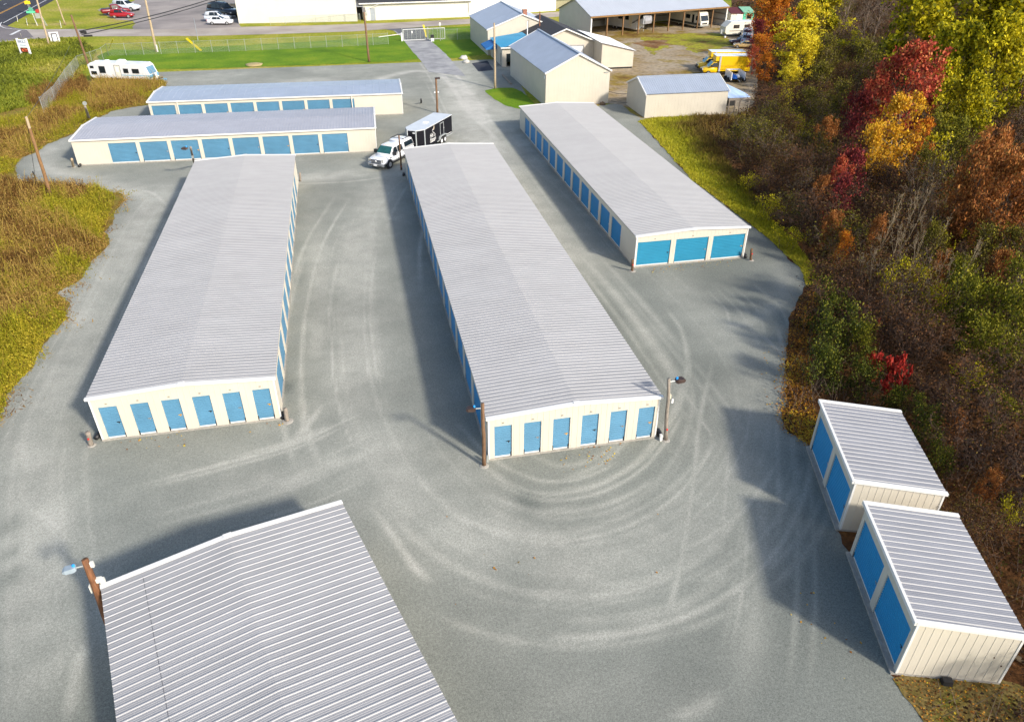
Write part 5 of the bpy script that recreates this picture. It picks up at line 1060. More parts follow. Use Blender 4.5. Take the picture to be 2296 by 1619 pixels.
# camper in the yard, travel trailer by the weeds, campers under the carport
CREAM = mat("camper_cream", (.70, .66, .55), .4, 0, .06, 1.5); CWHT = mat("camper_white", (.68, .69, .69), .4, 0, .06, 1.2, var2=.05, scale2=.4)
def camper_body(t, L, W, z0, z1, m, nose=.5, name="body", roofm=None):
    prof = [(0, z0+.35), (nose*.4, z0), (L, z0), (L, z1-.2), (L-.25, z1), (nose*1.3, z1), (0, z1-.9)]
    MB().prism(prof, 0, W).build(name, m, t)
    MB().box(nose*1.4, L-.3, .06, W-.06, z1, z1+.05).build("roof", roofm or CWHT, t)
cp = G(*z4(806, 327)); ct = thing("travel_trailer", "old cream travel trailer with brown stripe, parked beside the pole barn's right end", "camper", cp, RAD(2))
camper_body(ct, 6.5, 2.3, .5, 2.75, CREAM, .8)
quad_part(ct, "front_window", [(.02, .3, 1.35), (.02, 2.0, 1.35), (.72, 2.0, 2.35), (.72, .3, 2.35)][::-1], mat("tan_blind", (.38, .27, .13), .6), .03)
for x0, x1 in ((1.7, 3.0), (4.1, 5.3)):
    f = MB().box(x0, x1, -.04, 0, 1.55, 2.2).build("window", BLACKP, ct); MB().box(x0+.15, x1-.15, -.06, -.04, 1.65, 2.1).build("pane", mat("brown_blind_glass", (.05, .04, .03), .2), f)
MB().box(.9, 6.4, -.03, 0, 1.05, 1.15).build("stripe", mat("brown_stripe", (.09, .06, .035), .5), ct); MB().box(-.5, .0, .7, 1.1, .5, 1.3).build("gas_bottle", WHITEP, ct)
for x in (3.6, 4.4): wheel(ct, x, .1, .35)
tag1(MB().box(cp.x-.35, cp.x-.05, cp.y-.7, cp.y-.4, 0, .3), "block", WHITEP, "small white block on the grass by the cream camper's nose", "block")
tt = thing("travel_trailer", "white travel trailer with faded blue stripe and propane bottle, half hidden in brown weeds", "camper", G(*z1(1318, 730)), math.atan2(-3.3, 9.1))
# x forward (towards the hitch), body runs back
TL = 9.6
prof = [(0.1, .55), (0, 1.15), (-.45, 2.35), (-.8, 2.62), (-TL+.4, 2.62), (-TL, 2.4), (-TL+.05, .8), (-TL+.35, .55)]
MB().prism(prof, 0, 2.4).build("body", CWHT, tt); MB().box(-TL+.4, -.8, .05, 2.35, 2.62, 2.66).build("roof", mat("stained_roof", (.68, .70, .74), .5, 0, .22, .8), tt)
for nm, x, y, w, d, h in (("air_conditioner", -4.9, 1.5, 1.2, .9, .32), ("vent", -7.4, 1.7, .7, .5, .18), ("vent", -8.8, 1.2, .5, .4, .12)): MB().frustum((x-w/2, x+w/2, y-d/2, y+d/2), (x-w*.35, x+w*.35, y-d*.4, y+d*.4), 2.66, 2.66+h).build(nm, WHITEP, tt)
for x0, x1, za, zbb in ((-2.6, -1.5, 1.35, 2.0), (-4.0, -3.2, 1.35, 2.0), (-7.9, -6.9, 1.25, 2.25), (-9.3, -8.7, 1.9, 2.25), (-9.3, -8.4, 1.0, 1.5)):
    f = MB().box(x0, x1, -.03, 0, za, zbb).build("window", BLACKP, tt); MB().box(x0+.08, x1-.08, -.045, -.03, za+.08, zbb-.08).build("pane", GLASS, f)
dd = MB().box(-5.35, -4.5, -.02, .0, .6, 2.4).build("door", mat("camper_door", (.70, .68, .58), .5), tt); MB().box(-5.15, -4.75, -.035, -.02, 1.5, 2.15).build("door_window", WHITEP, dd)
dfr = MB().box(-5.39, -5.35, -.03, 0, .6, 2.44).box(-4.5, -4.46, -.03, 0, .6, 2.44).box(-5.35, -4.5, -.03, 0, 2.4, 2.44); dfr.build("door_frame", BLACKP, tt)
MB().box(-4.4, -.05, -.015, 0, 1.0, 1.12).build("stripe", mat("faded_blue_stripe", (.25, .45, .58), .5), tt)
quad_part(tt, "front_window", [(-.02, .25, 1.25), (-.02, 2.15, 1.25), (-.42, 2.15, 2.25), (-.42, .25, 2.25)], mat("pale_blue_glass", (.12, .24, .34), .2, 0, .2), .03)
MB().box(.0, .07, .0, 2.4, .6, 1.15).build("nose_panel", mat("nose_blue", (.10, .36, .60), .5), tt)
MB().tube([(.55, .9, .6), (.55, .9, 1.2), (.55, .9, 1.32)], [.2, .2, .08], 12).build("gas_bottle", WHITEP, tt); MB().tube([(.0, .4, .5), (1.9, 1.2, .42)], .07, 6).tube([(0, 2.0, .5), (1.9, 1.2, .42)], .07, 6).build("drawbar", mat("hitch_blue", (.10, .36, .62), .5), tt); MB().box(.9, 1.1, .7, 1.7, .5, .6).build("jack", BLACKP, tt)
for x in (-5.3, -6.2): wheel(tt, x, .1, .35)
# fifth wheel + motorhome under the carport: axis along the barn depth
fw_ = thing("fifth_wheel_camper", "white fifth wheel camper with black swoosh and silver nose, under the pole barn", "camper", G(*z4(95, 285)), cang-RAD(90)+RAD(12))
MB().prism([(-.9, .55), (-10, .55), (-10, 3.5), (-.3, 3.6), (.7, 3.45), (1.0, 2.9), (.9, 1.75), (-.85, 1.75)], -1.2, 1.2).build("body", CWHT, fw_)
MB().prism([(.98, 2.95), (.88, 1.8), (1.12, 1.75), (1.25, 2.3), (1.15, 2.95), (.8, 3.4)], -1.05, 1.05).build("nose_cap", mat("silver_nose", (.40, .40, .43), .25, .3, .2, 2), fw_)
blk = MB(); blk.prism([(-3.2, 1.2), (-1.4, 2.0), (.6, 2.75), (.9, 3.4), (.3, 3.5), (-.2, 2.7), (-1.6, 1.75)], -1.23, -1.2).prism([(-3.2, 1.2), (-1.4, 2.0), (.6, 2.75), (.9, 3.4), (.3, 3.5), (-.2, 2.7), (-1.6, 1.75)], 1.2, 1.23); blk.build("swoosh", BLACKP, fw_)
MB().box(-.9, 1.15, -1.05, 1.05, 3.45, 3.62).build("front_band", BLACKP, fw_); MB().box(-.85, -.8, -1.0, 1.0, .6, 1.6).build("front_panel", CWHT, fw_); MB().box(-.6, .9, -.15, .15, .7, .85).build("hitch", BLACKP, fw_)
for x0, x1 in ((-4.2, -3.2), (-6.2, -5)): MB().box(x0, x1, -1.23, -1.2, 2.1, 2.9).build("window", GLASS, fw_)
MB().box(-2.9, -2.2, -1.23, -1.2, .8, 2.9).build("door", CREAM, fw_)
for x in (-6.5, -7.5):
    for y in (-1.05, 1.05): wheel(fw_, x, y, .38)
for y in (-.8, .8): MB().box(-.7, -.6, y-.06, y+.06, 0, .7).build("landing_leg", GALV, fw_)
mh = thing("motorhome", "cream motorhome with large dark windscreen parked under the right half of the pole barn", "motorhome", G(*z4(625, 253)), cang-RAD(90)+RAD(6))
MB().prism([(0, .5), (.05, 1.3), (-.35, 2.5), (-.5, 3.0), (-.9, 3.15), (-9.5, 3.15), (-9.5, .5)], -1.2, 1.2).build("body", CREAM, mh)
quad_part(mh, "windscreen", [(.03, -1.05, 1.5), (.03, 1.05, 1.5), (-.36, 1.05, 2.5), (-.36, -1.05, 2.5)], GLASS, .03); MB().box(-.02, .1, -1.22, 1.22, .45, .75).build("bumper", GALV, mh); MB().box(.04, .07, -.8, .8, .85, 1.1).build("grille", BLACKP, mh)
for y in (-.95, .95): MB().box(.04, .08, y-.15, y+.15, .85, 1.1).build("headlight", WHITEP, mh)
for x0, x1, a, b in ((-1.5, -.6, 1.55, 2.4), (-2.6, -2.0, 1.0, 2.6), (-4.5, -3.2, 1.7, 2.5)):
    for y in (-1.23, 1.2): MB().box(x0, x1, y, y+.03, a, b).build("window", GLASS, mh)
MB().box(-9.4, -.1, -1.22, -1.2, .6, 1.05).build("lower_band", mat("dark_band", (.06, .07, .06), .5), mh); MB().box(.05, .085, -.2, .2, .5, .62).build("number_plate", mat("plate_yellow", (.7, .45, .02), .5), mh)
for x in (-1.6, -6.5):
    for y in (-1.0, 1.0): wheel(mh, x, y, .4)

# white pickup with topper
WP = paint("truck_white", (.80, .81, .83), .22); CHR = mat("chrome_trim", (.55, .56, .6), .15, .85, .1)
TRK = thing("pickup_truck", "white four door pickup with cargo topper, towing the black trailer", "pickup", (2.60, 77.05, 0), math.atan2(-.80, -.60))
b = body_loft([(-6.15, .90, .55, 1.08, 1.18), (-6.0, .97, .5, 1.10, 1.22), (-3.2, 1.0, .5, 1.10, 1.22), (-1.9, 1.0, .5, 1.10, 1.24), (-1.5, 1.0, .52, 1.10, 1.28), (-.45, .99, .56, 1.05, 1.22), (-.12, .96, .6, 1.0, 1.13), (0, .90, .66, .95, 1.02)]); b.build("body", WP, TRK, True)
cabin_loft([(-3.95, 1.20, .96, 1.92, .78), (-3.6, 1.2, .97, 1.98, .78), (-2.5, 1.2, .97, 1.99, .78), (-2.25, 1.2, .96, 1.94, .77), (-1.45, 1.22, .90, 1.30, .80)]).build("cab", WP, TRK, True)
cabin_loft([(-6.22, 1.20, .95, 1.30, .88), (-5.95, 1.2, .97, 2.02, .80), (-5.6, 1.2, .97, 2.10, .80), (-4.2, 1.2, .97, 2.12, .80), (-4.0, 1.2, .96, 2.05, .78)]).build("topper", WP, TRK, True)
quad_part(TRK, "windscreen", [(-1.50, -.84, 1.33), (-1.50, .84, 1.33), (-2.20, .70, 1.90), (-2.20, -.70, 1.90)], GLASSG, .035)
for sg in (-1, 1):
    for x0, x1, x0t, x1t in ((-2.72, -1.75, -2.72, -2.25), (-3.75, -2.85, -3.72, -2.85)):
        qq = [(x0, sg*.985, 1.32), (x1, sg*.985, 1.32), (x1t, sg*.835, 1.86), (x0t, sg*.835, 1.86)]; quad_part(TRK, "side_window", qq if sg < 0 else qq[::-1], GLASS, .02)
    qq = [(-5.9, sg*.985, 1.42), (-4.2, sg*.985, 1.42), (-4.25, sg*.87, 1.90), (-5.75, sg*.87, 1.90)]; quad_part(TRK, "topper_window", qq if sg < 0 else qq[::-1], GLASS, .02)
    MB().box(-1.95, -1.75, min(sg*1.02, sg*1.35), max(sg*1.02, sg*1.35), 1.2, 1.55).build("wing_mirror", BLACKP, TRK)
    MB().box(-.16, .0, min(sg*.62, sg*.92), max(sg*.62, sg*.92), .82, 1.10).build("headlight", mat("headlamp", (.62, .60, .52), .15, .2, .2, 8), TRK)
    MB().box(-4.4, -1.5, min(sg*.95, sg*1.08), max(sg*.95, sg*1.08), .42, .50).build("running_board", BLACKP, TRK)
    for x in (-2.65, -3.75): MB().box(x-.09, x+.09, min(sg*1.0, sg*1.03), max(sg*1.0, sg*1.03), 1.12, 1.19).build("door_handle", BLACKP, TRK)
    MB().box(-1.45, -1.2, min(sg*1.0, sg*1.012), max(sg*1.0, sg*1.012), .98, 1.10).build("badge", BLACKP, TRK)
    for x in (-2.78, -3.86): MB().box(x-.012, x+.012, min(sg*1.0, sg*1.006), max(sg*1.0, sg*1.006), .55, 1.2).build("door_gap", BLACKP, TRK)
    for x in (-1.05, -5.0):
        MB().tube([(x, sg*.985, .43), (x, sg*1.03, .43)], [.54, .52], 18).build("wheel_arch", BLACKP, TRK); wheel(TRK, x, sg*.9, .42, .30)
gr = MB(); gr.box(-.02, .06, -.62, .62, .72, 1.06); go_ = gr.build("grille", mat("dark_grille", (.03, .035, .05), .4), TRK)
cb = MB()
for z in (.80, .89, .98): cb.box(.06, .085, -.52, .52, z-.018, z+.018)
for y in (-.57, .57): cb.box(.06, .085, y-.03, y+.03, .74, 1.04)
cb.build("chrome_bar", CHR, go_); MB().tube([(.086, 0, .89), (.10, 0, .89)], [.1, .09], 16).build("emblem", CHR, go_)
MB().loft([[(-.05, -1.0, .42), (-.05, -1.0, .68), (.06, -.98, .68), (.06, -.98, .42)], [(.02, -.6, .42), (.02, -.6, .68), (.16, -.6, .68), (.16, -.6, .42)], [(.02, .6, .42), (.02, .6, .68), (.16, .6, .68), (.16, .6, .42)], [(-.05, 1.0, .42), (-.05, 1.0, .68), (.06, .98, .68), (.06, .98, .42)]]).build("bumper", CHR, TRK)
MB().box(.16, .18, -.75, .75, .46, .54).build("bumper_slot", BLACKP, TRK); MB().box(.18, .2, -.2, .2, .46, .66).build("number_plate", WHITEP, TRK)
for y in (-.45, -.22, 0, .22, .45): MB().box(-2.4, -2.28, y-.04, y+.04, 1.97, 2.02).build("marker_lamp", mat("amber_lamp", (.62, .50, .36), .3), TRK)
rk = MB()
for y in (-.72, .72): rk.beam((-5.7, y, 2.2), (-4.15, y, 2.2), .04, .05)
for x in (-4.4, -5.5): rk.beam((x, -.75, 2.22), (x, .75, 2.22), .05, .04)
rk.build("roof_rack", BLACKP, TRK)
lump("cargo_bundle", BLACKP, "dark bundle lashed to the pickup's roof rack", "bundle", tuple(TRK.matrix_world @ Vector((0, 0, 0)))[:2]+(0,), (.1, .1, .1), 8)
cb_ = bpy.data.objects["cargo_bundle"]; TM = Matrix.Translation(TRK.location) @ TRK.rotation_euler.to_matrix().to_4x4()
cb_.data.transform(Matrix.Translation(-Vector((TRK.location.x, TRK.location.y, 0)))); cb_.matrix_world = TM @ Matrix.Translation((-4.5, -.45, 2.24)) @ Matrix.Diagonal((5, 3, 2, 1))

# black trailer with V nose
TD = Vector((.55, .834, 0)).normalized(); TR = thing("enclosed_trailer", "black enclosed trailer with white dove logo and lettering, hitched to the white pickup", "trailer", (8.27, 81.0, 0), 0)
tang = math.atan2(-TD.y, -TD.x)      # x forward = towards the pickup
r0 = G(767.7+1190*.15432, 236.2+355*.15432, 2.62); r1 = G(767.7+1585*.15432, 236.2+138*.15432, 2.62)
fwdv = (r0-r1).normalized(); tang = math.atan2(fwdv.y, fwdv.x); BL = (r0-r1).length; TW = 2.3
TR.rotation_euler = (0, 0, tang); lv = Vector((-fwdv.y, fwdv.x, 0)); 
# the visible flank is on the trailer's left (y>0); origin at the left front corner on the ground
TR.location = (r0.x, r0.y, 0)
BLKT = mat("black_trailer_skin", (.006, .006, .010), .5, 0, .1, spec=.2)
nose = .85; foot = [(-BL, 0), (0, 0), (nose, -.62), (nose, -TW+.62), (0, -TW), (-BL, -TW)]
m = MB(); n = len(foot); m.add([(x, y, .5) for x, y in foot]+[(x, y, 2.55) for x, y in foot], [tuple(range(n))[::-1], tuple(range(n, 2*n))]+[(i, (i+1) % n, (i+1) % n+n, i+n) for i in range(n)])
m.f = [tuple(reversed(f)) for f in m.f]; m.build("body", BLKT, TR)
big = [(x+(.02 if x > 0 else -.02 if x < -1 else 0), y+(.02 if y > -TW/2 else -.02)) for x, y in foot]
m = MB(); m.add([(x, y, 2.55) for x, y in big]+[(x, y, 2.64) for x, y in big], [tuple(range(n)), tuple(range(n, 2*n))[::-1]]+[(i, i+n, (i+1) % n+n, (i+1) % n) for i in range(n)]); m.f = [tuple(reversed(f)) for f in m.f]
m.build("roof", mat("trailer_roof", (.58, .60, .62), .35, .1, .07, .8), TR)
MB().frustum((-2.8, -2.3, -TW/2-.25, -TW/2+.25), (-2.75, -2.35, -TW/2-.2, -TW/2+.2), 2.64, 2.74).build("roof_vent", WHITEP, TR)
TS_ = mat("trailer_trim", (.50, .53, .53), .4, .3, .1)
for (x, y) in foot[1:5]: MB().tube([(x, y, .5), (x, y, 2.56)], .07, 8).build("corner_trim", TS_, TR)
MB().box(nose+.005, nose+.03, -TW+.68, -.68, .52, .85).build("stone_guard", STEEL, TR); sk = MB().box(-BL, -2.95, .005, .03, .46, .55).box(-1.25 if BL > 4 else -1, 0, .005, .03, .46, .55); sk.build("skirt_trim", TS_, TR)
wx = -BL*.62
for x in (wx-.45, wx+.42): wheel(TR, x, .02, .37, .24, WHITEP)
MB().prism([(wx-.95, .62), (wx-.85, .88), (wx-.6, 1.0), (wx+.6, 1.0), (wx+.85, .88), (wx+.95, .62), (wx+.85, .62), (wx+.75, .82), (wx+.55, .92), (wx-.55, .92), (wx-.75, .82), (wx-.85, .62)], .0, .2).build("mudguard", TS_, TR)
dx0, dx1 = -BL*.62-.45, -BL*.62+.5
df = MB(); 
for a, c in (((dx0, 1.05), (dx0+.06, 2.35)), ((dx1-.06, 1.05), (dx1, 2.35)), ((dx0+.06, 2.29), (dx1-.06, 2.35))): df.box(a[0], c[0], .0, .03, a[1], c[1])
dor = df.build("side_door", TS_, TR); MB().box(dx0+.02, dx0+.10, .03, .06, 1.6, 1.75).build("handle", WHITEP, dor)
WL = mat("white_lettering", (.78, .78, .76), .5)
MT = Matrix.Translation((-BL*.26, .012, 1.30)) @ Matrix(((-1, 0, 0, 0), (0, 0, 1, 0), (0, 1, 0, 0), (0, 0, 0, 1)))
text_part("His", .64, WL, TR, MT @ Matrix.Translation((-.2, .24, 0)), "lettering", .006, .35); text_part("Haven", .56, WL, TR, MT @ Matrix.Translation((.08, -.22, 0)), "lettering", .006, .35)
dv = MB(); GLD = mat("gold_wing", (.70, .60, .45), .5)
X = lambda u, v: (-BL*.26-u, .03, 1.30+v)
dv.tube([X(.55, -.02), X(.62, .25), X(.42, .40), X(.15, .55), X(.02, .78), X(.10, .86), X(.20, .80)], .035, 6); dv.build("dove_outline", WL, TR)
w2 = MB(); w2.tube([X(.20, .80), X(.38, 1.0), X(.46, 1.22), X(.50, 1.0), X(.40, .78), X(.32, .72)], .026, 6); w2.build("dove_wing", GLD, TR)
MB().box(-BL*.26-.62, -BL*.26+.55, .0, .02, .82, .87).build("underline", WL, TR)
ws = MB()
for i in range(9): ws.box(-BL+.25+i*.17, -BL+.25+i*.17+.12, .0, .02, .66, .72)
ws.build("small_lettering", WL, TR); MB().box(nose+.0, nose+.035, -1.0, -.72, 2.28, 2.4).build("nose_badge", WL, TR)
MB().tube([(nose, -TW/2-.6, .52), (nose+1.3, -TW/2, .5)], .05, 6).tube([(nose, -TW/2+.6, .52), (nose+1.3, -TW/2, .5)], .05, 6).build("drawbar", BLACKP, TR)
# ------------------------------------------------------------------ vegetation
BARK = mat("grey_brown_bark", (.12, .09, .065), .9, 0, .3, 3); BARKP = mat("pale_sapling_bark", (.23, .18, .115), .9, 0, .25, 3); TWIG = mat("dark_twig", (.060, .034, .022), .9, 0, .3, 3); TWIGG = mat("grey_twig", (.14, .10, .072), .9, 0, .3, 3)
LM = {
 'yellow': leafmat("yellow_leaves", [(0, (.16, .12, .006)), (.35, (.44, .34, .010)), (.7, (.68, .53, .014)), (1, (.78, .66, .04))], .3),
 'lime': leafmat("yellow_green_leaves", [(0, (0.05856, 0.08296, 0.003904)), (.35, (0.205, 0.1952, 0.003904)), (.7, (0.449, 0.3806, 0.005856)), (1, (0.6442, 0.5466, 0.01171))], .3),
 'orange': leafmat("orange_leaves", [(0, (0.16, 0.03, 0.006)), (.4, (0.42, 0.1, 0.01)), (.75, (0.58, 0.2, 0.012)), (1, (0.62, 0.34, 0.02))], .25),
 'gold': leafmat("golden_leaves", [(0, (.22, .07, .006)), (.4, (.52, .24, .010)), (.75, (.66, .38, .012)), (1, (.70, .46, .06))], .3),
 'red': leafmat("red_leaves", [(0, (0.108, 0.0144, 0.0096)), (.4, (0.312, 0.0384, 0.0216)), (.75, (0.492, 0.084, 0.0408)), (1, (0.552, 0.216, 0.072))], .25),
 'maroon': leafmat("maroon_leaves", [(0, (0.03105, 0.00621, 0.01035)), (.5, (0.1035, 0.01242, 0.01863)), (.8, (0.207, 0.0207, 0.0207)), (1, (0.3105, 0.05175, 0.03105))], .2),
 'russet': leafmat("russet_leaves", [(0, (0.0756, 0.02376, 0.00864)), (.4, (0.216, 0.0702, 0.01512)), (.75, (0.3672, 0.1296, 0.027)), (1, (0.4536, 0.2268, 0.0648))], .2),
 'green': leafmat("dull_green_leaves", [(0, (0.0176, 0.0224, 0.0032)), (.4, (0.06, 0.072, 0.004)), (.75, (0.152, 0.152, 0.0064)), (1, (0.288, 0.256, 0.016))], .25),
 'dgreen': leafmat("dark_green_leaves", [(0, (0.0102, 0.017, 0.0034)), (.4, (0.034, 0.04675, 0.00425)), (.75, (0.08075, 0.09775, 0.00595)), (1, (0.17, 0.1615, 0.0119))], .2),
 'brown': leafmat("withered_leaves", [(0, (0.0216, 0.00864, 0.0036)), (.35, (0.0612, 0.02592, 0.00864)), (.6, (0.1044, 0.04464, 0.01152)), (.8, (0.108, 0.0684, 0.01008)), (.93, (0.0864, 0.0864, 0.0072)), (1, (0.1584, 0.1152, 0.0144))], .15),
 'olive': leafmat("olive_leaves", [(0, (0.01875, 0.0135, 0.003)), (.35, (0.06375, 0.0465, 0.0075)), (.6, (0.1125, 0.09375, 0.009)), (.8, (0.15, 0.135, 0.009)), (1, (0.255, 0.225, 0.012))], .2),
 'plum': leafmat("plum_brown_leaves", [(0, (0.0165, 0.0075, 0.0045)), (.4, (0.05625, 0.024, 0.0105)), (.7, (0.09375, 0.04125, 0.0135)), (.9, (0.15, 0.05625, 0.0135)), (1, (0.165, 0.1125, 0.015))], .15),
 'scarlet': leafmat("scarlet_leaves", [(0, (0.1875, 0.009, 0.0075)), (.5, (0.375, 0.0225, 0.015)), (1, (0.45, 0.06, 0.0375))], .25),
}
def skeleton(rng, H, R, cb=.3, n_limb=14, sub=4, twig=3, up=.55, stems=1, top=.95, trunk_r=None, droop=0):
    """trunk(s), limbs, branches, twigs -> segment arrays and the twig tips"""
    A, B, ra, rb = [], [], [], []; tips = []
    def seg(a, b, r0, r1): A.append(a); B.append(b); ra.append(r0); rb.append(r1)
    tr = trunk_r or H*.013+.03
    for s in range(stems):
        base = np.array([rng.normal()*.15*stems, rng.normal()*.15*stems, 0.]) if stems > 1 else np.zeros(3)
        lean = rng.normal(size=2)*(.05 if stems == 1 else .22); P = [base]; k = 7; hh = H*top*(rng.uniform(.75, 1) if stems > 1 else 1)
        for i in range(1, k+1):
            f = i/k; P.append(np.array([base[0]+lean[0]*hh*f+rng.normal()*.02*H*f, base[1]+lean[1]*hh*f+rng.normal()*.02*H*f, hh*f]))
        r = tr/(stems**.5)
        for i in range(k): seg(P[i], P[i+1], r*(1-i/k*.85), r*(1-(i+1)/k*.85))
        tips.append(P[-1]); nl = max(3, n_limb//stems)
        for j in range(nl):
            f = cb+(1-cb)*(j+rng.random())/nl; q = f*k; i = min(int(q), k-1); p = P[i]+(P[i+1]-P[i])*(q-i); az = j*2.4+rng.normal()*.5
            g = (f-cb)/(1-cb); prof = max(.18, math.sin(math.pi*min(1, .18+.80*g))**.75); L = R*prof*rng.uniform(.7, 1.1); el = up+.35*g+rng.normal()*.15
            d = np.array([math.cos(az)*math.cos(el), math.sin(az)*math.cos(el), math.sin(el)]); lr = r*.45*(1-.6*g); m1 = p+d*L*.5+rng.normal(size=3)*.05*L; e1 = p+d*L+np.array([0, 0, -droop*L])+rng.normal(size=3)*.08*L
            seg(p, m1, lr, lr*.6); seg(m1, e1, lr*.6, lr*.2); tips.append(e1)
            for b_ in range(sub):
                t = rng.uniform(.25, 1); p2 = (p+(m1-p)*t*2) if t < .5 else (m1+(e1-m1)*(t-.5)*2); d2 = d+rng.normal(size=3)*.75; d2 /= np.linalg.norm(d2); L2 = L*rng.uniform(.25, .55)*(1.1-t*.4); e2 = p2+d2*L2; seg(p2, e2, lr*.35, lr*.12); tips.append(e2)
                for c_ in range(twig):
                    p3 = p2+(e2-p2)*rng.uniform(.3, 1); d3 = d2+rng.normal(size=3)*.8; d3 /= np.linalg.norm(d3); e3 = p3+d3*L2*rng.uniform(.3, .7); seg(p3, e3, lr*.16+.004, .004); tips.append(e3)
    return (np.array(A), np.array(B), np.array(ra), np.array(rb)), np.array(tips)
def make_tree_meshes(seed, H, R, leaf, bark, n=2500, size=.22, cb=.3, sig=.35, n_limb=14, sub=4, twig=3, up=.5, stems=1, tint=(.55, .22), zt=.25, keep=1.0, trunk_r=None, flat=.3, minr=None, droop=0):
    rng = np.random.default_rng(seed); S, tips = skeleton(rng, H, R, cb, n_limb, sub, twig, up, stems, trunk_r=trunk_r, droop=droop)
    if minr: S = (S[0], S[1], np.maximum(S[2], minr), np.maximum(S[3], minr*.7))
    V, F = twig_arrays(*S); tm = np_mesh("trunk", V, F, None, [bark]); cm = None
    if n:
        tp = tips[rng.random(len(tips)) < keep] if keep < 1 else tips
        w = rng.random(len(tp))**1.5+.05; i = rng.choice(len(tp), n, p=w/w.sum()); P = tp[i]+rng.normal(size=(n, 3))*sig*np.array([1, 1, .75])
        P = P[P[:, 2] > .15]; n2 = len(P); cl = rng.normal(size=len(tp))*.10
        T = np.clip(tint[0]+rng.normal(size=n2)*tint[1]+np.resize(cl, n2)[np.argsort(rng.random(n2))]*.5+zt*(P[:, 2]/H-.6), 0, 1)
        V, F, T = leaf_arrays(rng, P, size*rng.uniform(.6, 1.25, n2), T, flat); cm = np_mesh("crown", V, F, T, [leaf])
    return tm, cm
PROTO = {}
def proto(kind, v):
    key = (kind, v)
    if key in PROTO: return PROTO[key]
    s = hash(kind) if False else sum(ord(c)*(i+1) for i, c in enumerate(kind))*7+v
    K = dict(
     yellow=lambda: (10, 4.2, make_tree_meshes(s, 10, 4.2, LM['yellow'], BARK, 4200, .36, .2, .40, 22, 5, tint=(.66, .28), keep=.42)),
     lime=lambda: (13, 5.5, make_tree_meshes(s, 13, 5.5, LM['lime'], BARK, 6500, .46, .12, .50, 28, 5, tint=(.54, .30), keep=.36)),
     limes=lambda: (9, 2.6, make_tree_meshes(s, 9, 2.6, LM['lime'], BARKP, 550, .26, .2, .3, 16, 4, up=.8, tint=(.7, .2), stems=2, keep=.5)),
     orange=lambda: (9, 3.6, make_tree_meshes(s, 9, 3.6, LM['orange'], BARK, 3600, .27, .18, .4, 16, 5)),
     gold=lambda: (9, 3.2, make_tree_meshes(s, 9, 3.2, LM['gold'], BARKP, 3200, .26, .2, .36, 18, 5, keep=.7)),
     red=lambda: (11, 4.2, make_tree_meshes(s, 11, 4.2, LM['red'], BARK, 5000, .29, .15, .40, 22, 5, up=.6, keep=.45, tint=(.52, .28))),
     olivetree=lambda: (7, 2.9, make_tree_meshes(s, 7, 2.9, LM['olive'], TWIGG, 2600, .2, .12, .40, 18, 5, 3, up=.6, keep=.6, minr=.014)),
     maroon=lambda: (7, 2.8, make_tree_meshes(s, 7, 2.8, LM['maroon'], BARK, 2400, .24, .12, .38, 14, 4)),
     russet=lambda: (8, 3.8, make_tree_meshes(s, 8, 3.8, LM['russet'], BARK, 4200, .24, .15, .36, 18, 5, keep=.6)),
     green=lambda: (4.5, 2.6, make_tree_meshes(s, 4.5, 2.6, LM['green'], TWIG, 3200, .17, .05, .34, 18, 5, stems=3, tint=(.62, .25))),
     dgreen=lambda: (3.4, 2.2, make_tree_meshes(s, 3.4, 2.2, LM['dgreen'], TWIG, 3000, .16, .05, .32, 18, 5, stems=3, tint=(.55, .26))),
     gorse=lambda: (3.2, 1.9, make_tree_meshes(s, 3.2, 1.9, LM['lime'], TWIGG, 1300, .15, .1, .3, 16, 4, stems=3, tint=(.6, .25))),
     bare=lambda: (4.2, 2.4, make_tree_meshes(s, 4.2, 2.4, LM['brown'], TWIG, 3450, .115, .05, .40, 22, 6, 4, stems=4, minr=.013, tint=(.42, .26), up=.6)),
     bare2=lambda: (5.5, 2.6, make_tree_meshes(s, 5.5, 2.6, LM['brown'], TWIGG, 2250, .115, .1, .38, 22, 6, 4, stems=3, minr=.015, tint=(.5, .28), up=.75)),
     bare3=lambda: (4.0, 2.4, make_tree_meshes(s, 4.0, 2.4, LM['olive'], TWIGG, 3150, .115, .05, .38, 22, 6, 4, stems=4, minr=.013, tint=(.45, .28), up=.6)),
     bare4=lambda: (4.6, 2.4, make_tree_meshes(s, 4.6, 2.4, LM['plum'], TWIG, 2250, .115, .05, .40, 24, 6, 5, stems=4, minr=.014, tint=(.42, .24), up=.65)),
     tall=lambda: (10, 2.4, make_tree_meshes(s, 10, 2.4, LM['brown'], BARKP, 160, .2, .3, .3, 16, 4, 2, stems=2, minr=.022, up=.95, trunk_r=.12)),
     greytree=lambda: (12, 4.0, make_tree_meshes(s, 12, 4.0, LM['brown'], TWIGG, 300, .22, .2, .4, 24, 6, 4, stems=1, minr=.022, up=.8, tint=(.4, .25))),
     sumac=lambda: (1.9, 1.1, make_tree_meshes(s, 1.9, 1.1, LM['scarlet'], TWIG, 420, .22, .35, .10, 9, 2, 2, stems=2, up=.35, droop=.1)),
     )
    PROTO[key] = K[kind](); return PROTO[key]
NAMES = dict(yellow="maple_tree", lime="poplar_tree", limes="young_tree", orange="maple_tree", gold="young_maple_tree", red="maple_tree", maroon="dogwood_tree", olivetree="young_tree", russet="oak_tree", green="bush", dgreen="bush", gorse="bush", bare="shrub", bare2="shrub", bare3="shrub", bare4="shrub", tall="bare_sapling", greytree="bare_tree", sumac="sumac_bush")
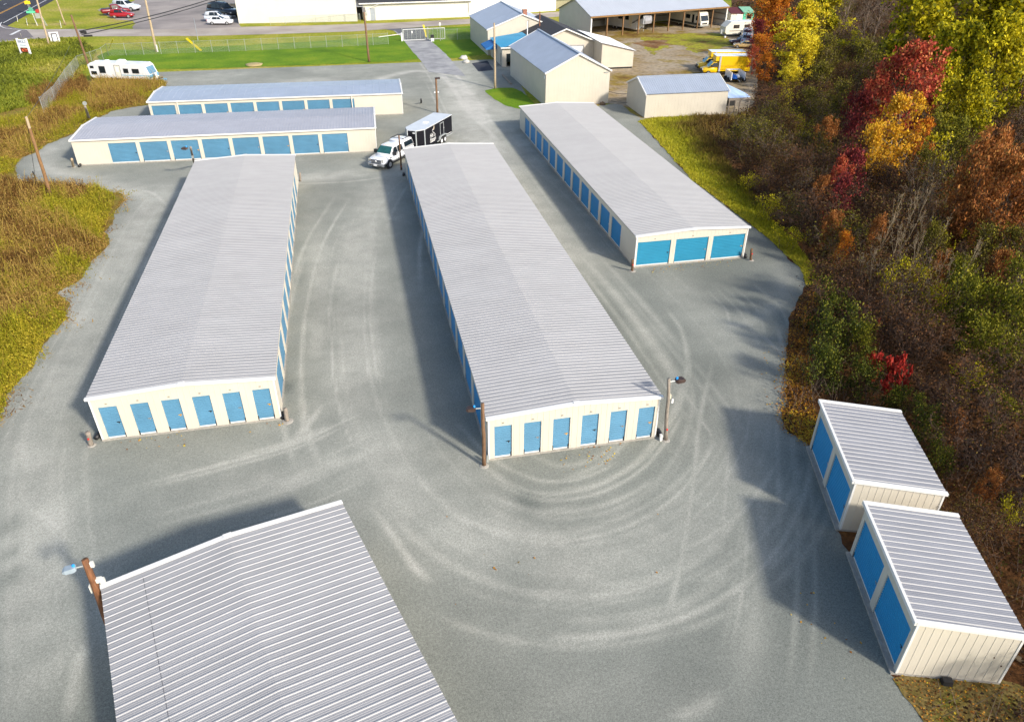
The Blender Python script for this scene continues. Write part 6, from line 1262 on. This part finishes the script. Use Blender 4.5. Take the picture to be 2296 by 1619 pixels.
CATS = dict(green="bush", dgreen="bush", gorse="bush", bare="shrub", bare2="shrub", bare3="shrub", bare4="shrub", sumac="bush", tall="sapling")
RNG = random.Random(77); NT = [0]
def place_tree(kind, px, py, rpx, label, group=None, H=None, zfrac=.6, v=None, squash=1.0):
    v = NT[0] % 3 if v is None else v; NT[0] += 1
    h0, r0, (tm, cm) = proto(kind, v); zc = (H or h0)*zfrac
    p = G(px, py, zc); r = rpx*depth(p)/FPX; sxy = r/(r0*.86); sz = (H or h0)/h0 if H else sxy*squash
    if not H: p = G(px, py, h0*sz*zfrac)
    t = thing(NAMES[kind], label, CATS.get(kind, "tree"), (p.x, p.y, 0), RNG.uniform(0, 6.28), group); t.scale = (sxy, sxy, sz)
    o = bpy.data.objects.new("trunk" if kind not in ("green", "dgreen", "gorse", "bare", "bare2", "sumac") else "stems", tm); COL.objects.link(o); o.parent = t
    if cm: o = bpy.data.objects.new("crown" if kind not in ("green", "dgreen", "gorse", "bare", "bare2", "sumac") else "foliage", cm); COL.objects.link(o); o.parent = t
    return t
TREES = [
 ('orange', 1722, 38, 40, "orange maple tree at the top corner of the wood, behind the mint shed", 9), ('yellow', 1768, 92, 52, "bright yellow maple tree overhanging the wood's edge near the yellow trucks", 7.5),
 ('yellow', 1806, 62, 40, "yellow maple behind the bright overhanging one, under the yellow green tree", 9), ('yellow', 1796, 132, 36, "low golden yellow maple between the bright one and the thin sapling", 7), ('orange', 1752, 40, 26, "orange maple top just left of the hidden yellow maple", 9), ('maroon', 1694, 82, 24, "dark maroon tree hiding the grey van at the wood's edge", 6), ('orange', 1704, 112, 25, "small flame orange maple leaning over the back of the yellow box trucks", 5.5), ('red', 1690, 132, 12, "little crimson maple bough against the white truck roof", 4.5), ('orange', 1716, 152, 20, "rusty orange sapling right beside the yellow truck's tail", 4.5),
 ('lime', 1850, 18, 44, "yellow green tree between the orange maple and the grey bare trees", 10), ('yellow', 1806, 128, 36, "thin yellow sapling tree low on the right of the yellow maple", 6), ('yellow', 1768, 178, 24, "small yellow bush tree right of the open trailer", 4),
 ('greytree', 1905, 20, 44, "grey leafless tree left of the large yellow green crowns, leftmost", 12), ('greytree', 1945, 45, 42, "grey leafless tree left of the large yellow green crowns, middle", 11), ('greytree', 1978, 10, 44, "grey leafless tree left of the large yellow green crowns, topmost", 12),
 ('limes', 1930, 90, 34, "sparse yellow leaved young tree under the grey leafless trees", 7), ('limes', 1975, 110, 34, "sparse yellow leaved young tree left of the red maple's top", 7), ('limes', 1890, 118, 34, "sparse yellow leaved young tree near the bright yellow maple", 6.5),
 ('lime', 2080, 60, 76, "large yellow green poplar, leftmost of the big crowns at top right", 14), ('lime', 2180, 40, 84, "large yellow green poplar in the centre of the big crowns", 15), ('lime', 2275, 50, 80, "large yellow green poplar at the top right corner", 15),
 ('lime', 2130, 150, 68, "yellow green poplar beside the red maple's right shoulder", 12), ('lime', 2215, 165, 66, "yellow green poplar low in the middle of the big crowns", 12), ('lime', 2290, 170, 58, "yellow green poplar at the right border below the top corner", 11), ('lime', 2180, 250, 50, "lowest yellow green tree of the group right of the red maple", 9), ('lime', 2110, 215, 40, "narrow yellow green tree touching the red maple's right side", 8),
 ('red', 2008, 205, 68, "tall red maple in the middle of the wood", 12), ('red', 1955, 232, 36, "lower red maple bough left of the tall red maple", 8), ('red', 2065, 225, 34, "red maple bough on the right of the tall red maple", 9),
 ('gold', 2010, 300, 50, "golden orange maple in front of the tall red maple", 9), ('gold', 1962, 352, 34, "smaller golden maple below left of the golden orange maple", 7),
 ('maroon', 1918, 258, 32, "dark red dogwood left of the golden maple", 6.5), ('maroon', 1908, 322, 30, "dark red dogwood under the smaller golden maple", 6.5), ('red', 1872, 412, 28, "crimson bush maple at the wood's inner edge", 5.5), ('maroon', 1900, 390, 34, "dark red dogwood above the crimson bush maple", 6), ('maroon', 1885, 460, 34, "dark red dogwood below the crimson bush maple", 5.5), ('russet', 1860, 520, 24, "small russet sapling near the leaf litter by the gravel bend", 4),
 ('russet', 2185, 440, 60, "broad russet oak at right, left part of the rusty crowns", 9), ('russet', 2255, 465, 58, "broad russet oak touching the right border", 8.5), ('russet', 2215, 395, 42, "russet oak top rising above the other rusty crowns", 9), ('russet', 2145, 480, 36, "small russet oak at the left of the rusty crowns", 6.5), ('russet', 2280, 520, 44, "low russet oak at the right border", 6),
 ('orange', 2270, 190, 24, "orange tinged tree among the yellow green crowns at the right border", 8), ('limes', 2105, 340, 36, "sparse olive tree right of the golden orange maple", 7), ('green', 2120, 320, 40, "olive green bush right of the golden orange maple", 6),
 ('gorse', 1994, 640, 32, "yellow leaved bush in the middle of the brambles, left of two", 3.5), ('gorse', 2058, 646, 34, "yellow leaved bush in the middle of the brambles, right of two", 3.5), ('gorse', 2090, 700, 34, "yellow green bush below the two yellow leaved bushes", 3.2),
 ('green', 2175, 705, 54, "large green bush at right below the russet oaks", 5), ('green', 2245, 735, 50, "large green bush near the right border", 5), ('green', 2195, 775, 44, "green bush below the largest green bush", 4), ('green', 2282, 660, 42, "olive green bush at the right border under the russet oaks", 5), ('green', 2150, 650, 34, "small olive bush under the pale leafless saplings", 4), ('green', 2255, 830, 36, "dull green bush at the right border above the sheds", 3.5),
 ('dgreen', 1852, 705, 38, "dark green bush at the gravel edge, upper one", 3.2), ('dgreen', 1868, 770, 44, "dark green bush at the gravel edge, middle one", 3.4), ('dgreen', 1858, 830, 40, "dark green bush just behind the farther shed", 3.0), ('dgreen', 1926, 850, 36, "dark green bush behind the farther shed's roof", 2.4), ('green', 1915, 770, 36, "mid green bush between the dark green bushes and the brambles", 3),
 ('dgreen', 2010, 900, 28, "dark green bush right behind the farther shed", 2.2), ('dgreen', 2066, 965, 34, "dark green bush beside the farther shed's back wall", 2.6), ('dgreen', 2108, 1040, 28, "low dark green bush behind the farther shed's near corner", 2.2),
 ('olivetree', 1842, 188, 36, "olive young tree in the brown thicket below the yellow sapling", 6), ('olivetree', 1884, 236, 34, "olive young tree left of the red maple bough", 6.5), ('olivetree', 1816, 240, 30, "small olive tree halfway between the tarp shelter and the red maple", 5), ('olivetree', 1932, 158, 36, "olive tree left of the tall red maple's crown", 8), ('olivetree', 1856, 130, 30, "olive tree just right of the bright yellow maple", 7),
 ('olivetree', 2140, 392, 34, "olive tree above left of the russet oaks", 7), ('olivetree', 2064, 398, 30, "thin olive tree right of the smaller golden maple", 6), ('olivetree', 2192, 566, 40, "olive bush tree under the broad russet oak", 5), ('olivetree', 2256, 578, 40, "olive bush tree at the right border below the low russet oak", 5), ('olivetree', 2084, 566, 30, "olive bush tree among the pale saplings", 5),
 ('russet', 1850, 312, 26, "small russet tree deep in the thicket left of the dark red dogwoods", 5), ('russet', 2166, 522, 32, "small russet tree below the broad russet oak", 5), ('russet', 2098, 622, 26, "small russet bush tree right of the two yellow leaved bushes", 4), ('russet', 2232, 618, 28, "small russet tree among the green bushes at right", 4.5), ('russet', 1962, 540, 24, "small russet tree left of the pale saplings", 4.5), ('russet', 1838, 446, 24, "small russet tree at the wood's edge above the leaf litter", 4), ('orange', 1890, 560, 18, "little orange sapling near the leaf litter", 3.5), ('orange', 2064, 328, 24, "orange young tree right of the golden orange maple", 6),
 ('gorse', 2166, 872, 30, "yellow green bush in the brambles right of the sumac", 2.6), ('green', 2240, 940, 34, "green bush at the right border level with the farther shed", 2.8), ('russet', 2140, 960, 26, "low russet bush right of the farther shed", 2.6), ('russet', 2216, 1090, 26, "low russet bush behind the nearer shed", 2.2), ('gorse', 2270, 1150, 24, "small yellow green bush at the right border behind the nearer shed", 2),
 ('sumac', 1946, 838, 24, "scarlet sumac in the brambles above the farther shed, left one", 2.6), ('sumac', 1998, 836, 25, "scarlet sumac in the brambles above the farther shed, right one", 2.7), ('sumac', 1996, 878, 20, "scarlet sumac in the brambles above the farther shed, lowest one", 2.2), ('sumac', 1962, 748, 9, "tiny scarlet seedling among the brambles", 1.5),
 ('gorse', 1725, 470, 26, "yellow green weedy bush on the grass strip", 2.0), ('gorse', 1770, 535, 24, "olive weedy bush on the grass strip near the gravel bend", 1.8), ('gorse', 1690, 415, 24, "yellow green weedy bush halfway along the grass strip", 2.0), ('gorse', 1905, 370, 22, "small yellow bush left of the smaller golden maple", 2.6), ('gorse', 1790, 290, 24, "yellow green bush in the brown thicket behind the tarp shelter", 3), ('green', 1910, 300, 22, "green bush left of the golden orange maple", 3), ('gorse', 1760, 235, 22, "yellow bush in the brown thicket near the tarp shelter", 3), ('gorse', 2130, 560, 28, "olive bush behind the yellow leaved bushes", 3),
]
for k, x, y, r, lab, H in TREES: place_tree(k, x, y, r, lab, None, H, zfrac=.62 if k not in ('green', 'dgreen', 'gorse', 'sumac') else .5)
for x, y in ((1985, 490), (2040, 470), (2072, 440), (2012, 560), (2100, 520), (2050, 590), (1975, 610), (2135, 640), (2165, 600), (2110, 600)):
    place_tree('tall', x, y, 26, "pale leafless sapling in the clump in front of the russet oaks", "pale saplings in the wood", 8 if y < 520 else 6, .6)
# tangled brown thicket filling the wood: placed over the floor of the wood with a spacing
LOW = ('green', 'dgreen', 'gorse', 'sumac')
floor_poly = [Vector(p) for p in FOREST]; fp = [(p.x, p.y) for p in floor_poly]; pts = []
shed_pts = [(20.4, 15.7, 5.0), (22.6, 22.8, 5.0)]
for tries in range(9000):
    if len(pts) >= 285: break
    px, py = RNG.uniform(1650, 2420), RNG.uniform(5, 1640)
    g = G(px, py); 
    if not inpoly(np.array([g.x]), np.array([g.y]), fp)[0]: continue
    e = float(polydist(np.array([g.x]), np.array([g.y]), fp, True)[0]); D = depth((g.x, g.y, 0))
    if e < (2.6 if D < 70 else 3.0) or inpoly(np.array([g.x]), np.array([g.y]), GRASSP)[0]: continue
    if any((g.x-a)**2+(g.y-b)**2 < c*c for a, b, c in shed_pts): continue
    if 50 < g.x < 68 and 94 < g.y < 121: continue
    if 44 < g.x < 56 and 88 < g.y < 100 or (52 < g.x < 68 and 100 < g.y < 122): continue
    if py < 330 and px < 1700: continue
    if g.y < 26 and e < 3.2: continue
    sp = 1.9+D*.012
    if any((g.x-q[0])**2+(g.y-q[1])**2 < sp*sp for q in pts): continue
    qx, qy = PX((g.x, g.y, 2.2))
    if any((qx-tx)**2+(qy-ty)**2 < (tr_*1.05+(58 if tk == 'sumac' and qy > ty else 12))**2 for tk, tx, ty, tr_, _l, _h in TREES if tk in LOW): continue
    if any((qx-tx)**2+((qy-ty)*.9)**2 < (tr_*.9)**2 for tk, tx, ty, tr_, _l, _h in TREES if tk not in LOW and ty > 180): continue
    pts.append((g.x, g.y, px, py, D))
for i, (x, y, px, py, D) in enumerate(pts):
    q_ = float(fnoise(np.array([x]), np.array([y]), 11, 55)[0])+RNG.uniform(-.12, .12); k = 'bare3' if q_ < .42 else 'bare' if q_ < .52 else 'bare2' if q_ < .58 else 'bare4'; v = i % 3; h0, r0, (tm, cm) = proto(k, v); s = RNG.uniform(.65, 1.0)*(1.0 if D < 60 else 1.12)*(.62 if D < 34 else 1)
    lab_, grp_ = {'bare': ("tangled rusty brown shrub in the thicket filling the wood", "rusty brown shrubs of the thicket"), 'bare2': ("taller grey brown twiggy shrub in the thicket filling the wood", "grey brown shrubs of the thicket"), 'bare3': ("olive leaved shrub in the thicket filling the wood", "olive shrubs of the thicket"), 'bare4': ("dark plum brown shrub in the thicket filling the wood", "plum brown shrubs of the thicket")}[k]
    t = thing("shrub", lab_, "shrub", (x, y, 0), RNG.uniform(0, 6.28), grp_)
    t.scale = (s, s, s*RNG.uniform(.85, 1.1))
    for nm, me_ in (("stems", tm), ("foliage", cm)):
        o = bpy.data.objects.new(nm, me_); COL.objects.link(o); o.parent = t
# ------------------------------------------------------------------ undergrowth, meadow, grass, litter (uncountable)
R_ = np.random.default_rng(5)
def scatter(poly, n, dpx=None):
    """points spread over a world polygon, denser where the ground is nearer"""
    P = np.array(poly); lo, hi = P.min(0), P.max(0); out = np.zeros((0, 2)); 
    while len(out) < n:
        q = R_.uniform(lo, hi, (n*3, 2)); q = q[inpoly(q[:, 0], q[:, 1], poly)]; d = np.hypot(q[:, 0], q[:, 1]+6); q = q[R_.random(len(q)) < np.clip((38/np.maximum(d, 20))**1.3, 0, 1)]; out = np.concatenate([out, q])
    return out[:n]
def clear(P, pad):
    ok = np.ones(len(P), bool)
    for ox, oy, rot, w, l in ((17.72, 13.42, -18.4, 3.7, 6.0), (19.97, 20.45, -18.7, 3.85, 6.0)):
        c, s_ = math.cos(RAD(rot)), math.sin(RAD(rot)); u = (P[:, 0]-ox)*c+(P[:, 1]-oy)*s_; v_ = -(P[:, 0]-ox)*s_+(P[:, 1]-oy)*c
        ok &= ~((u > -pad) & (u < w+pad) & (v_ > -pad) & (v_ < l+pad))
    return ok
def stuff(name, V, F, T, m, label=None): 
    o = bpy.data.objects.new(name, np_mesh(name, V, F, T, [m])); COL.objects.link(o); return tag(o, label, None, None, "stuff")
vis = wpoly([(1640, 8), (1640, 60), (1690, 100), (1700, 180), (1690, 240), (1640, 262), (1585, 285), (1600, 320), (1640, 380), (1690, 440), (1735, 500), (1780, 540), (1825, 600), (1812, 640), (1800, 675), (1776, 715), (1766, 760), (1760, 810), (1766, 850), (1760, 900), (1756, 945), (1766, 968), (1792, 985), (1820, 1000), (1882, 1180), (1990, 1440), (2010, 1512), (2120, 1619), (2200, 1700), (2500, 1700), (2500, 8)])
UN = leafmat("undergrowth_leaves", [(0, (.02, .010, .005)), (.3, (.055, .024, .007)), (.5, (.095, .042, .010)), (.65, (.085, .064, .008)), (.8, (.06, .075, .007)), (.92, (.16, .12, .014)), (1, (.20, .045, .015))], .15)
P = scatter(vis, 70000); nz = fnoise(P[:, 0], P[:, 1], 5, 31); hz = np.abs(R_.normal(size=len(P)))*.42*(.4+nz*1.3); g_ = fnoise(P[:, 0], P[:, 1], 7, 41)
ok = clear(P, .9); P, hz, g_ = P[ok], hz[ok], g_[ok]; dd_ = np.hypot(P[:, 0], P[:, 1])
V, F, T = leaf_arrays(R_, np.column_stack([P, hz+.03]), R_.uniform(.7, 1.4, len(P))*(.09+dd_*.0011), np.clip(.42+(g_-.5)*.9+R_.normal(size=len(P))*.17, 0, 1), .5)
stuff("undergrowth", V, F, T, UN, "brown and olive undergrowth of leaves on the floor of the wood")
P = scatter(vis, 9000); n = len(P); hh = R_.uniform(.4, 1.5, n); a = np.column_stack([P, np.zeros(n)]); b = a+np.column_stack([R_.normal(size=n)*.6, R_.normal(size=n)*.6, hh])
ok = clear(P, 1.0); V, F = twig_arrays(a[ok], b[ok], np.full(ok.sum(), .014), np.full(ok.sum(), .006)); stuff("bramble_canes", V, F, np.zeros(len(V)), TWIGG, "bare bramble canes standing in the undergrowth")
# leaf litter strip along the gravel
LIT = leafmat("litter_leaves", [(0, (.08, .03, .008)), (.35, (.34, .13, .016)), (.6, (.55, .28, .02)), (.8, (.64, .45, .03)), (1, (.68, .55, .05))], .15)
lit = wpoly([(1806, 640), (1850, 640), (1835, 700), (1825, 760), (1815, 830), (1822, 900), (1840, 960), (1818, 1004), (1780, 990), (1738, 962), (1732, 930), (1736, 880), (1742, 810), (1752, 760), (1764, 715), (1792, 672)])
P = scatter(lit, 13000); e_ = polydist(P[:, 0], P[:, 1], wpoly([(1806, 640), (1764, 715), (1752, 760), (1742, 810), (1736, 880), (1732, 930), (1738, 962), (1780, 990)])); P = P[R_.random(len(P)) < np.clip(e_/.9, .03, 1)**1.5]; V, F, T = leaf_arrays(R_, np.column_stack([P, .02+np.abs(R_.normal(size=len(P)))*.05]), R_.uniform(.05, .11, len(P)), np.clip(.5+(fnoise(P[:, 0], P[:, 1], 3, 3)-.5)+R_.normal(size=len(P))*.2, 0, 1), 1.5); stuff("leaf_litter", V, F, T, LIT, "orange brown fallen leaves along the gravel edge of the wood")
lit2 = wpoly([(2000, 1520), (2060, 1500), (2296, 1545), (2320, 1400), (2420, 1500), (2300, 1750), (2150, 1720), (2060, 1600)])
P = scatter(lit2, 1500); V, F, T = leaf_arrays(R_, np.column_stack([P, .02+np.abs(R_.normal(size=len(P)))*.04]), R_.uniform(.04, .09, len(P)), np.clip(.28+R_.normal(size=len(P))*.25, 0, 1), 1.5); stuff("leaf_litter", V, F, T, LIT, "brown fallen leaves on the turf beside the near shed")
# scattered leaves on the gravel
Q = []
for dp, n in (([(1250, 1010), (1400, 985), (1380, 1040), (1260, 1060)], 46), ([(260, 985), (420, 965), (430, 1000), (280, 1010)], 22), ([(530, 955), (640, 940), (640, 960), (540, 975)], 8), ([(1450, 600), (1650, 580), (1640, 600), (1460, 615)], 60), ([(1780, 1280), (1990, 1500), (1900, 1560), (1750, 1400)], 14), ([(900, 1150), (1500, 1150), (1500, 1400), (1000, 1400)], 10), ([(1740, 760), (1760, 900), (1720, 930), (1700, 800)], 26)):
    Q.append(scatter(wpoly(dp), n))
P = np.concatenate(Q); V, F, T = leaf_arrays(R_, np.column_stack([P, np.full(len(P), .02)]), R_.uniform(.05, .12, len(P)), np.clip(.55+R_.normal(size=len(P))*.25, 0, 1), 2.5); stuff("fallen_leaves", V, F, T, LIT, "few fallen leaves blown over the gravel")
# grass strip right of the pale-roofed building
GRS = leafmat("verge_grass_blades", [(0, (.11, .07, .014)), (.25, (.20, .15, .022)), (.5, (.28, .27, .012)), (.75, (.36, .345, .012)), (1, (.46, .40, .03))], .2)
P = scatter(GRASSP, 26000); n = len(P); e = polydist(P[:, 0], P[:, 1], wpoly(FOREST_EDGE[13:29])); tn = np.clip(.98-e*.17+(fnoise(P[:, 0], P[:, 1], 3, 8)-.5)*.5+R_.normal(size=n)*.12, 0, 1); V, F, T = blade_arrays(R_, np.column_stack([P, np.zeros(n)]), R_.uniform(.08, .26, n)*(1+np.clip(e-2, 0, 4)*.5), R_.uniform(.04, .10, n), tn, .5); stuff("verge_grass", V, F, T, GRS, "yellow green rough grass between the gravel and the wood")
# meadow weeds at left
MW = leafmat("meadow_weeds", [(0, (.10, .045, .012)), (.20, (.24, .125, .03)), (.40, (.44, .29, .08)), (.54, (.34, .26, .03)), (.68, (.24, .255, .010)), (.84, (.345, .29, .018)), (1, (.48, .38, .035))], .3)
GRAVN = wpoly([(-50, 990), (0, 943), (18, 885), (60, 835), (84, 800), (96, 772), (128, 737), (150, 714), (144, 697), (150, 674), (124, 660), (172, 632), (202, 588), (222, 573), (246, 548), (236, 521), (250, 495), (270, 462), (284, 446), (270, 434), (240, 429)])
low = wpoly([(-230, 1150), (-50, 985), (0, 940), (18, 885), (60, 835), (84, 800), (96, 772), (126, 737), (148, 714), (142, 697), (148, 674), (122, 660), (170, 632), (198, 588), (218, 573), (238, 548), (228, 521), (238, 495), (254, 462), (258, 446), (240, 432), (205, 420), (176, 419), (140, 416), (110, 411), (76, 413), (40, 409), (10, 400), (-260, 470)])
upp = wpoly([(-260, 470), (-10, 400), (30, 388), (35, 372), (50, 353), (86, 340), (108, 323), (148, 305), (183, 290), (213, 268), (248, 251), (294, 241), (330, 236), (366, 205), (375, 188), (340, 176), (262, 180), (215, 200), (150, 218), (100, 245), (40, 262), (-60, 285), (-200, 330)])
def weeds(poly, n, seed, hmul, edge=None, brown=0.0):
    P = scatter(poly, n); n = len(P); e = polydist(P[:, 0], P[:, 1], edge) if edge is not None else np.full(n, 9.)
    nz = fnoise(P[:, 0], P[:, 1], 4.5, seed); n2 = fnoise(P[:, 0], P[:, 1], 1.4, seed+9)
    zone = np.clip((nz-.5)*2.6+.40+np.clip(.46-e/7, 0, .46), 0, 1)*(1-brown*.75)
    h = (.35+.9*R_.random(n)**1.5)*hmul*(.25+1.5*n2)*np.clip(e/1.2, .25, 1)*(1.1-.45*np.abs(zone-.62))
    tb = np.clip(.14+.78*zone+(n2-.5)*.30+R_.normal(size=n)*.10, 0, 1); base = np.column_stack([P, np.zeros(n)])
    lw = R_.random(n) < .30; parts = [blade_arrays(R_, base, h*np.where(lw, 1.25, 1), np.where(lw, R_.uniform(.04, .085, n), .03), np.clip(np.where(lw & (tb < .62), .44+R_.normal(size=n)*.05, tb-.1), 0, 1), .22)]
    for k in range(5):
        f = R_.uniform(.35, 1.0, n); c = base+np.column_stack([R_.normal(size=n)*.12, R_.normal(size=n)*.12, h*f]); parts.append(leaf_arrays(R_, c, R_.uniform(.05, .13, n), np.clip(tb+R_.normal(size=n)*.08+f*.06-.05, 0, 1), .3))
    return cat_arrays(parts)
V, F, T = weeds(low, 30000, 3, 1.0, GRAVN); stuff("meadow_weeds", V, F, T, MW, "goldenrod and dry brown weeds of the near meadow at left")
V, F, T = weeds(upp, 16000, 4, .85, wpoly([(30, 388), (50, 353), (108, 323), (183, 290), (248, 251), (330, 236)]), .25); stuff("meadow_weeds", V, F, T, MW, "brown and yellow weeds between the old travel trailer and the row")
thk = wpoly([(212, 258), (300, 232), (345, 205), (362, 186), (335, 178), (270, 178), (225, 182), (205, 205), (198, 235)])
V, F, T = weeds(thk, 6000, 6, 1.15, None, .75); V[:, :2] += R_.normal(size=(len(V)//4, 2)).repeat(4, 0)*.12; stuff("weed_thicket", V, F, T, MW, "tall brown weed thicket in front of the old travel trailer")
V, F, T = weeds(wpoly([(70, 205), (190, 175), (205, 205), (150, 228), (100, 240), (60, 236)]), 2600, 12, 1.3, None, 1.0); T = T*.6; stuff("weed_thicket", V, F, T, MW, "dark brown weed patch beyond the slatted fence")
# dry grass creeping from the meadow onto the gravel
ed = [Vector(p) for p in GRAVN]; Q = []
for a, b in zip(ed[:-1], ed[1:]):
    L = (b-a).length; nn = Vector(((b-a).y, -(b-a).x))/L
    for k_ in range(int(L*55)):
        p = a+(b-a)*RNG.random(); w_ = float(fnoise(np.array([p.x]), np.array([p.y]), 2.2, 71)[0]); d_ = abs(RNG.gauss(0, .55))*max(0, w_-.32)*4.0; p = p+nn*(d_-.35); Q.append((p.x, p.y))
P = np.array(Q); n = len(P); V, F, T = blade_arrays(R_, np.column_stack([P, np.zeros(n)]), R_.uniform(.03, .16, n), R_.uniform(.04, .09, n), np.clip(.40+(fnoise(P[:, 0], P[:, 1], 3, 33)-.5)*.9+R_.normal(size=n)*.1, 0, 1), 1.1); stuff("dry_grass_edge", V, F, T, MW, "dry tan and rusty grass creeping from the meadow onto the gravel")
# rough pasture tufts beyond
FG = leafmat("pasture_grass", [(0, (.06, .075, .008)), (.4, (.17, .20, .014)), (.7, (.28, .27, .03)), (1, (.36, .30, .10))], .15)
fld = wpoly([(-40, 265), (60, 240), (150, 185), (200, 150), (215, 120), (180, 88), (51, 93), (-40, 105)])
P = scatter(fld, 26000); n = len(P); V, F, T = blade_arrays(R_, np.column_stack([P, np.full(n, -.03)]), R_.uniform(.2, .7, n), R_.uniform(.10, .3, n), np.clip(.5+(fnoise(P[:, 0], P[:, 1], 9, 15)-.5)*1.5+R_.normal(size=n)*.12, 0, 1), .6); stuff("pasture_grass", V, F, T, FG, "rough yellow green grass by the roadside signs")
for dp, nn in (([(1560, 268), (1640, 262), (1690, 255), (1690, 300), (1620, 320), (1580, 300)], 1300),):
    V, F, T = weeds(wpoly(dp), nn, 22, .7, None, .5); stuff("weed_thicket", V, F, T, MW, "dry brown weeds against the small barn's sunny wall")
